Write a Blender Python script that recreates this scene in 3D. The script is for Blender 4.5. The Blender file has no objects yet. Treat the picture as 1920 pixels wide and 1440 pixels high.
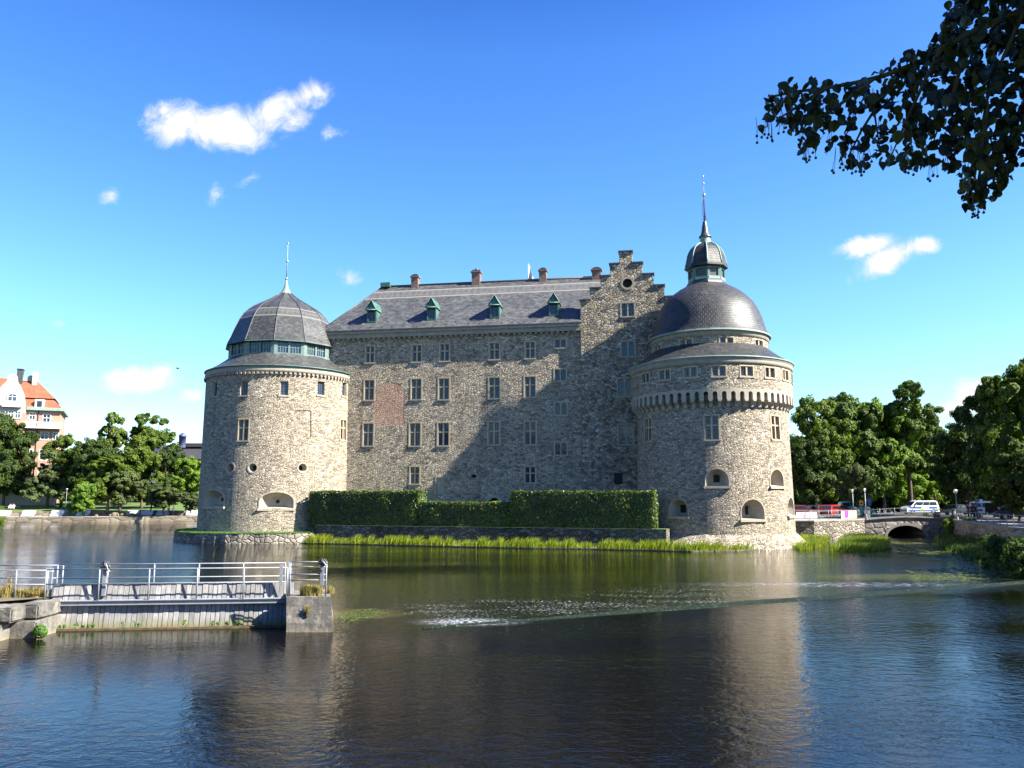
import bpy, bmesh, math, random
import numpy as np
from mathutils import Vector, Matrix

random.seed(7); rng = np.random.default_rng(7)
SC = bpy.context.scene
COL = SC.collection

# ------------------------------------------------------------------ camera
FPX, TILT, EYE = 1530.0, math.radians(7.93), 4.2
cam_d = bpy.data.cameras.new('camera'); cam = bpy.data.objects.new('camera', cam_d); COL.objects.link(cam)
cam_d.sensor_width = 36; cam_d.lens = 36 * FPX / 1920; cam_d.clip_start = 0.1; cam_d.clip_end = 6000
cam.location = (0, 0, EYE); cam.rotation_euler = (math.radians(90) + TILT, 0, 0)
SC.camera = cam

# ------------------------------------------------------------------ light
SUN_AZ, SUN_EL = math.radians(17.5), math.radians(40)      # azimuth measured from +X towards the camera
SUN = Vector((math.cos(SUN_AZ) * math.cos(SUN_EL), -math.sin(SUN_AZ) * math.cos(SUN_EL), math.sin(SUN_EL)))
ld = bpy.data.lights.new('sun', 'SUN'); lo = bpy.data.objects.new('sun', ld); COL.objects.link(lo)
ld.energy = 5.0; ld.angle = math.radians(0.5); ld.color = (1.0, 0.95, 0.85)
lo.rotation_euler = SUN.to_track_quat('Z', 'Y').to_euler()
lo.location = (60, -20, 60)
SC.view_settings.view_transform = 'Standard'; SC.view_settings.look = 'None'
SC.view_settings.exposure = 2.0; SC.view_settings.gamma = 1.0

def ray(px, py):
    a, b = (px - 960) / FPX, (720 - py) / FPX
    return Vector((a, math.cos(TILT) - b * math.sin(TILT), math.sin(TILT) + b * math.cos(TILT)))
EYEP = Vector((0, 0, EYE))
def at(px, py, D):
    d = ray(px, py); return EYEP + d * (D / d.y)
def ground(px, py, z=0.0):
    d = ray(px, py); return EYEP + d * ((z - EYE) / d.z)
def zat(py, D): return at(960, py, D).z

# ------------------------------------------------------------------ node helpers
class NT:
    def __init__(s, tree): s.t = tree; s.n = tree.nodes; s.l = tree.links
    def new(s, typ, ins=None, **kw):
        n = s.n.new(typ)
        for k, v in kw.items(): setattr(n, k, v)
        for k, v in (ins or {}).items():
            sock = n.inputs[k]
            if isinstance(v, bpy.types.NodeSocket): s.l.new(v, sock)
            else: sock.default_value = v
        return n
    def math(s, op, a, b=0.0, c=0.0, clamp=False):
        n = s.n.new('ShaderNodeMath'); n.operation = op; n.use_clamp = clamp
        for i, v in enumerate((a, b, c)):
            if isinstance(v, bpy.types.NodeSocket): s.l.new(v, n.inputs[i])
            else: n.inputs[i].default_value = v
        return n.outputs[0]
    def ramp(s, fac, stops, interp='LINEAR'):
        n = s.n.new('ShaderNodeValToRGB'); s.l.new(fac, n.inputs[0]); cr = n.color_ramp; cr.interpolation = interp
        while len(cr.elements) < len(stops): cr.elements.new(0.5)
        for e, (p, c) in zip(cr.elements, stops):
            e.position = p; e.color = (c[0], c[1], c[2], 1) if hasattr(c, '__len__') else (c, c, c, 1)
        return n.outputs[0]
    def mix(s, fac, a, b, mode='MIX'):
        n = s.n.new('ShaderNodeMix'); n.data_type = 'RGBA'; n.blend_type = mode
        for i, v in ((0, fac), (6, a), (7, b)):
            if isinstance(v, bpy.types.NodeSocket): s.l.new(v, n.inputs[i])
            elif i == 0: n.inputs[0].default_value = v
            else: n.inputs[i].default_value = (v[0], v[1], v[2], 1)
        return n.outputs[2]
    def noise(s, vec, scale, detail=4, rough=0.55, dist=0.0, out=0):
        n = s.new('ShaderNodeTexNoise', {'Scale': scale, 'Detail': detail, 'Roughness': rough, 'Distortion': dist})
        if vec is not None: s.l.new(vec, n.inputs['Vector'])
        return n.outputs[out]
    def smooth(s, v, a, b, lo=0.0, hi=1.0):
        n = s.n.new('ShaderNodeMapRange'); n.interpolation_type = 'SMOOTHSTEP'
        for k, x in (('Value', v), ('From Min', a), ('From Max', b), ('To Min', lo), ('To Max', hi)):
            if isinstance(x, bpy.types.NodeSocket): s.l.new(x, n.inputs[k])
            else: n.inputs[k].default_value = x
        return n.outputs[0]
    def mapping(s, vec, scale=(1, 1, 1), loc=(0, 0, 0), rot=(0, 0, 0)):
        n = s.new('ShaderNodeMapping', {'Scale': scale, 'Location': loc, 'Rotation': rot}); s.l.new(vec, n.inputs['Vector'])
        return n.outputs[0]
    def bump(s, h, strength=0.5, dist=0.05, normal=None):
        n = s.new('ShaderNodeBump', {'Height': h, 'Strength': strength, 'Distance': dist})
        if normal is not None: s.l.new(normal, n.inputs['Normal'])
        return n.outputs[0]

def new_mat(name):
    m = bpy.data.materials.new(name); m.use_nodes = True; nt = NT(m.node_tree)
    b = m.node_tree.nodes['Principled BSDF']
    return m, nt, b
def setp(nt, b, **kw):
    for k, v in kw.items():
        k = k.replace('_', ' ')
        if isinstance(v, bpy.types.NodeSocket): nt.l.new(v, b.inputs[k])
        elif isinstance(v, tuple) and len(v) == 3: b.inputs[k].default_value = (*v, 1)
        else: b.inputs[k].default_value = v

# ------------------------------------------------------------------ world: Nishita sky with small fair-weather clouds
world = bpy.data.worlds.new('World'); SC.world = world; world.use_nodes = True
wt = NT(world.node_tree); bg = world.node_tree.nodes['Background']
sky = wt.new('ShaderNodeTexSky', sky_type='NISHITA', sun_disc=False, sun_elevation=SUN_EL,
             sun_rotation=math.pi / 2 + SUN_AZ, air_density=1.0, dust_density=0.5, ozone_density=2.5, altitude=0)
wtc = wt.new('ShaderNodeTexCoord').outputs['Generated']
sep = wt.new('ShaderNodeSeparateXYZ', {0: wtc}).outputs
hs = wt.new('ShaderNodeHueSaturation', {'Hue': 0.497, 'Saturation': 1.22, 'Value': 1.0, 'Color': sky.outputs[0]}).outputs[0]
el = wt.math('ARCSINE', sep[2])
skyc = wt.mix(1.0, hs, wt.ramp(wt.math('DIVIDE', el, 1.25, clamp=True), [(0.0, (1.26, 1.30, 1.28)), (0.18, (1.16, 1.36, 1.53)), (0.42, (.84, 1.06, 1.55)), (0.56, (.26, .52, 1.15)), (1.0, (.14, .34, 1.0))]), 'MULTIPLY')
# cloud coordinates: tangent plane of the northern sky (x/y, z/y)
ysafe = wt.math('MAXIMUM', sep[1], 0.05)
cu = wt.math('DIVIDE', sep[0], ysafe); cv = wt.math('DIVIDE', sep[2], ysafe)
cvec = wt.new('ShaderNodeCombineXYZ', {0: cu, 1: cv, 2: 0.0}).outputs[0]
n1 = wt.noise(cvec, 22, 10, 0.68, 0.5); n2 = wt.noise(cvec, 7, 3, 0.5)
def cloud_blob(px, py, rx, ry, ang=0.0, dens=1.0):
    d = ray(px, py); c = (d.x / d.y, d.z / d.y)
    k = 1.14 / FPX / d.y
    v = wt.new('ShaderNodeVectorMath', {0: cvec, 1: (c[0], c[1], 0)}, operation='SUBTRACT').outputs[0]
    v = wt.mapping(v, rot=(0, 0, -math.radians(ang)))
    v = wt.mapping(v, scale=(1 / (rx * k), 1 / (ry * k), 1))
    L = wt.new('ShaderNodeVectorMath', {0: v}, operation='LENGTH').outputs['Value']
    return wt.math('MULTIPLY', wt.math('SUBTRACT', 1.0, L), dens)
blobs = [(335, 232, 75, 52, 5, 1.15), (420, 240, 105, 52, -14, 1.35), (500, 218, 95, 44, 28, .95), (580, 178, 48, 34, 20, 0.85), (548, 232, 52, 34, 35, 0.62), (310, 212, 40, 34, 0, .7),
         (208, 366, 30, 24, 30, 0.5), (465, 334, 46, 18, 28, 0.5), (408, 366, 30, 26, 60, 0.42), (632, 250, 45, 22, 0, 0.36), (656, 522, 34, 22, -15, 0.6),
         (1622, 462, 82, 24, 12, 1.15), (1605, 466, 45, 22, 0, 0.8), (1660, 488, 84, 30, 28, 1.25), (1735, 458, 44, 22, 15, 1.0), (1690, 474, 50, 20, 25, .9),
         (262, 714, 88, 32, 4, 1.25), (300, 700, 50, 26, 18, 1.0), (362, 742, 36, 22, 0, 1.0), (1832, 742, 66, 42, 18, 1.5), (1800, 762, 66, 24, 12, 1.3), (1880, 745, 66, 32, 0, 1.3),
         (106, 608, 18, 10, 0, 0.45), (66, 610, 16, 10, 0, 0.4), (172, 618, 26, 10, 0, 0.35), (163, 708, 18, 12, 0, 0.35)]
acc = None
for b in blobs:
    v = cloud_blob(*b); acc = v if acc is None else wt.math('MAXIMUM', acc, v)
acc = wt.math('MULTIPLY', acc, 1.05); fld = wt.math('ADD', acc, wt.math('MULTIPLY', wt.math('SUBTRACT', n1, 0.55), 1.9))
fld = wt.math('ADD', fld, wt.math('MULTIPLY', wt.math('SUBTRACT', n2, 0.5), 0.4))
mask = wt.math('MULTIPLY', wt.smooth(fld, 0.0, 0.8), wt.smooth(acc, -0.05, 0.25))
mask = wt.math('MULTIPLY', mask, wt.math('GREATER_THAN', sep[1], 0.06))
ccol = wt.ramp(wt.smooth(fld, 0.0, 1.0), [(0, (4.0, 4.6, 5.4)), (0.5, (4.9, 5.05, 5.3)), (1, (5.6, 5.6, 5.5))])
final = wt.mix(mask, skyc, ccol)
wt.l.new(final, bg.inputs['Color']); bg.inputs['Strength'].default_value = 0.051

# ------------------------------------------------------------------ mesh builder
def tag(o, label=None, cat=None, group=None, kind=None):
    if label: o['label'] = label
    if cat: o['category'] = cat
    if group: o['group'] = group
    if kind: o['kind'] = kind
    return o
def thing(name, label, cat, loc=(0, 0, 0), group=None, rz=0.0):
    o = bpy.data.objects.new(name, None); COL.objects.link(o); o.location = loc; o.rotation_euler[2] = rz
    o.empty_display_size = 0.3
    return tag(o, label, cat, group)
class MB:
    def __init__(s): s.v = []; s.f = []; s.m = []; s.uv = []; s.sm = []
    def face(s, pts, m=0, uv=None, sm=False):
        i = len(s.v); s.v += [tuple(p) for p in pts]; s.f.append(tuple(range(i, i + len(pts)))); s.m.append(m); s.sm.append(sm)
        s.uv += (uv if uv else [(0, 0)] * len(pts))
    def obox(s, c, ax, ay, az, m=0, uvs=True):
        """box centred c with half-axis vectors"""
        c, ax, ay, az = Vector(c), Vector(ax), Vector(ay), Vector(az)
        P = lambda i, j, k: c + ax * i + ay * j + az * k
        lx, ly, lz = ax.length * 2, ay.length * 2, az.length * 2
        def q(a, b, cc, d, w, h): s.face([a, b, cc, d], m, [(0, 0), (w, 0), (w, h), (0, h)])
        q(P(-1, -1, -1), P(1, -1, -1), P(1, -1, 1), P(-1, -1, 1), lx, lz)
        q(P(1, 1, -1), P(-1, 1, -1), P(-1, 1, 1), P(1, 1, 1), lx, lz)
        q(P(1, -1, -1), P(1, 1, -1), P(1, 1, 1), P(1, -1, 1), ly, lz)
        q(P(-1, 1, -1), P(-1, -1, -1), P(-1, -1, 1), P(-1, 1, 1), ly, lz)
        q(P(-1, -1, 1), P(1, -1, 1), P(1, 1, 1), P(-1, 1, 1), lx, ly)
        q(P(-1, 1, -1), P(1, 1, -1), P(1, -1, -1), P(-1, -1, -1), lx, ly)
    def box(s, x0, x1, y0, y1, z0, z1, m=0):
        s.obox(((x0 + x1) / 2, (y0 + y1) / 2, (z0 + z1) / 2), ((x1 - x0) / 2, 0, 0), (0, (y1 - y0) / 2, 0), (0, 0, (z1 - z0) / 2), m)
    def tube(s, pts, r, seg=8, m=0, cap=True):
        pts = [Vector(p) for p in pts]; n = len(pts); rs = r if hasattr(r, '__len__') else [r] * n
        i0 = len(s.v); prev = None
        for k, p in enumerate(pts):
            t = (pts[min(k + 1, n - 1)] - pts[max(k - 1, 0)]).normalized()
            if prev is None:
                a = t.cross(Vector((0, 0, 1)));
                if a.length < 1e-3: a = t.cross(Vector((1, 0, 0)))
                a.normalize()
            else: a = (prev - t * prev.dot(t)).normalized()
            prev = a; b = t.cross(a)
            for j in range(seg):
                th = 2 * math.pi * j / seg; s.v.append(tuple(p + (a * math.cos(th) + b * math.sin(th)) * rs[k]))
        L = 0
        for k in range(n - 1):
            L2 = L + (pts[k + 1] - pts[k]).length
            for j in range(seg):
                j2 = (j + 1) % seg
                s.f.append((i0 + k * seg + j2, i0 + k * seg + j, i0 + (k + 1) * seg + j, i0 + (k + 1) * seg + j2)); s.m.append(m); s.sm.append(True)
                c = 2 * math.pi * max(rs) / seg
                s.uv += [((j + 1) * c, L), (j * c, L), (j * c, L2), ((j + 1) * c, L2)]
            L = L2
        if cap:
            s.f.append(tuple(i0 + j for j in range(seg))); s.m.append(m); s.sm.append(False); s.uv += [(0, 0)] * seg
            s.f.append(tuple(i0 + (n - 1) * seg + j for j in reversed(range(seg)))); s.m.append(m); s.sm.append(False); s.uv += [(0, 0)] * seg
    def lathe(s, c, prof, seg=64, phase=0.0, m=0, smooth=True, uvr=None, a0=0.0, a1=2 * math.pi):
        cx, cy = c[0], c[1]; i0 = len(s.v); full = abs(a1 - a0 - 2 * math.pi) < 1e-6
        ns = seg if full else seg + 1
        for r, z in prof:
            for j in range(ns):
                th = phase + a0 + (a1 - a0) * j / seg; s.v.append((cx + r * math.cos(th), cy + r * math.sin(th), z))
        L = 0; R = uvr or max(r for r, z in prof)
        for k in range(len(prof) - 1):
            L2 = L + math.hypot(prof[k + 1][0] - prof[k][0], prof[k + 1][1] - prof[k][1])
            for j in range(seg):
                j2 = (j + 1) % ns
                s.f.append((i0 + k * ns + j, i0 + k * ns + j2, i0 + (k + 1) * ns + j2, i0 + (k + 1) * ns + j)); s.m.append(m); s.sm.append(smooth)
                c0, c1 = (a1 - a0) * j / seg * R, (a1 - a0) * (j + 1) / seg * R
                s.uv += [(c0, L), (c1, L), (c1, L2), (c0, L2)]
            L = L2
    def sphere(s, c, r, seg=12, rings=8, m=0, sc=(1, 1, 1)):
        i0 = len(s.v)
        for k in range(rings + 1):
            ph = math.pi * k / rings
            for j in range(seg):
                th = 2 * math.pi * j / seg
                s.v.append((c[0] + r * sc[0] * math.sin(ph) * math.cos(th), c[1] + r * sc[1] * math.sin(ph) * math.sin(th), c[2] - r * sc[2] * math.cos(ph)))
        for k in range(rings):
            for j in range(seg):
                j2 = (j + 1) % seg
                s.f.append((i0 + k * seg + j, i0 + k * seg + j2, i0 + (k + 1) * seg + j2, i0 + (k + 1) * seg + j)); s.m.append(m); s.sm.append(True)
                s.uv += [(0, 0)] * 4
    def build(s, name, mats, parent=None, label=None):
        mats = mats if isinstance(mats, (list, tuple)) else [mats]
        if len(mats) == 1: s.m = [0] * len(s.f)
        me = bpy.data.meshes.new(name)
        off = Vector((0, 0, 0)); V = np.array(s.v, dtype=float).reshape(-1, 3)
        if parent is not None:
            Mi = world_mat(parent).inverted()
            V = V @ np.array(Mi.to_3x3()).T + np.array(Mi.translation)
        me.from_pydata(V.tolist(), [], s.f)
        me.polygons.foreach_set('material_index', s.m); me.polygons.foreach_set('use_smooth', s.sm)
        u = me.uv_layers.new(name='UVMap'); u.data.foreach_set('uv', np.array(s.uv, dtype=float).ravel())
        for mt in mats: me.materials.append(mt)
        me.update()
        o = bpy.data.objects.new(name, me); COL.objects.link(o)
        if parent is not None: o.parent = parent
        if label: o['label'] = label
        return o
def world_mat(o):
    M = Matrix.LocRotScale(o.location, o.rotation_euler, o.scale)
    return world_mat(o.parent) @ M if o.parent else M
def np_mesh(name, V, F, mats, parent=None, smooth=False, mi=None):
    """fast mesh: V (n,3), F (m,k) numpy"""
    me = bpy.data.meshes.new(name); k = F.shape[1]
    me.vertices.add(len(V)); me.vertices.foreach_set('co', V.astype(np.float32).ravel())
    me.loops.add(F.size); me.loops.foreach_set('vertex_index', F.astype(np.int32).ravel())
    me.polygons.add(len(F)); me.polygons.foreach_set('loop_start', np.arange(0, F.size, k, dtype=np.int32))
    me.polygons.foreach_set('use_smooth', np.full(len(F), smooth))
    if mi is not None: me.polygons.foreach_set('material_index', mi.astype(np.int32))
    for mt in (mats if isinstance(mats, (list, tuple)) else [mats]): me.materials.append(mt)
    me.update(calc_edges=True)
    o = bpy.data.objects.new(name, me); COL.objects.link(o)
    if parent is not None: o.parent = parent
    return o

# wall sheet with openings in a (u, z, depth) chart
def outline(h, N=10):
    u0, u1, z0, z1 = h['u'] - h['w'] / 2, h['u'] + h['w'] / 2, h['z0'], h['z1']; k = h.get('k', 'rect'); w = u1 - u0
    if k == 'rect': return [(u0, z0), (u1, z0), (u1, z1), (u0, z1)]
    if k == 'round':
        zc, r = (z0 + z1) / 2, w / 2
        return [(h['u'] + r * math.cos(t), zc + (z1 - z0) / 2 * math.sin(t)) for t in [2 * math.pi * i / 20 for i in range(20)]]
    rise = h.get('rise', w / 2)
    top = [(h['u'] + w / 2 * math.cos(t), z1 - rise + rise * math.sin(t)) for t in [math.pi * i / N for i in range(N + 1)]]
    return [(u0, z0), (u1, z0)] + top
def holed(mb, mp, u0, u1, z0, z1, holes, du=2.0, dz=2.0, m=0, mr=1, skip=None, extra_u=(), extra_z=(), open_bottom=False):
    us = {round(u0, 5), round(u1, 5), *[round(x, 5) for x in extra_u]}; zs = {round(z0, 5), round(z1, 5), *[round(x, 5) for x in extra_z]}
    for h in holes:
        us |= {round(h['u'] - h['w'] / 2, 5), round(h['u'] + h['w'] / 2, 5)}; zs |= {round(h['z0'], 5), round(h['z1'], 5)}
    def refine(a, d):
        a = sorted(a); out = []
        for p, q in zip(a, a[1:]):
            n = max(1, math.ceil((q - p) / d)); out += [p + (q - p) * i / n for i in range(n)]
        return out + [a[-1]]
    us = refine([x for x in us if u0 - 1e-4 <= x <= u1 + 1e-4], du); zs = refine([x for x in zs if z0 - 1e-4 <= x <= z1 + 1e-4], dz)
    boxes = [(h['u'] - h['w'] / 2, h['u'] + h['w'] / 2, h['z0'], h['z1']) for h in holes]
    for a, b in zip(us, us[1:]):
        cu_ = (a + b) / 2; cand = [bx for bx in boxes if bx[0] < cu_ < bx[1]]
        for c, d in zip(zs, zs[1:]):
            cz = (c + d) / 2
            if any(bx[2] < cz < bx[3] for bx in cand): continue
            if skip and skip(cu_, cz): continue
            mb.face([mp(a, c, 0), mp(b, c, 0), mp(b, d, 0), mp(a, d, 0)], m, [(a, c), (b, c), (b, d), (a, d)])
    for h in holes:
        ol = outline(h); k = h.get('k', 'rect')
        if k == 'arch':
            top = ol[2:]
            for p, q in zip(top, top[1:]):
                pts = [p, (p[0], h['z1']), (q[0], h['z1']), q]
                pts = pts[::-1]
                mb.face([mp(*x, 0) for x in pts], m, pts)
        elif k == 'round':
            n = len(ol); zc = (h['z0'] + h['z1']) / 2
            for i in range(n):
                p, q = ol[i], ol[(i + 1) % n]; zz = h['z1'] if (p[1] + q[1]) / 2 > zc else h['z0']
                pts = [p, (p[0], zz), (q[0], zz), q]
                if zz == h['z1']: pts = pts[::-1]
                else: pts = pts[::-1]
                mb.face([mp(*x, 0) for x in pts], m, pts)
        dep = h.get('dep', 0.3); sp = h.get('splay', 1.0); spz = h.get('splayz', sp)
        uc, zc = h['u'], h['z0'] + (h['z1'] - h['z0']) * h.get('cz', 0.5)
        inner = [(uc + (p[0] - uc) * sp, zc + (p[1] - zc) * spz) for p in ol]
        n = len(ol)
        for i in range(n):
            if open_bottom and i == 0: continue
            j = (i + 1) % n
            mb.face([mp(*ol[j], 0), mp(*ol[i], 0), mp(*inner[i], dep), mp(*inner[j], dep)], mr, [ol[j], ol[i], inner[i], inner[j]])
        if h.get('back', True):
            mb.face([mp(*p, dep) for p in inner], h.get('mback', mr), inner)
# ------------------------------------------------------------------ materials
def uvnode(nt): return nt.new('ShaderNodeTexCoord').outputs['UV']
def objc(nt): return nt.new('ShaderNodeTexCoord').outputs['Object']

def rubble(name, sx=3.5, sy=7.6, ramp=None, mortar=(0.36, 0.31, 0.25), bump=1.0, brick=None, dark_top=False, rnd=1.0):
    m, nt, b = new_mat(name); uv = uvnode(nt)
    wob = nt.noise(uv, 1.3, 3, 0.6, out=1)
    v = nt.new('ShaderNodeVectorMath', {0: uv, 1: nt.new('ShaderNodeVectorMath', {0: wob, 'Scale': 0.42}, operation='SCALE').outputs[0]}, operation='ADD').outputs[0]
    v2 = nt.mapping(v, scale=(sx, sy, 1))
    vor = nt.new('ShaderNodeTexVoronoi', {'Vector': v2, 'Scale': 1.0, 'Randomness': rnd}, voronoi_dimensions='2D')
    ved = nt.new('ShaderNodeTexVoronoi', {'Vector': v2, 'Scale': 1.0, 'Randomness': rnd}, voronoi_dimensions='2D', feature='DISTANCE_TO_EDGE')
    rn = nt.new('ShaderNodeSeparateColor', {0: vor.outputs['Color']}).outputs
    ramp = ramp or [(0.0, (0.16, 0.13, 0.105)), (0.15, (0.26, 0.22, 0.17)), (0.4, (0.35, 0.30, 0.23)), (0.65, (0.43, 0.365, 0.275)), (0.88, (0.49, 0.405, 0.27)), (1.0, (0.57, 0.515, 0.43))]
    col = nt.ramp(rn[0], ramp)
    big = nt.noise(uv, 0.16, 4, 0.6); col = nt.mix(nt.smooth(big, 0.35, 0.7, 0.0, 0.35), col, (0.36, 0.305, 0.235), 'MIX')
    fine = nt.noise(uv, 9, 5, 0.65); col = nt.mix(1.0, col, nt.ramp(fine, [(0.28, 0.70), (0.72, 1.30)]), 'MULTIPLY')
    pits = nt.noise(v, 1.8, 5, 0.72); col = nt.mix(nt.smooth(pits, 0.62, 0.72, 0.0, 0.45), col, (0.10, 0.09, 0.085))
    col = nt.mix(nt.smooth(ved.outputs[0], 0.01, 0.09, 0.6, 0.0), col, mortar)
    strk = nt.noise(nt.mapping(uv, scale=(.9, .10, 1)), 1.0, 5, .65); col = nt.mix(nt.smooth(strk, .52, .72, 0, .38), col, (.13, .115, .10))
    blot = nt.noise(uv, .35, 6, .7); col = nt.mix(1.0, col, nt.ramp(blot, [(.3, .80), (.7, 1.18)]), 'MULTIPLY')
    joint_shade = nt.math('MULTIPLY', nt.smooth(ved.outputs[0], 0.0, 0.045, 1.0, 0.0), nt.smooth(nt.noise(uv, 2.1, 3, 0.6), 0.40, 0.52))  # shadow in the open joints, painted dark between the stones
    col = nt.mix(nt.math('MULTIPLY', joint_shade, 0.75), col, (0.07, 0.06, 0.05))
    hgt = nt.math('ADD', nt.smooth(ved.outputs[0], 0.0, 0.22), nt.math('MULTIPLY', nt.noise(v, 5, 5, 0.7), 0.9))
    hgt = nt.math('ADD', hgt, nt.math('MULTIPLY', rn[1], 0.6))
    if brick:
        # brick infill patch: (u0, u1, z0, z1)
        s = nt.new('ShaderNodeSeparateXYZ', {0: v}).outputs
        bt = nt.new('ShaderNodeTexBrick', {'Vector': uv, 'Scale': 1.0, 'Color1': (0.30, 0.125, 0.075, 1), 'Color2': (0.42, 0.22, 0.135, 1), 'Mortar': (0.36, 0.27, 0.20, 1),
                    'Mortar Size': 0.02, 'Brick Width': 0.3, 'Row Height': 0.11, 'Bias': 0.0})
        u0, u1, z0, z1 = brick
        mk = nt.math('MULTIPLY', nt.math('MULTIPLY', nt.smooth(s[0], u0, u0 + .15), nt.smooth(s[0], u1 - .15, u1, 1, 0)),
                     nt.math('MULTIPLY', nt.smooth(s[1], z0, z0 + .15), nt.smooth(nt.math('ADD', s[1], nt.math('MULTIPLY', nt.math('POWER', nt.math('ABSOLUTE', nt.math('SUBTRACT', s[0], (u0 + u1) / 2)), 2.0), 0.35)), z1 - .1, z1 + .15, 1, 0)))
        bc = nt.mix(1.0, bt.outputs[0], nt.ramp(nt.noise(uv, 2.5, 5, 0.7), [(0.3, 0.75), (0.7, 1.3)]), 'MULTIPLY')
        col = nt.mix(nt.math('MULTIPLY', mk, 0.78), col, bc); hgt = nt.math('MULTIPLY', hgt, nt.smooth(mk, 0, 1, 1, 0.25))
    setp(nt, b, Base_Color=col, Roughness=0.92, Normal=nt.bump(hgt, 1.0, 0.075 * bump), Specular_IOR_Level=0.2)
    return m

M = {}
M['stone'] = rubble('rubble_stone')
M['stone_gable'] = rubble('gable_fieldstone', sx=3.0, sy=4.2, bump=1.3,
    ramp=[(0.0, (0.11, 0.095, 0.08)), (0.25, (0.22, 0.185, 0.145)), (0.5, (0.33, 0.28, 0.20)), (0.75, (0.44, 0.35, 0.21)), (1.0, (0.52, 0.48, 0.43))])
M['stone_shaded'] = rubble('terrace_stone_shaded', sx=2.0, sy=3.4, bump=1.6, mortar=(0.06, 0.05, 0.045), ramp=[(0.0, (0.03, 0.028, 0.026)), (0.6, (0.075, 0.068, 0.06)), (1.0, (0.16, 0.15, 0.135))])  # terrace wall's shade below the hedge put into a darker stone ramp
M['stone_quay'] = rubble('quay_fieldstone', sx=1.9, sy=2.8, bump=1.4, mortar=(0.20, 0.18, 0.15),
    ramp=[(0.0, (0.10, 0.09, 0.08)), (0.4, (0.17, 0.15, 0.12)), (0.8, (0.25, 0.22, 0.17)), (1.0, (0.33, 0.30, 0.25))])

def plain(name, col, rough=0.8, noise=0.15, scale=3.0, bump=0.0, metal=0.0, spec=0.5, coord='obj'):
    m, nt, b = new_mat(name); c = objc(nt) if coord == 'obj' else uvnode(nt)
    n = nt.noise(c, scale, 5, 0.6)
    cc = nt.mix(1.0, col, nt.ramp(n, [(0.25, 1 - noise * 1.6), (0.75, 1 + noise * 1.6)]), 'MULTIPLY')
    kw = dict(Base_Color=cc, Roughness=rough, Metallic=metal, Specular_IOR_Level=spec)
    if bump: kw['Normal'] = nt.bump(nt.noise(c, scale * 4, 4, 0.6), 0.6, bump)
    setp(nt, b, **kw); return m
M['dressed'] = plain('dressed_limestone', (0.33, 0.28, 0.205), 0.85, 0.12, 2.0, 0.02)
M['niche'] = plain('plastered_niche', (0.33, 0.29, 0.23), 0.9, 0.10, 1.5, 0.01)
M['cornice'] = plain('cornice_stone', (0.25, 0.22, 0.175), 0.85, 0.15, 2.0, 0.02)
M['mullion'] = plain('window_mullion', (0.40, 0.31, 0.20), 0.7, 0.08, 3.0)
M['lead'] = plain('glazing_lead', (0.03, 0.03, 0.035), 0.5, 0.05)
M['copper'] = plain('green_copper', (0.04, 0.11, 0.09), 0.55, 0.30, 1.2, 0.0, 0.0)
M['copper_pale'] = plain('pale_green_copper', (0.19, 0.29, 0.235), 0.6, 0.20, 1.2)
M['darkmetal'] = plain('dark_roof_metal', (0.045, 0.045, 0.05), 0.45, 0.2, 2.0)
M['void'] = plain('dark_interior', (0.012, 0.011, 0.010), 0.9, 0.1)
M['gold'] = plain('gilded_ball', (0.55, 0.40, 0.22), 0.35, 0.1, 2.0, 0, 0.8)
M['ironblue'] = plain('painted_iron', (0.06, 0.07, 0.16), 0.45, 0.1)
M['white'] = plain('white_paint', (0.50, 0.50, 0.48), 0.5, 0.05)
M['brickred'] = plain('chimney_brick', (0.16, 0.10, 0.08), 0.85, 0.25, 3.0, 0.02)
M['galv'] = plain('galvanised_steel', (0.22, 0.235, 0.265), 0.5, 0.10, 6.0, 0, 0.15)
M['soil'] = plain('damp_soil', (0.10, 0.085, 0.055), 0.95, 0.3, 1.0, 0.05)

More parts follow.
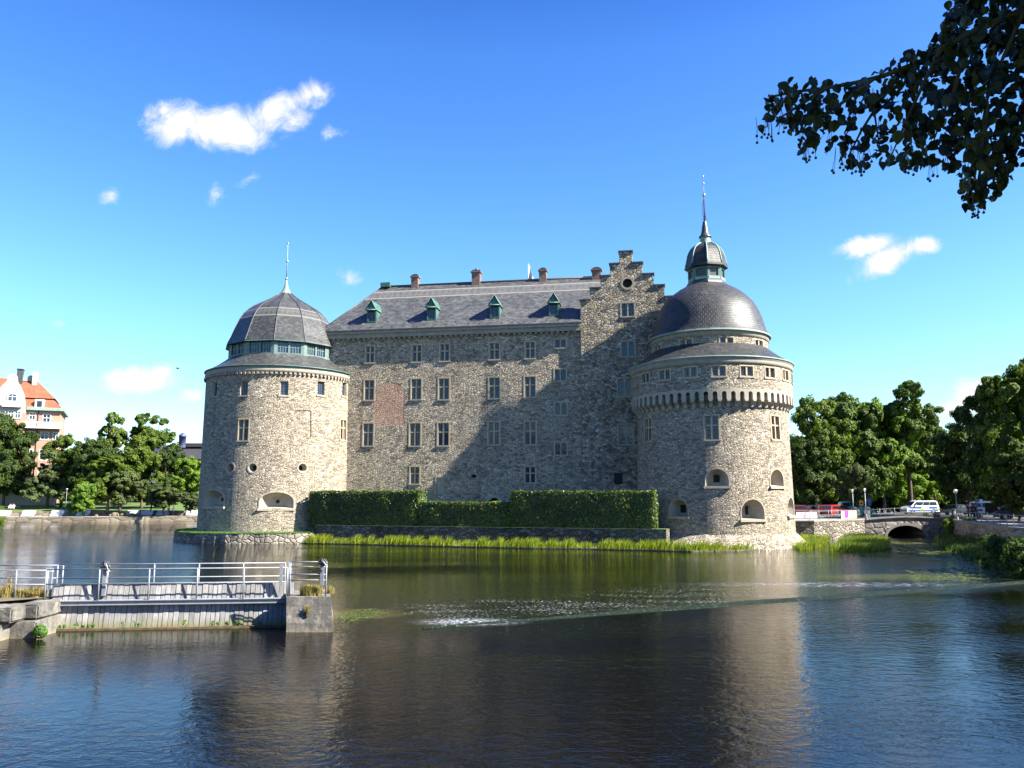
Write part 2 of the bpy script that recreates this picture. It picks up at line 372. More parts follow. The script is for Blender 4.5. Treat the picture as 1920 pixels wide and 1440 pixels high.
def slate(name, base=0.085, bw=0.42, rh=0.17, band=None, spec=0.5, rough=0.42):
    m, nt, b = new_mat(name); uv = uvnode(nt)
    bt = nt.new('ShaderNodeTexBrick', {'Vector': uv, 'Scale': 1.0, 'Color1': (0, 0, 0, 1), 'Color2': (1, 1, 1, 1), 'Mortar': (0.5, .5, .5, 1), 'Mortar Size': 0.012,
                 'Mortar Smooth': 0.3, 'Brick Width': bw, 'Row Height': rh})
    f = nt.new('ShaderNodeSeparateColor', {0: bt.outputs[0]}).outputs[0]
    k = base
    col = nt.ramp(f, [(0, (k * .66, k * .65, k * .64)), (0.5, (k, k * 1.03, k * 1.0)), (1, (k * 1.5, k * 1.52, k * 1.48))])
    col = nt.mix(1.0, col, nt.ramp(nt.noise(uv, 0.6, 5, 0.65), [(0.3, 0.75), (0.7, 1.3)]), 'MULTIPLY')
    s = nt.new('ShaderNodeSeparateXYZ', {0: uv}).outputs
    if band:
        for (a, c_, colr) in band:
            mk = nt.math('MULTIPLY', nt.math('GREATER_THAN', s[1], a), nt.math('LESS_THAN', s[1], c_))
            w = nt.new('ShaderNodeTexWave', {'Vector': nt.mapping(uv, rot=(0, 0, math.radians(45))), 'Scale': 0.75, 'Distortion': 0.3}).outputs[1]
            chk = nt.new('ShaderNodeTexChecker', {'Vector': nt.mapping(uv, rot=(0, 0, math.radians(45))), 'Scale': 2.1}).outputs[1]
            col = nt.mix(nt.math('MULTIPLY', mk, nt.math('ADD', nt.math('MULTIPLY', chk, 0.5), 0.35)) if c_ - a > .5 else nt.math('MULTIPLY', mk, 0.8), col, colr)
    row = nt.math('FRACT', nt.math('DIVIDE', s[1], rh))
    h = nt.math('ADD', nt.math('SUBTRACT', 1.0, row), nt.math('MULTIPLY', bt.outputs[1], -0.8))
    h = nt.math('ADD', h, nt.math('MULTIPLY', f, 0.5))
    setp(nt, b, Base_Color=col, Roughness=nt.ramp(nt.noise(uv, 3, 4, 0.6), [(0.3, rough - .08), (0.7, rough + .15)]), Normal=nt.bump(h, 0.55, 0.03), Specular_IOR_Level=spec)
    return m

def glass(name, col=(0.02, 0.035, 0.06), rough=0.06):
    m, nt, b = new_mat(name); n = nt.noise(objc(nt), 1.1, 3, 0.5); oi = nt.new('ShaderNodeObjectInfo').outputs['Random']
    curtain = nt.math('MULTIPLY', nt.math('GREATER_THAN', oi, .72), nt.smooth(nt.noise(nt.mapping(objc(nt), scale=(3, 3, .4)), 1.5, 2, .5), .40, .6, 0, .5))
    setp(nt, b, Base_Color=nt.mix(curtain, nt.mix(n, col, tuple(c * 2.2 for c in col)), (.13, .12, .10)), Roughness=rough, Specular_IOR_Level=0.5, Coat_Weight=0.0,
         Normal=nt.bump(nt.noise(objc(nt), 2.5, 2, 0.5), 0.12, 0.05))
    b.inputs['IOR'].default_value = 1.5
    return m
M['glass'] = glass('window_glass')

def leafmat(name, c0, c1, trans=0.35, rough=0.6, spec=0.22, big=0.35):
    m, nt, b = new_mat(name)
    g = nt.new('ShaderNodeNewGeometry'); oi = nt.new('ShaderNodeObjectInfo')
    col = nt.mix(g.outputs['Random Per Island'], c0, c1)
    col = nt.mix(1.0, col, nt.ramp(nt.noise(objc(nt), big, 4, 0.6), [(0.3, (0.62, 0.70, 0.7)), (0.7, (1.35, 1.25, 1.05))]), 'MULTIPLY')
    col = nt.mix(1.0, col, nt.ramp(oi.outputs['Random'], [(0, (0.8, 0.85, 0.9)), (1, (1.2, 1.12, 1.0))]), 'MULTIPLY')
    setp(nt, b, Base_Color=col, Roughness=rough, Specular_IOR_Level=spec)
    tr = nt.new('ShaderNodeBsdfTranslucent', {'Color': nt.mix(1.0, col, (1.3, 1.5, 0.6), 'MULTIPLY')})
    mx = nt.new('ShaderNodeMixShader', {0: trans, 1: b.outputs[0], 2: tr.outputs[0]})
    nt.l.new(mx.outputs[0], m.node_tree.nodes['Material Output'].inputs['Surface'])
    return m
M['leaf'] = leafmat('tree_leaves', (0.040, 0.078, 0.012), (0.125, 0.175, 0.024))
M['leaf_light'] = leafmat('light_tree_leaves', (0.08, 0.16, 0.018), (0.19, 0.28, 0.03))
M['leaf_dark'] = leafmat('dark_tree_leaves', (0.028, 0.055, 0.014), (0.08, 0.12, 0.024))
M['leaf_blue'] = leafmat('spruce_needles', (0.05, 0.09, 0.09), (0.11, 0.16, 0.15), 0.1)
M['leaf_olive'] = leafmat('olive_tree_leaves', (0.06, 0.09, 0.03), (0.14, 0.17, 0.07))
M['hedge'] = leafmat('hedge_leaves', (0.026, 0.058, 0.010), (0.12, 0.17, 0.03), 0.2, 0.42, 0.4, 0.3)
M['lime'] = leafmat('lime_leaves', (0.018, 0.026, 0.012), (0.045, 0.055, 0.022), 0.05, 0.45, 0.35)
M['reed'] = leafmat('reed_blades', (0.085, 0.15, 0.010), (0.26, 0.29, 0.035), 0.4, 0.5, 0.3, 0.8)
M['drygrass'] = leafmat('dry_grass_blades', (0.30, 0.22, 0.08), (0.50, 0.40, 0.18), 0.3, 0.6, 0.2)
M['weed'] = leafmat('weed_leaves', (0.05, 0.14, 0.02), (0.14, 0.26, 0.04), 0.3)
M['bark'] = plain('bark', (0.085, 0.065, 0.045), 0.95, 0.3, 3.0, 0.05)

# ------------------------------------------------------------------ facade chart
FA = math.radians(10)
FU = Vector((math.cos(FA), -math.sin(FA), 0)); FN = Vector((-math.sin(FA), -math.cos(FA), 0))
P0 = at(655, 900, 84.0); P0.z = 0
def fac(u, z, d): return P0 + FU * u + Vector((0, 0, z)) - FN * d
def fhit(px, py, d=0.0):
    """pixel -> (u, z) on the facade plane pushed in by d"""
    r = ray(px, py); p = P0 - FN * d; t = (p - EYEP).dot(FN) / r.dot(FN); X = EYEP + r * t - p
    return X.dot(FU), (EYEP + r * t).z

def ring_box(mb, mp, u, z0, z1, w, t, d0, d1, m=0, k='rect', rise=None):
    """frame of width t around an opening, from depth d0 (outer) to d1"""
    h = dict(u=u, w=w, z0=z0, z1=z1, k=k);
    if rise: h['rise'] = rise
    a = outline(h, 8); h2 = dict(h, w=w + 2 * t, z0=z0 - t, z1=z1 + t)
    if rise: h2['rise'] = rise + t
    b = outline(h2, 8); n = len(a)
    for i in range(n):
        j = (i + 1) % n
        mb.face([mp(*a[i], d0), mp(*b[i], d0), mp(*b[j], d0), mp(*a[j], d0)][::-1] if False else [mp(*b[i], d0), mp(*b[j], d0), mp(*a[j], d0), mp(*a[i], d0)], m, [b[i], b[j], a[j], a[i]])
        mb.face([mp(*b[j], d0), mp(*b[i], d0), mp(*b[i], d1), mp(*b[j], d1)], m)
        mb.face([mp(*a[i], d0), mp(*a[j], d0), mp(*a[j], d1), mp(*a[i], d1)], m)
def bar(mb, mp, u0, u1, z0, z1, d0, d1, m=0):
    P = lambda a, b, c: mp(a, b, c)
    mb.face([P(u0, z0, d0), P(u1, z0, d0), P(u1, z1, d0), P(u0, z1, d0)], m)
    mb.face([P(u1, z0, d0), P(u1, z0, d1), P(u1, z1, d1), P(u1, z1, d0)], m)
    mb.face([P(u0, z0, d1), P(u0, z0, d0), P(u0, z1, d0), P(u0, z1, d1)], m)
    mb.face([P(u0, z1, d0), P(u1, z1, d0), P(u1, z1, d1), P(u0, z1, d1)], m)
    mb.face([P(u0, z0, d1), P(u1, z0, d1), P(u1, z0, d0), P(u0, z0, d0)], m)

def window(parent, mp, h, kind, dep=0.26, label=None, surround=0.13, open_dark=False):
    """h = hole dict; makes window > pane, sill.  kind: cross | pair | small | archpair"""
    u, w, z0, z1 = h['u'], h['w'], h['z0'], h['z1']; mb = MB(); g = MB(); H = z1 - z0
    if kind == 'archpair':
        lw = w / 2 - 0.09
        for s in (-1, 1):
            uc = u + s * (w / 4 + 0.02)
            # spandrel filler plate with an arched light
            hh = dict(u=uc, w=lw, z0=z0 + .02, z1=z1 - .04, k='arch', dep=0.12, back=False)
            holed(mb, lambda a, b, c: mp(a, b, c + 0.06), min(u, u + s * w / 2), max(u, u + s * w / 2), z0, z1, [hh], 9, 9, 0, 0)
            bar(mb, mp, uc - .012, uc + .012, z0, z1 - .04, dep - .05, dep - .02, 1)
            for q in range(1, 4): bar(mb, mp, uc - lw / 2, uc + lw / 2, z0 + H * q / 4 - .012, z0 + H * q / 4 + .012, dep - .05, dep - .02, 1)
        bar(mb, mp, u - .06, u + .06, z0, z1 - lw * .6, 0.0, 0.1, 0)
    else:
        nl = 1 if kind == 'small' else 2
        t = 0.055
        for (a, b, c, d) in ((u - w / 2, u - w / 2 + t, z0, z1), (u + w / 2 - t, u + w / 2, z0, z1), (u - w / 2 + t, u + w / 2 - t, z0, z0 + t), (u - w / 2 + t, u + w / 2 - t, z1 - t, z1)):
            bar(mb, mp, a, b, c, d, dep - 0.12, dep - .002, 0)
        if nl == 2: bar(mb, mp, u - 0.07, u + 0.07, z0 + t, z1 - t, 0.05, dep - .004, 0)
        if kind == 'cross':
            zc = z0 + H * 0.60
            for (a, b) in ((u - w / 2 + t, u - .07), (u + .07, u + w / 2 - t)): bar(mb, mp, a, b, zc - .06, zc + .06, 0.07, dep - .006, 0)
        # lead lattice
        lights = [(u - w / 2 + t, u - .07), (u + .07, u + w / 2 - t)] if nl == 2 else [(u - w / 2 + t, u + w / 2 - t)]
        nv = 1 if nl == 2 else 2
        for (a, b) in lights:
            for q in range(1, nv + 1): x = a + (b - a) * q / (nv + 1); bar(mb, mp, x - .014, x + .014, z0 + t, z1 - t, dep - .05, dep - .01, 1)
            nr = max(2, round(H / 0.42))
            for q in range(1, nr): z = z0 + H * q / nr; bar(mb, mp, a, b, z - .014, z + .014, dep - .05, dep - .01, 1)
    if surround: ring_box(mb, mp, u, z0, z1, w, surround, -0.025, 0.05, 0, h.get('k', 'rect'))
    win = mb.build('window', [M['mullion'] if kind != 'archpair' else M['dressed'], M['lead']], parent, label)
    g.face([mp(u - w / 2, z0, dep - .02), mp(u + w / 2, z0, dep - .02), mp(u + w / 2, z1, dep - .02), mp(u - w / 2, z1, dep - .02)])
    g.build('pane', M['glass'], win)
    s = MB(); bar(s, mp, u - w / 2 - .14, u + w / 2 + .14, z0 - .13, z0 - .0, -0.08, 0.1)
    s.build('sill', M['dressed'], win)
    return win

# ------------------------------------------------------------------ palace wing
castle = thing('castle_building', 'grey stone castle wing with steep slate roof and stepped gable between two round towers', 'castle', tuple(P0))
uL = fhit(612, 640)[0]; z_e = fhit(850, 619)[1]
ug0, zg_low = fhit(1088, 560); ug1 = fhit(1286, 560)[0]
D_W = 12.4
brick_a, brick_b = fhit(703, 796), fhit(764, 712)
M['stone_main'] = rubble('facade_rubble', sx=3.5, sy=5.8, bump=1.35, ramp=[(0.0, (0.16, 0.13, 0.105)), (0.15, (0.28, 0.235, 0.18)), (0.4, (0.39, 0.335, 0.25)), (0.65, (0.48, 0.405, 0.30)), (0.88, (0.54, 0.44, 0.29)), (1.0, (0.62, 0.56, 0.46))], mortar=(.44, .37, .28), brick=(brick_a[0], brick_b[0], brick_a[1], brick_b[1]))
holes, specs = [], []
def fwin(x0, x1, y0, y1, kind, k='rect', dep=0.26, plane=0.0):
    a, b = fhit(x0, y1, plane), fhit(x1, y0, plane)
    h = dict(u=(a[0] + b[0]) / 2, w=b[0] - a[0], z0=a[1], z1=b[1], k=k, dep=dep)
    return h
for xs in ((685.6, 701.6, 649, 680), (773, 790, 647, 678.5), (825, 842, 645, 677), (918, 936, 643, 674), (985.4, 1002.5, 641, 672),
           (683, 701.6, 712.6, 750), (771, 790, 710.5, 749), (822.5, 842, 709.5, 749), (917, 937, 708, 747), (984, 1004, 706, 745),
           (680.6, 700, 794, 836), (768, 788.3, 793.5, 836), (821, 841.5, 793, 835.5), (916, 936.3, 791.5, 833.8), (984, 1004.3, 791.2, 833.6),
           (769, 786.3, 875.5, 907), (984.5, 1003.3, 875, 905.5)):
    h = fwin(*xs, 'cross'); holes.append(h); specs.append((h, 'cross'))
for xs in ((1040.5, 1061, 636, 652), (1040, 1061, 692, 714), (1041, 1062.5, 754.5, 778), (1041, 1062.5, 829.5, 852.5)):
    h = fwin(*xs, 'archpair'); holes.append(h); specs.append((h, 'archpair'))
# doorway and blocked opening at the foot of the wall
door_h = fwin(917, 936, 933.5, 952, '', 'arch', 0.5); door_h['rise'] = 0.45; holes.append(door_h)
blk_h = fwin(817.5, 831.5, 895.5, 925, '', 'rect', 0.10); holes.append(blk_h)
slot_h = fwin(883, 893, 889, 895.5, '', 'arch', 0.3); slot_h['mback'] = 2; holes.append(slot_h)
mb = MB()
Z_B = 0.9
ug_in = ug0
holed(mb, fac, uL, ug_in, Z_B, z_e + 0.3, holes, 3, 3, 0, 1)
door_h['mback'] = 2
castle_wall = mb.build('wall', [M['stone_main'], M['dressed'], M['void']], castle)
for h, k in specs: window(castle, fac, h, k)
d = MB(); uu, w = door_h['u'], door_h['w']
ring_box(d, fac, uu, door_h['z0'], door_h['z1'], w, 0.35, -0.04, 0.1, 0, 'arch', 0.45)
dd = d.build('door_surround', M['dressed'], castle)
d = MB(); d.face([fac(p[0], p[1], 0.46) for p in outline(door_h)]); d.build('door', M['void'], castle)
d = MB(); ring_box(d, fac, blk_h['u'], blk_h['z0'], blk_h['z1'], blk_h['w'], 0.12, -0.03, 0.1); d.build('blocked_doorway', M['dressed'], castle)

# gable (cross wing front), 0.3 m proud
GP = -0.3
def gab(u, z, dd): return fac(u, z, dd + GP)
ghit = lambda px, py: fhit(px, py, GP)
lev = [560, 538, 516, 494, 472]
zl = [ghit(1175, y)[1] for y in lev]
lx = [1088, 1106.5, 1125.5, 1144, 1162]; rx = [1263, 1245, 1225.5, 1205, 1186]
gl = [ghit(x, 540)[0] for x in lx]; gr = [ghit(x, 520)[0] for x in rx]
uc_g = (gl[4] + gr[4]) / 2
low_r = ghit(1284, 560)[0]
zlow2 = ghit(1175, 580)[1]
gh = []
for xs in ((1165.5, 1188.5, 568, 593.5), (1165.5, 1189.5, 640, 668.5), (1159, 1185, 709.5, 744), (1161, 1187, 796, 833)):
    a, b = ghit(xs[0], xs[3]), ghit(xs[1], xs[2]); gh.append(dict(u=(a[0] + b[0]) / 2, w=b[0] - a[0], z0=a[1], z1=b[1], dep=0.26))
a, b = ghit(1167.5, 540), ghit(1185.5, 522); rnd = dict(u=(a[0] + b[0]) / 2, w=b[0] - a[0], z0=a[1], z1=b[1], k='round', dep=0.4, mback=2)
a, b = ghit(1152, 908), ghit(1167, 887); sq = dict(u=(a[0] + b[0]) / 2, w=b[0] - a[0], z0=a[1], z1=b[1], dep=0.4, mback=2)
def skp(u, z):
    for i in range(4, 0, -1):
        if gl[i] < u < gr[i]: return z > zl[i]
    if u > gr[0]: return z > zlow2
    return z > zl[0]
mb = MB()
uGR = ghit(1290, 600)[0]
holed(mb, gab, gl[0], uGR, Z_B, zl[4], gh + [rnd, sq], 3, 3, 0, 1, skp, extra_u=gl + gr + [low_r], extra_z=zl + [zlow2])
# returns and top thickness of each step
T = 0.9
def stepbox(u0, u1, z0, z1):
    mb.face([gab(u0, z1, 0), gab(u1, z1, 0), gab(u1, z1, T), gab(u0, z1, T)], 0, [(u0, 0), (u1, 0), (u1, T), (u0, T)])
    mb.face([gab(u1, z0, T), gab(u0, z0, T), gab(u0, z1, T), gab(u1, z1, T)], 0, [(u0, z0), (u1, z0), (u1, z1), (u0, z1)])
for i in range(5):
    zb = zl[i - 1] if i else z_e - 2
    for (a, b) in (((gl[i], gl[i + 1]), (gr[i + 1], gr[i])) if i < 4 else ((gl[4], gr[4]),)):
        stepbox(a, b, zb - 2.5, zl[i])
    mb.face([gab(gl[i], zb, T), gab(gl[i], zb, 0), gab(gl[i], zl[i], 0), gab(gl[i], zl[i], T)], 0, [(0, zb), (T, zb), (T, zl[i]), (0, zl[i])])
    zbr = zl[i - 1] if i else zlow2
    mb.face([gab(gr[i], zbr, 0), gab(gr[i], zbr, T), gab(gr[i], zl[i], T), gab(gr[i], zl[i], 0)], 0, [(0, zbr), (T, zbr), (T, zl[i]), (0, zl[i])])
stepbox(gr[0], uGR, zlow2 - 2, zlow2)
mb.face([gab(gl[0], Z_B, T), gab(gl[0], Z_B, 0), gab(gl[0], z_e - 2, 0), gab(gl[0], z_e - 2, T)], 0, [(0, Z_B), (T, Z_B), (T, z_e - 2), (0, z_e - 2)])
gable = mb.build('gable', [M['stone_gable'], M['dressed'], M['void']], castle)
for i in range(5):
    for (a, b) in (((gl[i], gl[i + 1]), (gr[i + 1], gr[i])) if i < 4 else ((gl[4], gr[4]),)):
        mb = MB(); bar(mb, gab, a - .09, b + .09, zl[i] - .002, zl[i] + .13, -0.1, T + .1)
        mb.face([gab(a - .09, zl[i], T + .1), gab(a - .09, zl[i] + .13, T + .1), gab(b + .09, zl[i] + .13, T + .1), gab(b + .09, zl[i], T + .1)]); mb.build('coping', M['darkmetal'], gable)
mb = MB(); bar(mb, gab, gr[0] - .05, uGR, zlow2, zlow2 + .13, -0.1, T + .1); mb.build('coping', M['darkmetal'], gable)
for h in gh: window(castle, gab, h, 'archpair')
mb = MB(); ring_box(mb, gab, rnd['u'], rnd['z0'], rnd['z1'], rnd['w'], 0.2, -0.04, 0.1, 0, 'round'); mb.build('round_window', M['dressed'], castle)
mb = MB(); g = sq
for q in range(1, 4):
    x = g['u'] - g['w'] / 2 + g['w'] * q / 4; bar(mb, gab, x - .02, x + .02, g['z0'], g['z1'], 0.1, 0.14)
for q in range(1, 5):
    z = g['z0'] + (g['z1'] - g['z0']) * q / 5; bar(mb, gab, g['u'] - g['w'] / 2, g['u'] + g['w'] / 2, z - .02, z + .02, 0.1, 0.13)
mb.build('window_grille', M['lead'], castle)

# side, back walls of both wings
mb = MB()
CW = 26.0
def wq(p, q, z0, z1):
    L = (q - p).length; mb.face([p + Vector((0, 0, z0)), q + Vector((0, 0, z0)), q + Vector((0, 0, z1)), p + Vector((0, 0, z1))], 0, [(0, z0), (L, z0), (L, z1), (0, z1)])
b0 = lambda u, d: fac(u, 0, d)
wq(b0(uL, D_W), b0(uL, 0), Z_B, z_e + .3); wq(b0(gl[0], D_W), b0(uL, D_W), Z_B, z_e + .3)
wq(b0(uGR, GP), b0(uGR, CW), Z_B, z_e + .3); wq(b0(uGR, CW), b0(gl[0], CW), Z_B, z_e + .3); wq(b0(gl[0], CW), b0(gl[0], D_W), Z_B, z_e + .3)
mb.build('rear_wall', M['stone'], castle)

# roofs
ov = 0.55
ridge_d = D_W / 2
uR0, z_r = fhit(716, 537, ridge_d)
z_r = (fhit(735, 537, ridge_d)[1] + fhit(1100, 521, ridge_d)[1]) / 2
ze0 = z_e + 0.28
slopeL = math.hypot(ridge_d + ov, z_r - ze0)
M['slate_main'] = slate('main_roof_slate', 0.060, 0.36, 0.20, band=[(slopeL * .70, slopeL * .70 + .2, (0.26, 0.23, 0.19)), (slopeL * .86, slopeL * .86 + .2, (0.26, 0.23, 0.19)), (slopeL * .70 + .2, slopeL * .86, (0.11, 0.11, 0.105))])
M['slate_dark'] = slate('dome_slate', 0.024, 0.40, 0.24, rough=0.46, spec=0.5)
M['slate_tower'] = slate('tower_slate', 0.042, 0.36, 0.2, band=[(3.0, 3.2, (.17, .16, .14)), (3.2, 4.1, (.09, .09, .085)), (4.1, 4.3, (.17, .16, .14))], rough=0.38)
mb = MB(); uE = gl[0] + 0.05
A = fac(uL - ov, ze0, -ov); B = fac(uE, ze0, -ov); C = fac(uc_g, z_r, ridge_d); Dp = fac(uR0, z_r, ridge_d)
E = fac(uL - ov, ze0, D_W + ov); Fp = fac(uE, ze0, D_W + ov)
Lu = uE - (uL - ov)
mb.face([A, B, C, Dp], 0, [(0, 0), (Lu, 0), (uc_g - uL + ov, slopeL), (uR0 - uL + ov, slopeL)])
mb.face([E, A, Dp], 0, [(0, 0), (D_W + 2 * ov, 0), (ridge_d + ov, slopeL)])
mb.face([Fp, E, Dp, C], 0, [(0, 0), (Lu, 0), (Lu - 5, slopeL), (0, slopeL)])
# fascia and soffit
for (p, q) in ((A, B), (E, A), (Fp, E)):
    dz = Vector((0, 0, .14)); mb.face([p - dz, q - dz, q, p], 1)
mb.face([E - Vector((0, 0, .14)), Fp - Vector((0, 0, .14)), B - Vector((0, 0, .14)), A - Vector((0, 0, .14))], 1)
# cross wing roof
zr2 = zl[4] - 1.3; gR = uGR + .4
hL, hR = fac(gl[0] - .3, ze0, T + GP - .1), fac(gl[0] - .3, ze0, CW); rL, rR = fac(uc_g, zr2, T + GP - .1), fac(uc_g, zr2, CW)
kL, kR = fac(2 * uc_g - gl[0] + .3, ze0, T + GP - .1), fac(2 * uc_g - gl[0] + .3, ze0, CW)
sl = (rL - hL).length; lw = CW
mb.face([hR, hL, rL, rR], 0, [(0, 0), (lw, 0), (lw, sl * .6), (0, sl * .6)]); mb.face([kL, kR, rR, rL], 0, [(0, 0), (lw, 0), (lw, sl * .6), (0, sl * .6)])
mb.face([kR, hR, rR], 1)
roof = mb.build('roof', [M['slate_main'], M['darkmetal']], castle)
# ridge cap, gutter studs, flag etc.
mb = MB(); mb.tube([Dp + Vector((0, 0, .02)), C + Vector((0, 0, .02))], 0.13, 6); mb.tube([A + Vector((0, 0, .03)), Dp], 0.06, 5)
n = int(Lu / 1.15)
mb.obox(fac((uL + uE) / 2, ze0 + .22, -ov + .42), FU * (Lu / 2 - .4), FN * .05, (0, 0, .07))
for i in range(n): mb.obox(fac(uL + .4 + i * 1.15, ze0 + .2, -ov + .36), FU * .10, FN * .12, (0, 0, .10))
mb.build('roof_ridge_and_snow_guard', M['darkmetal'], roof)
# cornice
mb = MB(); Lc = ug0 - uL
def cbox(u0, u1, z0, z1, d0, d1): mb.obox(fac((u0 + u1) / 2, (z0 + z1) / 2, (d0 + d1) / 2), FU * ((u1 - u0) / 2), FN * (abs(d1 - d0) / 2), (0, 0, (z1 - z0) / 2))
cbox(uL - .1, ug0 - .003, z_e - .55, z_e + .13, -0.34, 0.02); cbox(uL - .2, ug0 - .004, z_e - .12, z_e + .131, -0.48, -.3)
for i in range(int(Lc / 0.55)): cbox(uL + .2 + i * .55, uL + .45 + i * .55, z_e - .74, z_e - .55, -0.24, 0.02)
mb.build('cornice', M['cornice'], castle)

# dormers
def rp(px, py, dd=None):
    """pixel -> point on front roof slope"""
    nrm = (B - A).cross(Dp - A).normalized(); r = ray(px, py); t = (A - EYEP).dot(nrm) / r.dot(nrm); return EYEP + r * t
def dormer(px, ytop, ybot):
    base = rp(px, ybot); X = (base - P0); u = X.dot(FU); d0 = -X.dot(FN); zb = base.z
    # vertical front at depth d0
    zt = fhit(px, ytop, d0)[1]; Hh = zt - zb; w = 0.50; zw = zb + Hh * .56
    m_ = MB(); dz = (z_r - ze0) / (ridge_d + ov)
    back_w = d0 + (zw - zb) / dz; back_t = d0 + (zt - zb) / dz
    P = lambda a, z, dd_: fac(u + a, z, dd_)
    # front frame
    for (a, b, c, e) in ((-w, -w + .12, zb, zw), (w - .12, w, zb, zw), (-w + .12, w - .12, zb, zb + .14), (-w + .12, w - .12, zw - .12, zw)):
        bar(m_, lambda x, z, q: P(x, z, d0 + q), a, b, c, e, -.06, .12)
    m_.face([P(-w, zb, d0), P(-w, zw, d0), P(-w, zw, back_w)]); m_.face([P(w, zw, d0), P(w, zb, d0), P(w, zw, back_w)])
    frame = m_.build('dormer', M['copper'], castle)
    h = MB(); e = .12; zo = zw - .05
    f0 = d0 - .42
    def T3(x, z, dd_): return P(x, z, dd_)
    bd = d0 + (zo - zb) / dz + .3
    h.face([T3(-w - e, zo, f0), T3(0, zt, f0 + .18), T3(0, zt, back_t), T3(-w - e, zo, bd)][::-1]); h.face([T3(w + e, zo, f0), T3(w + e, zo, bd), T3(0, zt, back_t), T3(0, zt, f0 + .18)][::-1])
    h.face([T3(-w - e + .12, zo + .06, f0 + .1), T3(w + e - .12, zo + .06, f0 + .1), T3(0, zt - .15, f0 + .26)])
    h.tube([T3(-w - e, zo, f0), T3(0, zt, f0 + .18), T3(w + e, zo, f0)], .05, 5, 1)
    h.tube([T3(-w - e, zo, f0), T3(w + e, zo, f0)], .05, 5, 1)
    h.build('dormer_hood', [M['copper'], M['copper_pale']], frame)
    g_ = MB(); g_.face([P(-w + .12, zb + .14, d0 + .1), P(w - .12, zb + .14, d0 + .1), P(w - .12, zw - .12, d0 + .1), P(-w + .12, zw - .12, d0 + .1)])
    g_.build('pane', M['glass'], frame)
    g_ = MB(); 
    for x in (-.15, .15): g_.obox(P(x, (zb + zw) / 2, d0 + .07), FU * .015, FN * .02, (0, 0, (zw - zb) / 2 - .16))
    for q in (.35, .6): g_.obox(P(0, zb + (zw - zb) * q, d0 + .075), FU * (w - .16), FN * .02, (0, 0, .015))
    g_.build('glazing_bars', M['lead'], frame)
    # the pale cheek boards seen on the right
for px, a, b in ((696.7, 563, 605), (809, 558, 600.5), (927.7, 553, 597), (1038.5, 549, 592.5)): dormer(px, a, b)

# chimneys
def chimney(px, y0, y1, w, dome=False, lab=None):
    u, zt = fhit(px, y0, ridge_d); zb = z_r - .8; c_ = MB(); s = w / 2
    def bx(a, z0, z1, m=0, o=c_): o.obox(fac(u, (z0 + z1) / 2, ridge_d + .02), FU * a, FN * a * .9, (0, 0, (z1 - z0) / 2), m)
    Hh = zt - z_r
    bx(s * .80, zb, zt - .42); bx(s, zt - .42, zt - .27)
    ch = c_.build('chimney', M['brickred'], roof)
    k_ = MB(); bx(s * .75, zt - .27, zt - .12, 0, k_)
    if dome: k_.sphere(fac(u, zt - .10, ridge_d), s * .42, 10, 6)
    else: bx(s * .45, zt - .12, zt, 0, k_)
    ck = k_.build('chimney_cap', M['darkmetal'], castle)
for a in ((779, 514.5, 534, 1.0), (893.5, 505.5, 532, 1.15, True), (1018, 502.5, 526, 1.0), (1118.5, 501.5, 522, 1.2)): chimney(*a)
mb = MB(); u, zt = fhit(720, 530, ridge_d); mb.obox(fac(uR0 + .55, z_r + .15, ridge_d), FU * .55, FN * .5, (0, 0, .25)); mb.build('ridge_vent', M['copper'], castle)
# flag on a thin pole behind the ridge
fl = thing('flag', 'small white pennant flying behind the castle roof ridge', 'flag', tuple(fac(fhit(991, 524, 8)[0], z_r - .5, 8)))
mb = MB(); u, zt = fhit(990.5, 495, 8); mb.tube([fac(u, z_r - 1.5, 8), fac(u, zt + .02, 8)], .04, 6); mb.build('flag_pole', M['white'], fl)
mb = MB(); pts = []
u2 = fhit(1000, 520, 8)[0]; zb = fhit(991, 524, 8)[1]; L = u2 - u
top = [(0, 0), (.25, -.22), (.45, -.5), (.7, -.75), (1, -.92)]
for i in range(4):
    x0, y0 = top[i]; x1, y1 = top[i + 1]; Hf = zt - zb
    w0, w1 = math.sin(i * 1.5) * .1, math.sin((i + 1) * 1.5) * .1
    for (dd_, rev) in ((0, False), (.02, True)):
        q = [fac(u + .05 + x0 * L, zb - .1 * x0, 8 + w0 + dd_), fac(u + .05 + x1 * L, zb - .1 * x1, 8 + w1 + dd_), fac(u + .05 + x1 * L, zt + y1 * Hf, 8 + w1 + dd_), fac(u + .05 + x0 * L, zt + y0 * Hf, 8 + w0 + dd_)]
        mb.face(q[::-1] if rev else q)
mb.build('flag_cloth', M['white'], fl)

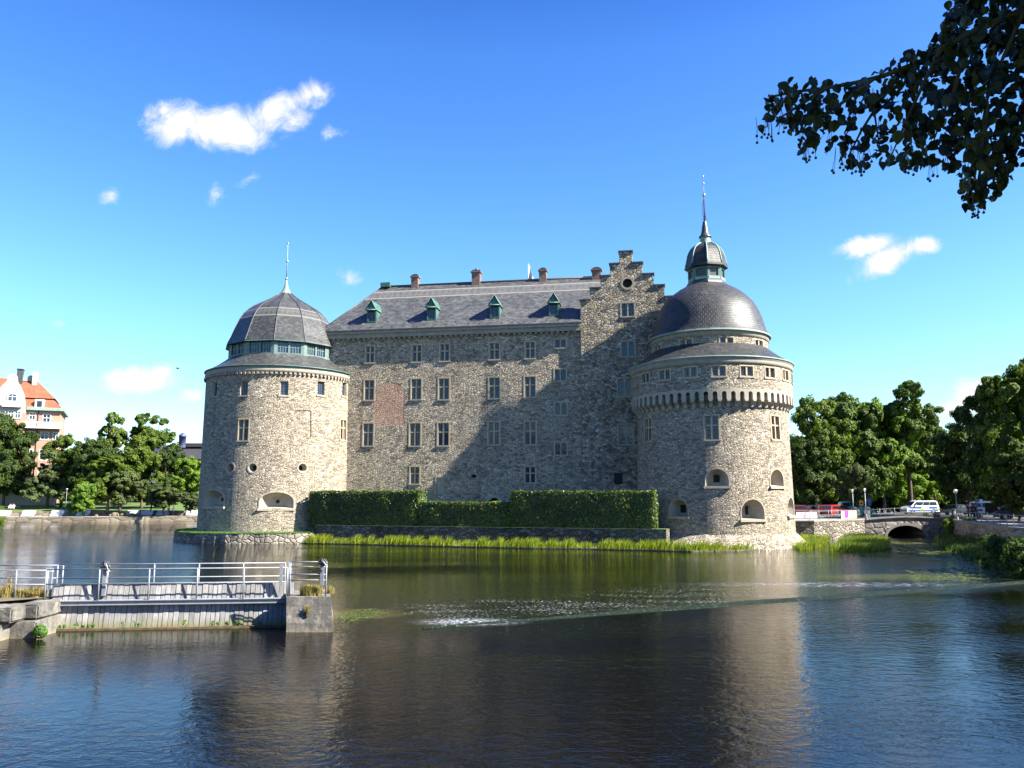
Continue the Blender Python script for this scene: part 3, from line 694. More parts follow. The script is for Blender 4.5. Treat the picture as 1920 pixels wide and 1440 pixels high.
# ------------------------------------------------------------------ round towers
class Tower:
    def __init__(s, cx, cy):
        s.c = Vector((cx, cy, 0)); s.e = (-s.c).normalized(); s.r = Vector((-s.e.y, s.e.x, 0)); s.D = s.c.length
        s.th0 = math.atan2(s.e.y, s.e.x)
    def dir(s, phi): return s.e * math.cos(phi) + s.r * math.sin(phi)
    def hit(s, px, py, R):
        d = ray(px, py); o = EYEP - s.c; a = d.x ** 2 + d.y ** 2; b = 2 * (o.x * d.x + o.y * d.y); c = o.x ** 2 + o.y ** 2 - R * R
        q = max(0.0, b * b - 4 * a * c); t = (-b - math.sqrt(q)) / (2 * a); P = EYEP + d * t; v = P - s.c
        return math.atan2(v.dot(s.r), v.dot(s.e)), P.z
    def rad(s, hw, py):
        """half width in px at row py -> radius"""
        d = ray(960, py); k = s.c.y / d.y; return hw / FPX * k * math.cos(math.atan2(s.c.x, s.c.y)) * getattr(s, 'kr', 1.0)
    def z(s, py): return zat(py, s.c.y)
    def chart(s, R0, z0, R1, z1):
        """u = angle*R0"""
        def mp(u, z, d):
            t = (z - z0) / (z1 - z0); R = R0 + (R1 - R0) * t - d; return s.c + s.dir(u / R0) * R + Vector((0, 0, z))
        return mp
def tower_shell(T_, name, mats, parent, R0, z0, R1, z1, holes, nseg=96, dz=3.0):
    mp = T_.chart(R0, z0, R1, z1); mb = MB(); C = math.pi * R0
    holed(mb, mp, -C, C, z0, z1, holes, 2 * C / nseg, dz)
    return mb.build(name, mats, parent), mp
def thole(T_, R0, Rm, px, py, wpx, hpx, k='rect', dep=0.26, side_w=None, **kw):
    """opening centred on a pixel; widths given at frontal view in px"""
    phi, zc = T_.hit(px, py, Rm); D = T_.c.y - Rm * .6
    s = D / FPX / ray(960, py).y
    w, hh = wpx * s, hpx * s
    return dict(u=phi * R0, w=w, z0=zc - hh / 2, z1=zc + hh / 2, k=k, dep=dep, **kw)

# ---- left tower
TL = Tower(at(522.5, 900, 86).x, 86.0); TL.kr = 1.022
lt = thing('round_tower', 'left round stone tower with pointed ogee slate dome and band of windows under it', 'tower', (TL.c.x, TL.c.y, 1.0))
zb, zt = 0.8, TL.z(712)
R0, R1 = TL.rad(143, 990), TL.rad(136.5, 712)
Rm = (R0 + R1) / 2
hs_, sp_ = [], []
for px in (403, 458, 533, 602, 645.5):
    h = thole(TL, R0, R1, px, 728 + (0 if 430 < px < 610 else 2), 15, 26); hs_.append(h); sp_.append((h, 'small'))
for px in (456, 644.5):
    h = thole(TL, R0, Rm, px, 806, 20, 38); hs_.append(h); sp_.append((h, 'cross'))
for px in (432, 474, 567.5): hs_.append(thole(TL, R0, Rm, px, 877, 15.5, 15.5, 'round', 0.7, splay=0.55, mback=2))
ports = [thole(TL, R0, R0, 399, 934, 58, 30, 'arch', 1.0, splay=0.45, splayz=0.55, cz=0.25, rise=0.8), thole(TL, R0, R0, 519, 938, 60, 29, 'arch', 1.1, splay=0.45, splayz=0.55, cz=0.25, rise=0.8)]
for h in ports: h['rise'] = (h['z1'] - h['z0']) * .55
hs_ += ports
wall, mpL = tower_shell(TL, 'wall', [M['stone'], M['niche'], M['void']], lt, R0, zb, R1, zt, hs_)
for h, k in sp_: window(lt, mpL, h, k, surround=0.0 if k == 'small' else 0.1)
for h in hs_:
    if h['k'] == 'round':
        mb = MB(); ring_box(mb, mpL, h['u'], h['z0'], h['z1'], h['w'], .14, -.03, .1, 0, 'round'); mb.build('round_port', M['dressed'], lt)
for h in ports:
    mb = MB(); ring_box(mb, mpL, h['u'], h['z0'] + .003, h['z1'], h['w'], .12, -.03, .1, 0, 'arch', h['rise']); bar(mb, mpL, h['u'] - h['w'] / 2 - .15, h['u'] + h['w'] / 2 + .15, h['z0'] - .22, h['z0'], -.18, .3)
    gp = mb.build('gun_port', M['dressed'], lt)
    mb = MB(); zc = h['z0'] + (h['z1'] - h['z0']) * .42; mb.face([mpL(p[0], p[1], .97 * h['dep']) for p in outline(dict(u=h['u'] + .1, w=.42, z0=zc - .18, z1=zc + .18, k='round'))]); mb.build('loophole', M['void'], gp)
# dark strips on the wall paint the shade of a blocked hatch's groove
mb = MB()
for (x0, y0, x1, y1) in ((554, 770, 583, 770), (583, 770, 583, 820)):
    a, za = TL.hit(x0, y0, Rm); b_, zb_ = TL.hit(x1, y1, Rm); n = 6
    for i in range(n):
        u0, u1 = a + (b_ - a) * i / n, a + (b_ - a) * (i + 1) / n; z0_, z1_ = za + (zb_ - za) * i / n, za + (zb_ - za) * (i + 1) / n
        du_, dz_ = (0, .05) if x0 != x1 else (.05 / R0, 0)
        mb.face([mpL((u0 - du_) * R0, z0_ - dz_, -.01), mpL((u1 - du_ if x0 != x1 else u0 + du_) * R0, (z1_ - dz_) if x0 != x1 else z0_, -.01), mpL((u1 + du_) * R0, z1_ + dz_, -.01), mpL((u0 + du_ if x0 != x1 else u1 - du_) * R0, (z0_ + dz_) if x0 != x1 else z1_, -.01)])
mb.build('groove_shade', M['void'], lt)
# cornice with dentils
mb = MB(); Re = TL.rad(139.5, 705); Rc = R1
mb.lathe(TL.c, [(R1 - .1, zt - .35), (R1 + .12, zt - .3), (R1 + .16, zt - .05), (Re - .12, zt + .12), (Re - .05, zt + .3), (Re - .5, zt + .35)], 96)
for i in range(110):
    th = 2 * math.pi * i / 110; dv = Vector((math.cos(th), math.sin(th), 0)); tv = Vector((-dv.y, dv.x, 0))
    mb.obox(TL.c + dv * (R1 + .1) + Vector((0, 0, zt - .42)), tv * .11, dv * .12, (0, 0, .09))
mb.build('cornice', M['cornice'], lt)
# skirt roof
mb = MB(); ze = zt + .3; zd = TL.z(680); Rd = TL.rad(99, 660)
prof = [(Re, ze), (Re - .02, ze + .06)] + [(Re + (Rd - Re) * t, ze + .06 + (zd - ze) * (0.72 * t + .28 * t * t)) for t in [i / 6 for i in range(1, 7)]]
mb.lathe(TL.c, prof, 96, 0, 0); sk = mb.build('skirt_roof', M['slate_tower'], lt)
mb = MB(); mb.lathe(TL.c, [(Re - .02, ze - .05), (Re + .06, ze - .02), (Re + .06, ze + .07), (Re - .02, ze + .09)], 96); mb.build('gutter', M['copper'], sk)
# window band: twelve-sided drum
NS = 12; ph0 = TL.th0 + math.radians(-9.5)     # one edge just left of the axis
zd1 = TL.z(652); Rdd = Rd / math.cos(math.pi / NS) * .995
PANES = []; BARS = []; drum = MB(); bars_ = MB()
def edgept(k, R, z): th = ph0 + 2 * math.pi * k / NS; return TL.c + Vector((math.cos(th) * R, math.sin(th) * R, z))
for k in range(NS):
    a, b_ = edgept(k, Rdd, 0), edgept(k + 1, Rdd, 0); L = (b_ - a).length; U_ = (b_ - a).normalized(); Nn = Vector((U_.y, -U_.x, 0))
    mp = lambda u, z, d: a + U_ * u + Vector((0, 0, z)) - Nn * d
    z0_, z1_ = zd - .5, zd1 + .02; H_ = z1_ - z0_; hw = (L - .9) / 2
    hh = [dict(u=L / 2 + s * (hw / 2 + .1), w=hw, z0=z0_ + H_ * .30, z1=z1_ - H_ * .16, dep=.15, back=False) for s in (-1, 1)]
    holed(drum, mp, 0, L, z0_, z1_, hh, 9, 9, 0, 1)
    for h in hh:
        q = [(h['u'] - h['w'] / 2, h['z0']), (h['u'] + h['w'] / 2, h['z0']), (h['u'] + h['w'] / 2, h['z1']), (h['u'] - h['w'] / 2, h['z1'])]
        _p = MB(); _p.face([mp(*p, .13) for p in q]); PANES.append(_p)
        bars_ = MB(); BARS.append(bars_)
        for i in (1, 2, 3): x = h['u'] - h['w'] / 2 + h['w'] * i / 4; bar(bars_, mp, x - .015, x + .015, h['z0'], h['z1'], .06, .12)
        zc = (h['z0'] + h['z1']) / 2; bar(bars_, mp, h['u'] - h['w'] / 2, h['u'] + h['w'] / 2, zc - .015, zc + .015, .06, .12)
M['band'] = plain('pale_green_paint', (.10, .15, .135), .6, .15); wb = drum.build('window_band', [M['band'], M['darkmetal']], lt)
[_p.build('pane', M['glass'], wb) for _p in PANES]; [_p.build('glazing_bars', M['copper_pale'], wb) for _p in BARS]
# dome
prof_px = [(104, 657), (103, 654), (98, 644), (91, 626), (83.5, 609), (76.5, 598), (67, 588), (58, 581), (47, 574.5), (37, 569), (27, 563), (17.5, 556.5), (10.5, 551)]
prof = [(TL.rad(a, y) / math.cos(math.pi / NS) * .99, TL.z(y)) for a, y in prof_px]
mb = MB(); mb.lathe(TL.c, [(prof[0][0] - .25, prof[0][1] - .12), (prof[0][0], prof[0][1] - .08)], NS, ph0, 1, False); mb.lathe(TL.c, prof, NS, ph0, 0, False)
mb.face([TL.c + Vector((math.cos(ph0 + 2 * math.pi * k / NS) * (prof[0][0] - .2), math.sin(ph0 + 2 * math.pi * k / NS) * (prof[0][0] - .2), prof[0][1] - .11)) for k in range(NS)][::-1], 1)
dome = mb.build('dome', [M['slate_tower'], M['darkmetal']], lt)
mb = MB()
for k in range(NS):
    th = ph0 + 2 * math.pi * k / NS; mb.tube([TL.c + Vector((math.cos(th) * r, math.sin(th) * r, z + .02)) for r, z in prof], .045, 5)
mb.build('dome_rib', M['darkmetal'], dome)
mb = MB(); mb.lathe(TL.c, [(prof[0][0] + .0, prof[0][1] - .06), (prof[0][0] + .06, prof[0][1] - .02), (prof[0][0] + .0, prof[0][1] + .05)], NS, ph0, 0, False); mb.build('dome_gutter', M['copper'], dome)
fin = [(11.5, 552), (8, 547), (5, 541), (3, 534), (1.8, 527), (1.2, 523)]
mb = MB(); mb.lathe(TL.c, [(TL.rad(a, y), TL.z(y)) for a, y in fin], 16)
mb.tube([TL.c + Vector((0, 0, TL.z(524))), TL.c + Vector((0, 0, TL.z(455)))], [.06, .03], 8)
fn = mb.build('finial', M['copper_pale'], lt)
mb = MB()
for y, r in ((523, .16), (490, .15), (456, .12)): mb.sphere(TL.c + Vector((0, 0, TL.z(y))), r)
mb.build('finial_ball', M['gold'], fn)

# ---- right tower
TR = Tower(at(1337.5, 900, 75).x, 75.0)
rt = thing('round_tower', 'right round stone tower with smooth slate onion dome, lantern and arched corbel band', 'tower', (TR.c.x, TR.c.y, 0.5))
zb = 0.0; zt = TR.z(750); R0, R1 = TR.rad(148, 985), TR.rad(139.5, 745); Rm = (R0 + R1) / 2
hs_, sp_ = [], []
for px in (1216, 1334.6, 1453.5):
    h = thole(TR, R0, R1, px, 802 if px != 1216 else 806, 25, 43); hs_.append(h); sp_.append((h, 'cross'))
ports = [thole(TR, R0, R0, 1344.6, 895, 42, 31, 'arch', 0.9, splay=.55, splayz=.75, cz=.1), thole(TR, R0, R0, 1459.5, 896, 40, 31, 'arch', 1.0, splay=.45, splayz=.6, cz=.3),
         thole(TR, R0, R0, 1271, 952, 38, 32, 'arch', .9, splay=.5, splayz=.7, cz=.2), thole(TR, R0, R0, 1413, 955, 46, 36, 'arch', 1.1, splay=.5, splayz=.7, cz=.2), thole(TR, R0, R0, 1485, 950, 40, 34, 'arch', .9, splay=.5)]
hs_ += ports
wall, mpR = tower_shell(TR, 'wall', [M['stone'], M['niche'], M['void']], rt, R0, zb, R1, zt, hs_)
for h, k in sp_: window(rt, mpR, h, k)
for h in ports:
    r_ = h['w'] / 2
    mb = MB(); ring_box(mb, mpR, h['u'], h['z0'] + .003, h['z1'], h['w'], .1, -.03, .1, 0, 'arch', None); bar(mb, mpR, h['u'] - h['w'] / 2 - .14, h['u'] + h['w'] / 2 + .14, h['z0'] - .2, h['z0'], -.2, .3)
    gp = mb.build('gun_port', M['dressed'], rt)
    mb = MB(); H_ = h['z1'] - h['z0']; ww = .5 if h in (ports[0], ports[2]) else .25
    mb.face([mpR(p[0], p[1], .96 * h['dep']) for p in outline(dict(u=h['u'], w=ww * 2 * .6, z0=h['z0'] + H_ * .22, z1=h['z0'] + H_ * .68, k='arch', rise=.15))])
    for q in (-.15, .0, .15):
        mb.face([mpR(h['u'] + q * 1.5 - .015, h['z0'] + H_ * .22, .9 * h['dep']), mpR(h['u'] + q * 1.5 + .015, h['z0'] + H_ * .22, .9 * h['dep']), mpR(h['u'] + q * 1.5 + .015, h['z0'] + H_ * .65, .9 * h['dep']), mpR(h['u'] + q * 1.5 - .015, h['z0'] + H_ * .65, .9 * h['dep'])], 0)
    mb.build('loophole', M['void'], gp)
# upper drum on corbels
Ru = TR.rad(150.5, 720); zc0 = TR.z(766) ; zc1 = TR.z(752); ztop = TR.z(698)
NC = 60; Cu = math.pi * Ru; pitch = 2 * Cu / NC
mpU = TR.chart(Ru, zc0, Ru, ztop)
mb = MB(); hs2 = [dict(u=-Cu + pitch * (i + .5), w=pitch * .50, z0=zc0, z1=zc1 + .0, k='arch', dep=Ru - R1 - .02, back=False) for i in range(NC)]
zc2 = zc1 + .22
holed(mb, mpU, -Cu, Cu, zc0, zc2, hs2, pitch, 9, 0, 0, open_bottom=True)
band = mb.build('arch_band', M['niche'], rt)
zq0 = TR.z(780)
proto = None
for i in range(NC):
    u = -Cu + pitch * i; a = u / Ru; dv = TR.dir(a); tv = Vector((-dv.y, dv.x, 0)); hwid = pitch * .19
    if proto is None:
        mb = MB(); a0_ = dv; sides = []
        pr = [(R1 - .02, zq0), (R1 + .16, zq0 + .12), (R1 + .22, zq0 + (zc0 - zq0) * .5), (Ru + .02, zc0 - .12), (Ru + .02, zc0 + .02), (R1 - .02, zc0 + .02)]
        A_ = [TR.c + dv * r + tv * hwid + Vector((0, 0, z)) for r, z in pr]; B_ = [TR.c + dv * r - tv * hwid + Vector((0, 0, z)) for r, z in pr]
        mb.face(A_); mb.face(B_[::-1])
        for k in range(len(pr) - 1): mb.face([A_[k], B_[k], B_[k + 1], A_[k + 1]])
        # build relative to the tower's own origin
        o = mb.build('corbel', M['niche'], rt); proto = o; ang0 = math.atan2(dv.y, dv.x)
    else:
        o = proto.copy(); COL.objects.link(o); o.parent = rt; o.rotation_euler[2] = math.atan2(dv.y, dv.x) - ang0
hs3, sp3 = [], []
for k in range(-9, 10):
    phi = math.radians(6.0 + 18.9 * k)
    if abs(phi) > math.radians(100): continue
    zc = TR.hit(1350, 695.5, Ru)[1]; sc_ = 67 / FPX
    h = dict(u=phi * Ru, w=25.5 * sc_, z0=zc - .43, z1=zc + .42, dep=.24); hs3.append(h); sp3.append(h)
mb = MB(); holed(mb, mpU, -Cu, Cu, zc2, ztop, hs3, 2 * Cu / 96, 3, 0, 1)
ud = mb.build('upper_wall', [M['stone'], M['dressed']], rt)
for h in sp3: window(rt, mpU, h, 'pair', dep=.2, surround=.09)
def cornice_ring(T_, Rw, Re_, z_, name, parent):
    mb = MB(); mb.lathe(T_.c, [(Rw - .1, z_ - .40), (Rw + .05, z_ - .38), (Rw + .10, z_ - .1), (Re_ - .1, z_ + .08), (Re_, z_ + .14), (Re_, z_ + .26), (Re_ - .4, z_ + .3)], 96)
    return mb.build(name, M['cornice'], parent)
Re = TR.rad(153, 688)
cornice_ring(TR, Ru, Re, ztop, 'cornice', rt)
ze = ztop + .26; Rd = TR.rad(109.5, 650); zd = TR.z(663)
prof = [(Re + .03, ze)] + [(Re + (Rd - Re) * t, ze + .05 + (zd - ze) * (0.78 * t + .22 * t * t)) for t in [i / 6 for i in range(1, 7)]]
mb = MB(); mb.lathe(TR.c, prof, 96); sk = mb.build('skirt_roof', M['slate_dark'], rt)
mb = MB(); mb.lathe(TR.c, [(Re, ze - .06), (Re + .07, ze - .04), (Re + .07, ze + .05), (Re, ze + .07)], 96); mb.build('gutter', M['copper_pale'], sk)
zi0, zi1 = zd - .8, TR.z(641); mpI = TR.chart(Rd, zi0, Rd, zi1); Ci = math.pi * Rd
hs4 = []
for k in range(-4, 5):
    phi = math.radians(16.7 + 38.5 * k)
    if abs(phi) > math.radians(110): continue
    zc = TR.hit(1362, 640, Rd)[1]; h = dict(u=phi * Rd, w=27 * 68.5 / FPX, z0=zc - .42, z1=zc + .36, dep=.22); hs4.append(h)
mb = MB(); holed(mb, mpI, -Ci, Ci, zi0, zi1, hs4, 2 * Ci / 80, 3, 0, 1); mb.build('inner_wall', [M['stone'], M['dressed']], rt)
for h in hs4: window(rt, mpI, h, 'pair', dep=.18, surround=.09)
Rde = TR.rad(113.5, 633)
cornice_ring(TR, Rd, Rde, zi1 - .05, 'dome_cornice', rt)
prof_px = [(114.5, 639), (112, 635), (107.5, 626), (104, 615), (100.5, 603), (96, 591), (90.5, 580), (84, 571), (76, 562.5), (66, 554), (55, 546.5), (44, 540.5), (36, 537)]
mb = MB(); prof = [(TR.rad(a, y), TR.z(y)) for a, y in prof_px]; mb.lathe(TR.c, prof, 96, 0, 0, True); dome = mb.build('dome', M['slate_dark'], rt)
mb = MB(); z_ = prof[0][1]; mb.lathe(TR.c, [(Rde - .02, z_ - .10), (Rde + .09, z_ - .08), (Rde + .09, z_ + .02), (Rde - .02, z_ + .05)], 96); mb.build('dome_gutter', M['copper_pale'], dome)
# lantern: octagon
N8 = 8; ph8 = TR.th0 + math.radians(4)
mb = MB(); lan = [(39.5, 537.5), (38, 534), (36, 531), (35, 530)]
mb.lathe(TR.c, [(TR.rad(a, y), TR.z(y)) for a, y in lan], N8, ph8, 1, False)
Rl = TR.rad(35, 520); z0_, z1_ = TR.z(530.5), TR.z(507)
def e8(k, R, z): th = ph8 + 2 * math.pi * k / N8; return TR.c + Vector((math.cos(th) * R, math.sin(th) * R, z))
pn = MB()
for k in range(N8):
    a, b_ = e8(k, Rl, 0), e8(k + 1, Rl, 0); L = (b_ - a).length; U_ = (b_ - a).normalized(); Nn = Vector((U_.y, -U_.x, 0))
    mp = lambda u, z, d: a + U_ * u + Vector((0, 0, z)) - Nn * d
    H_ = z1_ - z0_; h = dict(u=L / 2, w=L * .62, z0=z0_ + H_ * .28, z1=z1_ - H_ * .14, dep=.12, back=False)
    holed(mb, mp, 0, L, z0_, z1_, [h], 9, 9, 0, 1)
    bar(mb, mp, L * .08, L * .92, z0_ + H_ * .02, z0_ + H_ * .22, -.03, .05, 2)
    pn.face([mp(L * .19, h['z0'], .1), mp(L * .81, h['z0'], .1), mp(L * .81, h['z1'], .1), mp(L * .19, h['z1'], .1)])
lw_ = mb.build('lantern', [M['copper'], M['darkmetal'], M['copper_pale']], rt)
pn.build('louvre', M['darkmetal'], lw_)
prof_px = [(35, 507.5), (41.5, 505), (41.5, 503.5), (39.5, 500), (37.5, 494), (36, 487), (34.5, 480), (32, 474), (28.5, 468), (23, 463), (16, 459), (10.5, 456.5)]
prof = [(TR.rad(a, y), TR.z(y)) for a, y in prof_px]
mb = MB(); mb.lathe(TR.c, prof, N8, ph8, 0, False); ld_ = mb.build('lantern_dome', M['slate_dark'], rt)
mb = MB()
for k in range(N8):
    th = ph8 + 2 * math.pi * k / N8; mb.tube([TR.c + Vector((math.cos(th) * r, math.sin(th) * r, z + .02)) for r, z in prof[3:]], .06, 5)
mb.build('lantern_rib', M['copper_pale'], ld_)
mb = MB(); mb.lathe(TR.c, [(TR.rad(a, y), TR.z(y)) for a, y in [(11, 458), (10.5, 453), (9.5, 447), (9.5, 445)]], 20); sp = mb.build('spire_collar', M['copper_pale'], rt)
mb = MB(); mb.lathe(TR.c, [(TR.rad(a, y), TR.z(y)) for a, y in [(12, 445.5), (12, 444), (8.5, 441), (6.5, 434), (5.5, 425), (4.0, 420), (3.5, 416), (1.6, 414)]], 20)
spire = mb.build('spire', M['darkmetal'], rt)
mb = MB(); mb.tube([TR.c + Vector((0, 0, TR.z(415))), TR.c + Vector((0, 0, TR.z(366))), TR.c + Vector((0, 0, TR.z(330)))], [.07, .045, .02], 8)
for k in range(4):
    dv = Vector((math.cos(k * math.pi / 2 + .5), math.sin(k * math.pi / 2 + .5), 0))
    pts = [(0.02, 412), (.25, 411), (.22, 407), (.05, 408)]; mb.tube([TR.c + dv * r + Vector((0, 0, TR.z(y))) for r, y in pts], .025, 5)
    pts = [(.02, 409), (.2, 405), (.24, 398), (.22, 388), (.15, 380), (.05, 374), (0.02, 370)]; mb.tube([TR.c + dv * r + Vector((0, 0, TR.z(y))) for r, y in pts], .022, 5)
mb.build('finial', M['ironblue'], spire)
mb = MB()
for y, r in ((366, .15), (344, .09), (331, .07)): mb.sphere(TR.c + Vector((0, 0, TR.z(y))), r)
mb.build('finial_ball', M['gold'], spire)
# rocky footing
mb = MB(); n = 72
rr = [1 + .5 * random.random() for _ in range(n)]
for j in range(n):
    a, b_ = 2 * math.pi * j / n, 2 * math.pi * (j + 1) / n; r0_, r1_ = rr[j], rr[(j + 1) % n]
    def pp(th, r, z): return TR.c + Vector((math.cos(th), math.sin(th), 0)) * (R0 + r) + Vector((0, 0, z))
    mb.face([pp(a, r0_ * .9 + .5, -.6), pp(b_, r1_ * .9 + .5, -.6), pp(b_, r1_ * .55, .45), pp(a, r0_ * .55, .45)], 0, [(a * 8, 0), (b_ * 8, 0), (b_ * 8, 1), (a * 8, 1)])
    mb.face([pp(a, r0_ * .55, .45), pp(b_, r1_ * .55, .45), pp(b_, -.1, 1.0 + .2 * r1_), pp(a, -.1, 1.0 + .2 * r0_)], 0, [(a * 8, 1), (b_ * 8, 1), (b_ * 8, 2), (a * 8, 2)])
mb.build('stone_footing', M['stone'], rt)
# ------------------------------------------------------------------ water
m, nt, b = new_mat('river_water'); M['water'] = m
c = objc(nt)
P1, P2 = ground(858, 1174), ground(1925, 1094)
wd = (P2 - P1).normalized(); wn = Vector((-wd.y, wd.x, 0))
if wn.y < 0: wn = -wn
def dotn(v, off): # signed coordinate along v
    n = nt.new('ShaderNodeVectorMath', {0: c, 1: tuple(v)}, operation='DOT_PRODUCT').outputs['Value']; return nt.math('SUBTRACT', n, off)
s_up = nt.math('ADD', dotn(wn, P1.dot(wn)), nt.math('MULTIPLY', nt.math('SUBTRACT', nt.noise(c, .5, 4, .6), .5), 1.6)); t_al = dotn(wd, P1.dot(wd))
LW = (P2 - P1).length
r1 = nt.noise(nt.mapping(c, scale=(1.0, 1.25, 1)), 2.6, 3, 0.55, 0.6); r2 = nt.noise(nt.mapping(c, scale=(1.0, 1.5, 1), rot=(0, 0, .25)), 8.5, 3, 0.5, .4); r3 = nt.noise(c, 0.22, 2, 0.5)
hgt = nt.math('ADD', nt.math('MULTIPLY', r1, 1.0), nt.math('MULTIPLY', r2, 0.28))
calm = nt.smooth(nt.noise(nt.mapping(c, scale=(.5, 1.6, 1)), 0.11, 3, 0.5), 0.35, 0.62, 0.35, 1.0)
sx_ = nt.new('ShaderNodeSeparateXYZ', {0: c}).outputs
ruf = nt.math('MAXIMUM', nt.math('MULTIPLY', nt.smooth(sx_[0], -26, -14, 1, 0), nt.math('MULTIPLY', nt.smooth(sx_[1], 30, 40), nt.smooth(sx_[1], 112, 96, 0, 1) if False else nt.smooth(sx_[1], 96, 112, 1, 0))),
               nt.math('MULTIPLY', nt.smooth(sx_[0], 14, 24), nt.math('MULTIPLY', nt.smooth(sx_[1], 32, 40), nt.smooth(sx_[1], 56, 68, .55, 0))))
hgt = nt.math('MULTIPLY', nt.math('MULTIPLY', hgt, calm), nt.math('ADD', 1.0, nt.math('MULTIPLY', ruf, 2.2)))
# ripples of the riffle upstream of the weir
upm = nt.math('MULTIPLY', nt.smooth(s_up, -0.3, 0.6), nt.smooth(s_up, 14, 22, 1, 0))
upm = nt.math('MULTIPLY', upm, nt.smooth(t_al, -14, 2))
hgt = nt.math('ADD', hgt, nt.math('MULTIPLY', nt.math('MULTIPLY', nt.noise(nt.mapping(c, scale=(1, 1.2, 1)), 4.0, 4, .6, 1.0), upm), 0.6))
foam_d = nt.math('MULTIPLY', nt.smooth(s_up, 0.2, 1.0), nt.smooth(s_up, 4.5, 13, 1, 0))
foam_d = nt.math('MULTIPLY', nt.math('MULTIPLY', foam_d, nt.smooth(t_al, -6.0, 1.5)), nt.smooth(t_al, 12.0, 26.0, 1, .35))
fn_ = nt.noise(nt.mapping(c, scale=(1, 1.15, 1), rot=(0, 0, .4)), 9, 3, 0.65, .5); fl_ = nt.noise(nt.mapping(c, scale=(.35, 1.3, 1), rot=(0, 0, -.25)), 0.55, 4, .6, .8)
thr = nt.smooth(nt.math('ADD', nt.math('MULTIPLY', foam_d, 0.8), nt.math('MULTIPLY', fl_, 1.0)), 0.75, 1.5, 0.82, 0.565)
foam = nt.math('MULTIPLY', nt.smooth(nt.math('SUBTRACT', fn_, thr), 0.0, 0.04), nt.math('GREATER_THAN', foam_d, 0.02))
# white water tongue at the crest end
tip = ground(880, 1166)
dv = nt.new('ShaderNodeVectorMath', {0: nt.mapping(nt.new('ShaderNodeVectorMath', {0: c, 1: tuple(tip)}, operation='SUBTRACT').outputs[0], scale=(.8, 1.6, 1))}, operation='LENGTH').outputs['Value']
foam2 = nt.math('MULTIPLY', nt.smooth(dv, 0.3, 1.9, 1, 0), nt.smooth(nt.noise(c, 6, 5, .7), 0.42, 0.58))
tip2 = ground(1560, 1096)
dv2 = nt.new('ShaderNodeVectorMath', {0: nt.mapping(nt.new('ShaderNodeVectorMath', {0: c, 1: tuple(tip2)}, operation='SUBTRACT').outputs[0], scale=(.16, .9, 1))}, operation='LENGTH').outputs['Value']
foam3 = nt.math('MULTIPLY', nt.smooth(dv2, 0.3, 1.6, 1, 0), nt.smooth(nt.noise(nt.mapping(c, scale=(.5, 1.5, 1)), 4, 5, .7), 0.50, 0.62))
foam = nt.math('MAXIMUM', nt.math('MAXIMUM', foam, foam2), nt.math('MULTIPLY', foam3, .9), clamp=True)
# algae mats just below the surface
def mat_at(px, py, sx, sy):
    p = ground(px, py); q = nt.new('ShaderNodeVectorMath', {0: nt.mapping(nt.new('ShaderNodeVectorMath', {0: c, 1: tuple(p)}, operation='SUBTRACT').outputs[0], scale=(1 / sx, 1 / sy, 1))}, operation='LENGTH').outputs['Value']
    return nt.smooth(nt.math('ADD', q, nt.math('MULTIPLY', nt.math('SUBTRACT', nt.noise(c, 1.1, 5, .7), .5), 2.2)), .3, 1.0, 1, 0)
alg = nt.math('MAXIMUM', mat_at(672, 1152, 2.0, 1.6), nt.math('MAXIMUM', mat_at(1700, 1082, 7, 2.6), mat_at(1850, 1072, 5, 2.2)))
alg = nt.math('MULTIPLY', alg, 0.75)
deep = nt.mix(nt.noise(c, 0.3, 3, .6), (0.0010, 0.0008, 0.0005), (0.0032, 0.0022, 0.0010))
col = nt.mix(alg, deep, nt.mix(nt.noise(c, 3, 4, .7), (0.045, 0.05, 0.010), (0.09, 0.09, 0.022)))
col = nt.mix(foam, col, (0.30, 0.32, 0.34))
setp(nt, b, Base_Color=col, Roughness=nt.math('ADD', 0.03, nt.math('MULTIPLY', foam, 0.5)), Normal=nt.bump(hgt, 0.5, 0.05), Specular_IOR_Level=0.36, IOR=1.33)
mb = MB(); mb.face([(-900, -60, 0), (900, -60, 0), (900, 700, 0), (-900, 700, 0)]); tag(mb.build('water', M['water']), kind='structure')
# weir crest: a low submerged sill with smooth green water sliding over it
m, nt, b = new_mat('weir_sill'); c = objc(nt)
sp_ = nt.smooth(nt.noise(nt.mapping(c, scale=(1, 1, 1)), 9, 3, .7), .60, .66)
setp(nt, b, Base_Color=nt.mix(sp_, nt.mix(nt.noise(c, .8, 4, .6), (0.008, 0.014, 0.009), (0.018, 0.026, 0.017)), (.12, .14, .12)), Roughness=0.55, Specular_IOR_Level=.03, Normal=nt.bump(nt.noise(c, 5, 4, .6), .6, .05))
mb = MB(); n = 40
for i in range(n):
    q = []
    for t in (i / n, (i + 1) / n):
        p = P1 - wd * 1.2 + wd * (LW + 8) * t; w0 = (.08 + .85 * min(1, t * 4)) ; w0 += .06 * math.sin(t * 37)
        cv_ = wn * (1.1 * t * (1 - t) * -1)
        q.append((p + cv_ - wn * w0 * .2, p + cv_ + wn * (w0 * 1.5), t))
    (a0, b0_, _), (a1, b1, _) = q
    up = Vector((0, 0, .02)); mid0, mid1 = (a0 + b0_) / 2 + Vector((0, 0, .05)), (a1 + b1) / 2 + Vector((0, 0, .05))
    mb.face([a0 - up, a1 - up, mid1, mid0], sm=True); mb.face([mid0, mid1, b1 - up, b0_ - up], sm=True)
tag(mb.build('weir_crest', m), kind='structure')

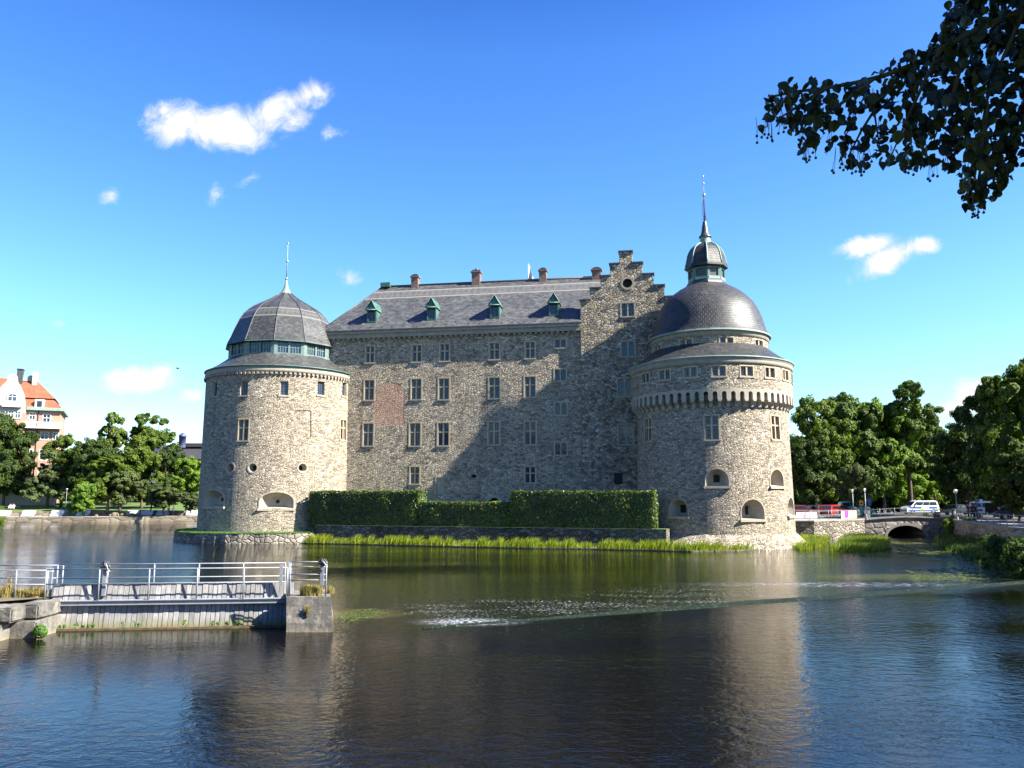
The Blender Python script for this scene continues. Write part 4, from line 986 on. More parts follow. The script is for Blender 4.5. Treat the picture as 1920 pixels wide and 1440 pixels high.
# ------------------------------------------------------------------ ground
def poly_slab(name, pts, z, zb, mats, kind='structure', mtop=0, mside=1):
    pts = [(p[0], p[1]) for p in pts]
    if sum(pts[i][0] * pts[(i + 1) % len(pts)][1] - pts[(i + 1) % len(pts)][0] * pts[i][1] for i in range(len(pts))) < 0: pts = pts[::-1]
    bm = bmesh.new(); vs = [bm.verts.new((p[0], p[1], z)) for p in pts]; uv = bm.loops.layers.uv.new('UVMap')
    from mathutils.geometry import tessellate_polygon
    for tri in tessellate_polygon([[Vector((p[0], p[1], 0)) for p in pts]]):
        t_ = [vs[i] for i in tri]; a, b_, c_ = [v.co for v in t_]
        if (b_ - a).cross(c_ - a).z < 0: t_ = t_[::-1]
        f = bm.faces.new(t_); f.material_index = mtop
        for l in f.loops: l[uv].uv = (l.vert.co.x, l.vert.co.y)
    L = 0; n = len(pts)
    for i in range(n):
        a, b_ = pts[i], pts[(i + 1) % n]; d = math.hypot(b_[0] - a[0], b_[1] - a[1])
        v = [bm.verts.new((a[0], a[1], zb)), bm.verts.new((b_[0], b_[1], zb)), bm.verts.new((b_[0], b_[1], z - .002)), bm.verts.new((a[0], a[1], z - .002))]
        g = bm.faces.new(v); g.material_index = mside
        for l, u in zip(g.loops, ((L, zb), (L + d, zb), (L + d, z), (L, z))): l[uv].uv = u
        L += d
    me = bpy.data.meshes.new(name); bm.to_mesh(me); bm.free()
    for mt in mats: me.materials.append(mt)
    o = bpy.data.objects.new(name, me); COL.objects.link(o)
    if kind: o['kind'] = kind
    return o
m, nt, b = new_mat('lawn'); c = objc(nt)
col = nt.ramp(nt.noise(c, 0.25, 5, .65), [(.3, (0.045, 0.085, 0.014)), (.55, (0.075, 0.13, 0.02)), (.8, (0.11, 0.16, 0.035))])
col = nt.mix(1.0, col, nt.ramp(nt.noise(c, 14, 4, .7), [(.3, .6), (.7, 1.4)]), 'MULTIPLY'); setp(nt, b, Base_Color=col, Roughness=.9, Normal=nt.bump(nt.noise(c, 20, 3, .7), .8, .06)); M['lawn'] = m
m, nt, b = new_mat('asphalt'); c = objc(nt)
col = nt.ramp(nt.noise(c, .3, 5, .6), [(.3, (0.045, 0.045, 0.047)), (.7, (0.075, 0.073, 0.07))]); col = nt.mix(1.0, col, nt.ramp(nt.noise(c, 30, 3, .7), [(.3, .75), (.7, 1.3)]), 'MULTIPLY')
setp(nt, b, Base_Color=col, Roughness=.9); M['asphalt'] = m
M['gravel'] = plain('pale_gravel', (0.27, 0.245, 0.21), .95, .15, 1.2, .03)
M['concrete'] = plain('worn_concrete', (0.21, 0.195, 0.17), .9, .22, 1.3, .04)
M['quaystone'] = rubble('dressed_quay', sx=.55, sy=1.2, bump=.5, mortar=(.10, .085, .07), ramp=[(0, (.11, .09, .065)), (.5, (.17, .14, .10)), (1, (.24, .205, .15))])
M['bridge'] = rubble('bridge_stone', sx=.9, sy=1.7, bump=.8, mortar=(.16, .15, .13), ramp=[(0, (.12, .11, .10)), (.5, (.19, .17, .15)), (1, (.27, .25, .22))])

PQ1_ = at(1617, 1000, 93)
Lq = [(-1500, 105), (-150, 116), tuple(ground(0, 979.5).xy), tuple(ground(190, 978.4).xy), tuple(ground(380, 976.8).xy), (-25, 150), (15, 150), (20, 108), (27.5, 88), (28.6, 86.2), (31, 85.6), (PQ1_[0] - 1.4, 91.2)]
PQ1 = at(1617, 1000, 93); PQ2 = at(1775, 1000, 93.5)
Rq = [(PQ1.x, 92.5), (PQ1.x + .3, 102), (PQ2.x - .2, 102), (PQ2.x, 92.8)]
right_pts = [tuple(at(1800, 990, 84).xy), tuple(at(1850, 1000, 74).xy), tuple(at(1900, 1010, 66).xy), (44.5, 55), (46, 30), (47, -40)]
far = [(1500, -40), (3000, 2500), (-3000, 2500)]
GROUND_Z = 1.75
poly_slab('ground', Lq + Rq + right_pts + right_pts + far, .85, -.8, [M['lawn'], M['quaystone']])
# near bank under the camera
poly_slab('near_bank', [(-70, -40), (46.5, -40), (46.5, -6), (20, 3.5), (3, 5.0), (-12, 5.5), (-70, 8)], 2.45, -.8, [M['lawn'], M['stone_quay']])
# promenade top strip on the left quay
# castle terrace
tn = lambda u, d: tuple(fac(u, 0, d).xy)
OFF = -7.6
HA = math.radians(18.5); HU = Vector((math.cos(HA), -math.sin(HA), 0)); HN = Vector((-math.sin(HA), -math.cos(HA), 0)); HP = at(578, 950, 78.8); HP.z = 0
def hfac(u, z, d): return HP + HU * u + Vector((0, 0, z)) - HN * d
def hhit(px, py, d=0.0):
    r_ = ray(px, py); p = HP - HN * d; t = (p - EYEP).dot(HN) / r_.dot(HN); X_ = EYEP + r_ * t - p; return X_.dot(HU), (EYEP + r_ * t).z
terr = [tn(-1.0, 14), tuple(hfac(hhit(594, 990)[0], 0, -.35).xy), tuple(hfac(hhit(1250, 990)[0], 0, -.35).xy), tuple(hfac(hhit(1252, 990)[0], 0, 5).xy), tn(33, 2), tn(36, 30), tn(5, 30)]
poly_slab('terrace', terr, 1.64, -.8, [M['lawn'], M['stone_shaded']])
# low bank strip in front of the terrace wall
pts = []
for px, py in ((560, 1020), (640, 1021), (760, 1024), (880, 1026.5), (1000, 1029), (1120, 1031), (1220, 1033), (1300, 1036), (1390, 1034), (1460, 1030), (1510, 1024), (1535, 1018)): pts.append(tuple((ground(px, py) + Vector((random.uniform(-.3, .3), random.uniform(.0, .5), 0))).xy))
bank = pts + [(31, 84), tn(31, OFF + 3), tn(2, OFF + 3)]
poly_slab('river_bank', bank, .10, -.8, [M['soil'], M['soil']])
# round platform of the left tower
RP = 9.75; cc = TL.c
mb = MB(); n = 96; wob = [random.uniform(-.12, .12) for _ in range(n)]
for j in range(n):
    a, b_ = 2 * math.pi * j / n, 2 * math.pi * (j + 1) / n
    P = lambda th, r, z: cc + Vector((math.cos(th) * r, math.sin(th) * r, z))
    w0, w1 = wob[j], wob[(j + 1) % n]
    mb.face([P(a, RP + w0 + .15, -.8), P(b_, RP + w1 + .15, -.8), P(b_, RP + w1, .93), P(a, RP + w0, .93)], 0, [(a * RP, 0), (b_ * RP, 0), (b_ * RP, 1.6), (a * RP, 1.6)])
    mb.face([P(a, RP + w0 + .05, .93), P(b_, RP + w1 + .05, .93), P(b_, 7, 1.02), P(a, 7, 1.02)], 1)
pf = mb.build('tower_platform', [M['stone_quay'], M['lawn']]); tag(pf, 'low circular stone platform with grass rim around the foot of the left tower', 'platform')

# ------------------------------------------------------------------ blades and leaves
def blades(name, pts, hmin, hmax, mats, parent=None, lean=.35, w=.05, seg=3, wind=(.25, 0)):
    """grass: one bent tapered strip per point"""
    P = np.array(pts, dtype=float); n = len(P); h = rng.uniform(hmin, hmax, n); th = rng.uniform(0, 2 * np.pi, n); ln = rng.normal(0, lean, n) * h
    wd_ = rng.uniform(.6, 1.3, n) * w; fx, fy = np.cos(th), np.sin(th); lx, ly = np.cos(th + 1.2) * ln + wind[0] * h, np.sin(th + 1.2) * ln + wind[1] * h
    V = []; ks = np.linspace(0, 1, seg + 1)
    for k in ks:
        cx = P[:, 0] + lx * k ** 2; cy = P[:, 1] + ly * k ** 2; cz = P[:, 2] + h * (k - .12 * k ** 2); ww = wd_ * (1 - k) ** .7 / 2 + .002
        V += [np.stack([cx - fx * ww, cy - fy * ww, cz], 1), np.stack([cx + fx * ww, cy + fy * ww, cz], 1)]
    V = np.stack(V, 1).reshape(-1, 3); base = np.arange(n) * (2 * (seg + 1)); F = []
    for k in range(seg): F.append(np.stack([base + 2 * k, base + 2 * k + 1, base + 2 * k + 3, base + 2 * k + 2], 1))
    return np_mesh(name, V, np.concatenate(F), mats, parent)
def leaf_quads(P, N, size, aspect=1.0, fold=.25):
    """folded kite-shaped leaves: P centres, N normals (n,3) -> V, F (two triangles as quads of 4)"""
    n = len(P); r = rng.normal(size=(n, 3)); T = np.cross(N, r); T /= np.linalg.norm(T, axis=1)[:, None] + 1e-9; B = np.cross(N, T)
    s = (size * rng.uniform(.65, 1.35, n))[:, None]
    a = P - T * s * .5; b_ = P + B * s * .38 * aspect + N * s * fold * .3; c_ = P + T * s * .5; d = P - B * s * .38 * aspect + N * s * fold * .3
    V = np.stack([a, b_, c_, d], 1).reshape(-1, 3); F = (np.arange(n) * 4)[:, None] + np.array([0, 3, 2, 1])[None]
    return V, F

def poly_pts(poly, n, z=0.0):
    """random points inside polygon (even-odd)"""
    A_ = np.array(poly); lo_, hi = A_.min(0), A_.max(0); out = []
    while len(out) < n:
        q = rng.uniform(lo_, hi, (n * 2, 2)); ins = np.zeros(len(q), bool); j = len(A_) - 1
        for i in range(len(A_)):
            xi, yi = A_[i]; xj, yj = A_[j]
            cond = ((yi > q[:, 1]) != (yj > q[:, 1])) & (q[:, 0] < (xj - xi) * (q[:, 1] - yi) / (yj - yi + 1e-12) + xi); ins ^= cond; j = i
        out += q[ins].tolist()
    return np.array([(x, y, z) for x, y in out[:n]])
# reeds along the castle bank
rp_ = []
front = pts
for (a, b_) in zip(front, front[1:]):
    L = math.hypot(b_[0] - a[0], b_[1] - a[1]); n = int(L * 330)
    t = rng.uniform(0, 1, n); off = rng.gamma(1.6, .75, n); off = np.minimum(off, 4.5); k = rng.normal(0, .12, n)
    nrm = np.array([-(b_[1] - a[1]), b_[0] - a[0]]) / L
    if nrm[1] < 0: nrm = -nrm
    q = np.array(a)[None] + (np.array(b_) - np.array(a))[None] * t[:, None] + nrm[None] * (off + k)[:, None]
    rp_.append(np.c_[q, np.full(n, .05)])
rp_ = np.concatenate(rp_)
nz = np.sin(rp_[:, 0] * 1.7) + np.sin(rp_[:, 0] * .61 + 1) + np.sin(rp_[:, 0] * 4.3)
hb = .34 + .09 * nz
dens = (nz + rng.normal(0, 1.1, len(rp_))) > -1.6
d_tower = np.hypot(rp_[:, 0] - TR.c.x, rp_[:, 1] - TR.c.y) > 8.0
rp_ = rp_[dens & d_tower]; nz = nz[dens & d_tower]
lowm = nz < 0
o = blades('reed_bed', rp_[~lowm], .45, 1.05, M['reed'], None, .3, .055); tag(o, kind='stuff')
o = blades('reed_bed', rp_[lowm], .30, .72, M['reed'], None, .3, .055); tag(o, kind='stuff')
def reed_patch(poly_px, n, h0, h1, z=0.0, mat='reed', name='reed_bed', w=.055, lean=.35):
    poly = [tuple(ground(px, py, z).xy) for px, py in poly_px]
    p = poly_pts(poly, n, z); o = blades(name, p, h0, h1, M[mat], None, lean, w); tag(o, kind='stuff'); return o
reed_patch([(1470, 1027), (1500, 1032), (1540, 1027), (1556, 1014), (1500, 1012)], 3800, .35, .8)
reed_patch([(1552, 1033), (1620, 1036), (1668, 1030), (1668, 1018), (1640, 1008), (1600, 1006), (1580, 1012), (1570, 1022)], 6500, .3, .75)
# platform rim grass, a few tufts at the quay
ang = rng.uniform(0, 2 * np.pi, 5000); rr_ = RP - rng.gamma(1.3, .35, 5000); rr_ = np.maximum(rr_, 8)
o = blades('grass_rim', np.stack([cc.x + np.cos(ang) * rr_, cc.y + np.sin(ang) * rr_, np.full(5000, .93)], 1), .06, .2, M['weed'], None, .4, .05); tag(o, kind='stuff')

# ------------------------------------------------------------------ hedges
def hedge(u0, u1, d0, d1, z0, z1, label, seed):
    rg = np.random.default_rng(seed); org = hfac((u0 + u1) / 2, z0, (d0 + d1) / 2)
    t = thing('hedge', label, 'hedge', tuple(org), 'clipped hedges on the castle terrace')
    mb = MB(); i_ = .22; mb.obox(hfac((u0 + u1) / 2, (z0 + z1) / 2 - .1, (d0 + d1) / 2), HU * ((u1 - u0) / 2 - i_), HN * ((d1 - d0) / 2 - i_), (0, 0, (z1 - z0) / 2 - .12)); mb.build('inner_branches', M['soil'], t)
    faces = [((u1 - u0) * (z1 - z0), 'f'), ((u1 - u0) * (z1 - z0) * .25, 'b'), ((u1 - u0) * (d1 - d0), 't'), ((d1 - d0) * (z1 - z0), 'l'), ((d1 - d0) * (z1 - z0), 'r')]
    Ps, Ns = [], []
    U3, N3, Z3 = np.array(HU), np.array(HN), np.array([0, 0, 1.0])
    for A_, k in faces:
        n = int(A_ * 150); a, b_ = rg.uniform(0, 1, n), rg.uniform(0, 1, n); dep = np.abs(rg.normal(0, .09, n)) - .03
        lump = .05 * np.sin(a * (u1 - u0) * 2.1 + seed) + .04 * np.sin(b_ * 7 + a * 9)
        dep = dep + lump
        if k in 'fb': sgn = 1 if k == 'f' else -1; u = u0 + (u1 - u0) * a; z = z0 + (z1 - z0) * b_; d = (d0 + dep) if k == 'f' else (d1 - dep); N_ = N3 * sgn
        elif k == 't': u = u0 + (u1 - u0) * a; d = d0 + (d1 - d0) * b_; z = z1 - dep; N_ = Z3
        else: d = d0 + (d1 - d0) * a; z = z0 + (z1 - z0) * b_; u = (u0 + dep) if k == 'l' else (u1 - dep); N_ = -U3 if k == 'l' else U3
        Pw = np.array(HP)[None] + U3[None] * u[:, None] + Z3[None] * z[:, None] - N3[None] * d[:, None]
        Ps.append(Pw - np.array(org)[None]); nn = N_[None] + rg.normal(0, .55, (n, 3)); Ns.append(nn / np.linalg.norm(nn, axis=1)[:, None])
    V, F = leaf_quads(np.concatenate(Ps), np.concatenate(Ns), .15, 1.1)
    np_mesh('foliage', V, F, M['hedge'], t); return t
hd0, hd1 = 0.0, 1.8
hu = lambda px, py: hhit(px, py, hd0)
zh0 = 1.56; zhA = hu(680, 921)[1]; zhB = hu(870, 942)[1]; zhC = hu(1100, 921)[1]
hedge(hu(578, 950)[0], hu(785, 950)[0], hd0, hd1, zh0, zhA, 'tall clipped green hedge nearest the left tower', 1)
hedge(hu(786, 950)[0], hu(955, 950)[0], hd0, hd1, zh0, zhB, 'lower middle stretch of clipped hedge in front of the arched doorway', 2)
hedge(hu(956, 950)[0], hu(1228, 950)[0], hd0, hd1, zh0, zhC, 'long tall clipped hedge ending at the right tower', 3)

# ------------------------------------------------------------------ trees
def crown_np(seed, R, H, nl=11, nleaf=16000, size=.42, shape='round', clumps=26, keep=None):
    """local crown, base at z=0, height H, radius R -> (V, F, lobe centres)"""
    rg = np.random.default_rng(seed); C = []; rad = []
    for i in range(nl):
        for _ in range(60):
            z = rg.uniform(.06, .93); th = rg.uniform(0, 2 * np.pi)
            if shape == 'round': env = math.sqrt(max(0.05, 1 - (abs(z - .45) / .56) ** 2.2))
            elif shape == 'cone': env = (1 - z) * .95 + .08
            elif shape == 'spread': env = math.sqrt(max(.05, 1 - ((z - .6) / .55) ** 2))
            else: env = 0.85 * (1 - abs(z - .5) ** 2)
            r = rg.uniform(.15, .8) * env * R; c_ = np.array([r * math.cos(th), r * math.sin(th), z * H])
            if all(np.linalg.norm((c_ - q) * [1, 1, R * 1.6 / H]) > .33 * R for q in C): break
        C.append(c_); rad.append(rg.uniform(.30, .46) * R * (0.75 if shape == 'cone' else 1) * (0.65 + .35 * env))
    P, N = [], []
    per = nleaf // (nl * clumps)
    for c_, r in zip(C, rad):
        d = rg.normal(size=(clumps, 3)); d[:, 2] = d[:, 2] * .8 + .25; d /= np.linalg.norm(d, axis=1)[:, None]
        cc_ = c_ + d * r * rg.uniform(.55, 1.12, (clumps, 1)) * [1, 1, .85]
        for q, dd in zip(cc_, d):
            n = int(per * rg.uniform(.4, 1.6)); v = rg.normal(size=(n, 3)); v /= np.linalg.norm(v, axis=1)[:, None]; rr = rg.uniform(.25, 1.0, n) ** .5 * r * rg.uniform(.26, .46)
            p = q + v * rr[:, None] * [1, 1, .75]; nn = v * .6 + dd * .5 + [0, 0, .35] + rg.normal(0, .35, (n, 3)); P.append(p); N.append(nn / np.linalg.norm(nn, axis=1)[:, None])
    P, N = np.concatenate(P), np.concatenate(N)
    P[:, 2] = np.maximum(P[:, 2], -.05 * H)
    if keep is not None: k = keep(P); P, N = P[k], N[k]
    V, F = leaf_quads(P, N, size, 1.25); return V, F, C, rad
def trunk_mesh(mb, z0, zc, H, C, r0, rg):
    top = Vector((rg.uniform(-.3, .3), rg.uniform(-.3, .3), zc + H * .62))
    mb.tube([(0, 0, z0 - .3), (0.02, 0, z0 + .5), (.05, .03, zc * .6), (0, .1, zc + H * .2), top], [r0 * 1.35, r0, r0 * .85, r0 * .6, r0 * .2], 8)
    for c_ in C:
        s = Vector((0, 0, zc + H * rg.uniform(.0, .3))); e = Vector((c_[0], c_[1], c_[2] + zc)); mid = (s + e) / 2 + Vector((rg.uniform(-.3, .3), rg.uniform(-.3, .3), .15 * H * .3))
        mb.tube([s, mid, e], [r0 * .42, r0 * .28, r0 * .1], 5)
TREES = {}
def tree(kind, x, y, z, H, R, label, group, cat='tree', sc=1.0, rz=None, clear=None):
    """kind: key of TREES prototype spec; H total height, R radius"""
    spec = TREES[kind]; rz = random.uniform(0, 6.28) if rz is None else rz
    root = thing(spec['name'], label, cat, (x, y, z), group); root.rotation_euler[2] = rz
    sx, sz = R / spec['R'], H / spec['H']; root.scale = (sx, sx, sz)
    if 'tm' not in spec:
        V, F, C, rad = crown_np(spec['seed'], spec['R'], spec['H'] - spec['clear'], spec.get('nl', 11), spec['n'], spec['size'], spec.get('shape', 'round'), spec.get('clumps', 16))
        V = V + np.array([0, 0, spec['clear']]); rg = random.Random(spec['seed'])
        cr = np_mesh('crown', V, F, M[spec['mat']], root)
        mb = MB(); trunk_mesh(mb, 0, spec['clear'], spec['H'] - spec['clear'], C, spec['r0'], rg); tr = mb_build_local(mb, 'trunk', M['bark'], root)
        spec['tm'] = (cr, tr)
    else:
        for src in spec['tm']:
            c_ = src.copy(); COL.objects.link(c_); c_.parent = root
    return root
def mb_build_local(mb, name, mat, parent):
    o = mb.build(name, mat, None); o.parent = parent; return o
TREES['oak'] = dict(name='broadleaf_tree', seed=11, R=6.5, H=18, clear=2.2, n=42000, size=.40, r0=.40, mat='leaf', nl=22)
TREES['oak2'] = dict(name='broadleaf_tree', seed=12, R=6.5, H=18, clear=1.8, n=42000, size=.40, r0=.40, mat='leaf', nl=22)
TREES['maple'] = dict(name='broadleaf_tree', seed=13, R=6, H=16, clear=1.6, n=38000, size=.38, r0=.36, mat='leaf_light', nl=20)
TREES['dark'] = dict(name='broadleaf_tree', seed=14, R=6.5, H=19, clear=2.0, n=42000, size=.40, r0=.42, mat='leaf_dark', nl=22)
TREES['dark2'] = dict(name='broadleaf_tree', seed=15, R=6.5, H=17, clear=1.4, n=40000, size=.40, r0=.40, mat='leaf_dark', nl=20, shape='spread')
TREES['tall'] = dict(name='broadleaf_tree', seed=16, R=5, H=20, clear=6, n=26000, size=.40, r0=.38, mat='leaf', nl=20, shape='round', clumps=14)
TREES['olive'] = dict(name='broadleaf_tree', seed=17, R=5, H=9, clear=1.2, n=26000, size=.30, r0=.25, mat='leaf_olive', nl=12, shape='spread')
TREES['bush'] = dict(name='round_bush', seed=18, R=4, H=5.2, clear=.15, n=24000, size=.24, r0=.2, mat='leaf_light', nl=13)
TREES['cone'] = dict(name='broadleaf_tree', seed=19, R=5, H=12, clear=1.6, n=30000, size=.34, r0=.28, mat='leaf_olive', nl=14, shape='cone')
TREES['spruce'] = dict(name='blue_spruce', seed=20, R=2.6, H=8.5, clear=.4, n=11000, size=.26, r0=.16, mat='leaf_blue', nl=20, shape='cone', clumps=9)
TREES['young'] = dict(name='young_tree', seed=21, R=2.4, H=6, clear=1.8, n=5200, size=.32, r0=.1, mat='leaf_light', nl=8)
TREES['rbush'] = dict(name='bank_shrub', seed=22, R=2.5, H=3.0, clear=.05, n=7000, size=.26, r0=.1, mat='leaf_light', nl=10)
TREES['under'] = dict(name='dark_shrub', seed=24, R=4.5, H=5, clear=.05, n=14000, size=.42, r0=.12, mat='leaf_dark', nl=16)
TREES['dbush'] = dict(name='bank_shrub', seed=23, R=3.0, H=3.0, clear=.05, n=9000, size=.20, r0=.1, mat='leaf_dark', nl=12)
def lawn_z(x, D): return 1.75 + 1.9 * max(0.0, min(1.0, (D - 142) / 45.0))
def tpx(kind, px, D, ytop, wpx, label, group, ybase=None, z=None, **kw):
    p = at(px, 900, D); z = (lawn_z(p.x, D) if px < 400 else GROUND_Z) if z is None else z; H = zat(ytop, D) - z; R = wpx / 2 * D / FPX / ray(960, 850).y; return tree(kind, p.x, D, z - .1, H, R, label, group, **kw)
GR = 'trees beyond the bridge'
# right mass (left to right)
tpx('oak', 1535, 122, 745, 118, 'broad green tree standing nearest the right tower beyond the quay', GR)
tpx('oak2', 1590, 128, 732, 135, 'highest rounded crown of the green mass above the red car', GR)
tpx('maple', 1655, 130, 752, 120, 'brighter yellow-green tree directly above the stone bridge', GR)
tpx('tall', 1705, 130, 718, 112, 'tall thin-crowned tree topping the mass beyond the bridge', GR)
tpx('oak', 1745, 136, 778, 70, 'narrow tree at the right edge of the green mass beyond the bridge', GR)
tpx('olive', 1600, 108, 868, 70, 'low loose small tree above the teal van', GR)
tpx('young', 1752, 127, 905, 42, 'young light green tree beside the white and blue van', GR)
tpx('maple', 1700, 134, 850, 80, 'light green lower tree behind the white and blue van', GR)
tpx('dark2', 1515, 112, 830, 90, 'low dark tree over the parked dark cars beside the right tower', GR)
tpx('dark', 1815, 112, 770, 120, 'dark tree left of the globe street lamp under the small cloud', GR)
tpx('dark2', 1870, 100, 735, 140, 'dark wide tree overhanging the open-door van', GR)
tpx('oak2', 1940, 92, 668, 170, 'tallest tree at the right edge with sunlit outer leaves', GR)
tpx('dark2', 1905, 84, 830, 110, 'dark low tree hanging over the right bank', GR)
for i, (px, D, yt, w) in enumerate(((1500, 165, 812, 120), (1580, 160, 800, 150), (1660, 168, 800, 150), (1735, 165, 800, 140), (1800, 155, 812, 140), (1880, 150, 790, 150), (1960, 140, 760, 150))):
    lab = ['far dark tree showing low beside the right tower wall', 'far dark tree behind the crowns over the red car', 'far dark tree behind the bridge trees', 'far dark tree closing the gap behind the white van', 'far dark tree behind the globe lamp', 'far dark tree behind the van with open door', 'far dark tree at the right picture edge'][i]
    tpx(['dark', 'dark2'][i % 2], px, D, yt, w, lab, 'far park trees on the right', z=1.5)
# left park
GL = 'park trees on the left bank'
tpx('dark', 10, 166, 772, 92, 'dark tree covering the left side of the red-roofed house', GL)
tpx('dark2', -25, 156, 858, 60, 'dark low tree cut by the left picture edge', GL)
tpx('cone', 92, 158, 838, 100, 'pale green full tree in front of the red-roofed house', GL)
tpx('oak', 118, 165, 815, 90, 'green tree behind the pale tree, right of the red-roofed house', GL)
tpx('bush', 162, 137, 907, 62, 'round bright green bush on the lawn by the lamp post', GL, z=1.7)
tpx('dark', 178, 158, 815, 84, 'dark tree behind the round bright bush', GL)
tpx('tall', 208, 170, 775, 56, 'thin tall tree rising above the left park', GL)
tpx('oak2', 205, 150, 850, 85, 'mid green tree right of the round bush', GL)
tpx('olive', 228, 150, 873, 90, 'pale olive loose tree at the middle of the left lawn', GL)
tpx('tall', 280, 172, 777, 84, 'large open-crowned tree, tallest on the left bank', GL)
tpx('oak', 268, 160, 812, 80, 'yellowish green tree under the tallest open crown', GL)
tpx('spruce', 286, 150, 880, 30, 'small blue-grey spruce among the park trees', GL, cat='spruce')
tpx('dark2', 315, 162, 838, 70, 'dark tree in front of the dark-roofed building', GL)
tpx('maple', 352, 152, 858, 70, 'light green tree just left of the left tower', GL)
tpx('olive', 310, 148, 905, 76, 'low spreading pale tree above the white benches', GL)
tpx('olive', 360, 140, 922, 44, 'small pale tree beside the left tower base', GL)
tpx('bush', 45, 178, 900, 50, 'dark rounded shrub at the foot of the red-roofed house', GL)
for i, (px, D, yt, w) in enumerate(((150, 190, 850, 90), (240, 195, 845, 100), (330, 188, 862, 90), (60, 175, 880, 100))):
    tpx('dark', px, D, yt, w, ['distant dark tree behind the round bush', 'distant dark tree behind the olive tree', 'distant dark tree below the dark roof', 'distant dark tree in front of the red-roofed house wall'][i], 'far park trees on the left')
for i, (x, y) in enumerate(((47, 56), (46.5, 44), (53, 66), (60, 76))):
    tree(['dark2', 'oak2'][i % 2], x, y, 1.7, 16 + i, 6.2, 'broad tree just beyond the right picture edge shading the bank', 'trees beside the right bank')
# unseen trees added behind the viewer to darken window reflections and the opposite horizon
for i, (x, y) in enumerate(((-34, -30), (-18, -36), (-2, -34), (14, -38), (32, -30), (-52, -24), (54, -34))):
    tree('dark', x, y, 2.4, 17 + (i % 3), 9, 'broad dark tree added unseen behind the viewpoint to darken reflections', 'trees added behind the viewpoint')
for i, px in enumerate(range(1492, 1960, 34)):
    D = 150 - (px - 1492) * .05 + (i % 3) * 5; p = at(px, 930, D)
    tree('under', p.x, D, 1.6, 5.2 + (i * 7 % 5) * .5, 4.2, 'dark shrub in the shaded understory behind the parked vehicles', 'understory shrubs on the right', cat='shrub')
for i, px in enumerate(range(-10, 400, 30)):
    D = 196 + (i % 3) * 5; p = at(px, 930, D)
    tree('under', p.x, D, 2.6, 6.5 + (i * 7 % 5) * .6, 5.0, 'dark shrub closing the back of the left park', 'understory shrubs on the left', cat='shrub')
# shrubs on the right bank
tpx('rbush', 1782, 90, 968, 40, 'leafy shrub growing on the wall at the bridge end', 'bank shrubs', z=.6)
tpx('rbush', 1815, 87, 970, 44, 'leafy shrub against the right quay wall near the globe lamp', 'bank shrubs', z=.6)
tpx('dbush', 1885, 50, 1012, 110, 'dark shrub overhanging the water on the right bank', 'bank shrubs', z=-.1)
tpx('dbush', 1930, 44, 1010, 120, 'dark shrub at the right picture edge by the water', 'bank shrubs', z=-.1)
tpx('dbush', 1845, 66, 1005, 60, 'small dark shrub below the right quay wall', 'bank shrubs', z=-.1)
# ------------------------------------------------------------------ right bank: road, quay wall, bridge
road = [(28.5, 93), (PQ1.x - .3, 93.6), (PQ1.x + .5, 103), (PQ2.x, 103), (PQ2.x + .4, 93.9)] + [(p[0] + .7, p[1] + .7) for p in right_pts[:4]] + [(90, 55), (90, 140), (20, 140)]
poly_slab('road', road, 1.82, .5, [M['asphalt'], M['concrete']])
qp = [(27.8, 86.2), (31, 85.2), (PQ1.x - 1.5, 90.5), (PQ1.x - .2, 92.3), (PQ1.x - .35, 93.55), (28.2, 93)]
poly_slab('parking_yard', qp, 1.826, .5, [M['gravel'], M['gravel']])
def wall_thing(name, label, cat, line, z0, z1, th, mat, cap=None, group=None):
    p0 = line[0]; t = thing(name, label, cat, (p0[0], p0[1], z0), group); mb = MB(); L = 0; cp = MB()
    for a, b_ in zip(line, line[1:]):
        a, b_ = Vector((*a[:2], 0)), Vector((*b_[:2], 0)); d = (b_ - a); l = d.length; d.normalize(); n = Vector((-d.y, d.x, 0))
        c_ = (a + b_) / 2 + n * th / 2; i0 = len(mb.uv); mb.obox(c_ + Vector((0, 0, (z0 + z1) / 2)), d * l / 2, n * th / 2, (0, 0, (z1 - z0) / 2))
        mb.uv[i0:] = [(u + L, v) for u, v in mb.uv[i0:]]; L += l
        if cap: cp.obox(c_ + Vector((0, 0, z1 + .06)), d * (l / 2 + .04), n * (th / 2 + .05), (0, 0, .058))
    mb.build('masonry', mat, t)
    if cap: cp.build('coping', cap, t)
    return t
wall_thing('quay_wall', 'rough sunlit fieldstone quay wall between right tower and bridge', 'wall', [(26.8, 84.6), (30.5, 83.6), (PQ1.x - 1.2, 89.5), (PQ1.x - .1, 92.2)], -.7, 1.78, .55, M['stone_quay'], M['concrete'])
wall_thing('quay_wall', 'shaded stone quay wall curving along the right bank', 'wall', [(PQ2.x + .1, 92.6)] + right_pts[:4], -.7, 1.76, .6, M['bridge'], M['concrete'])
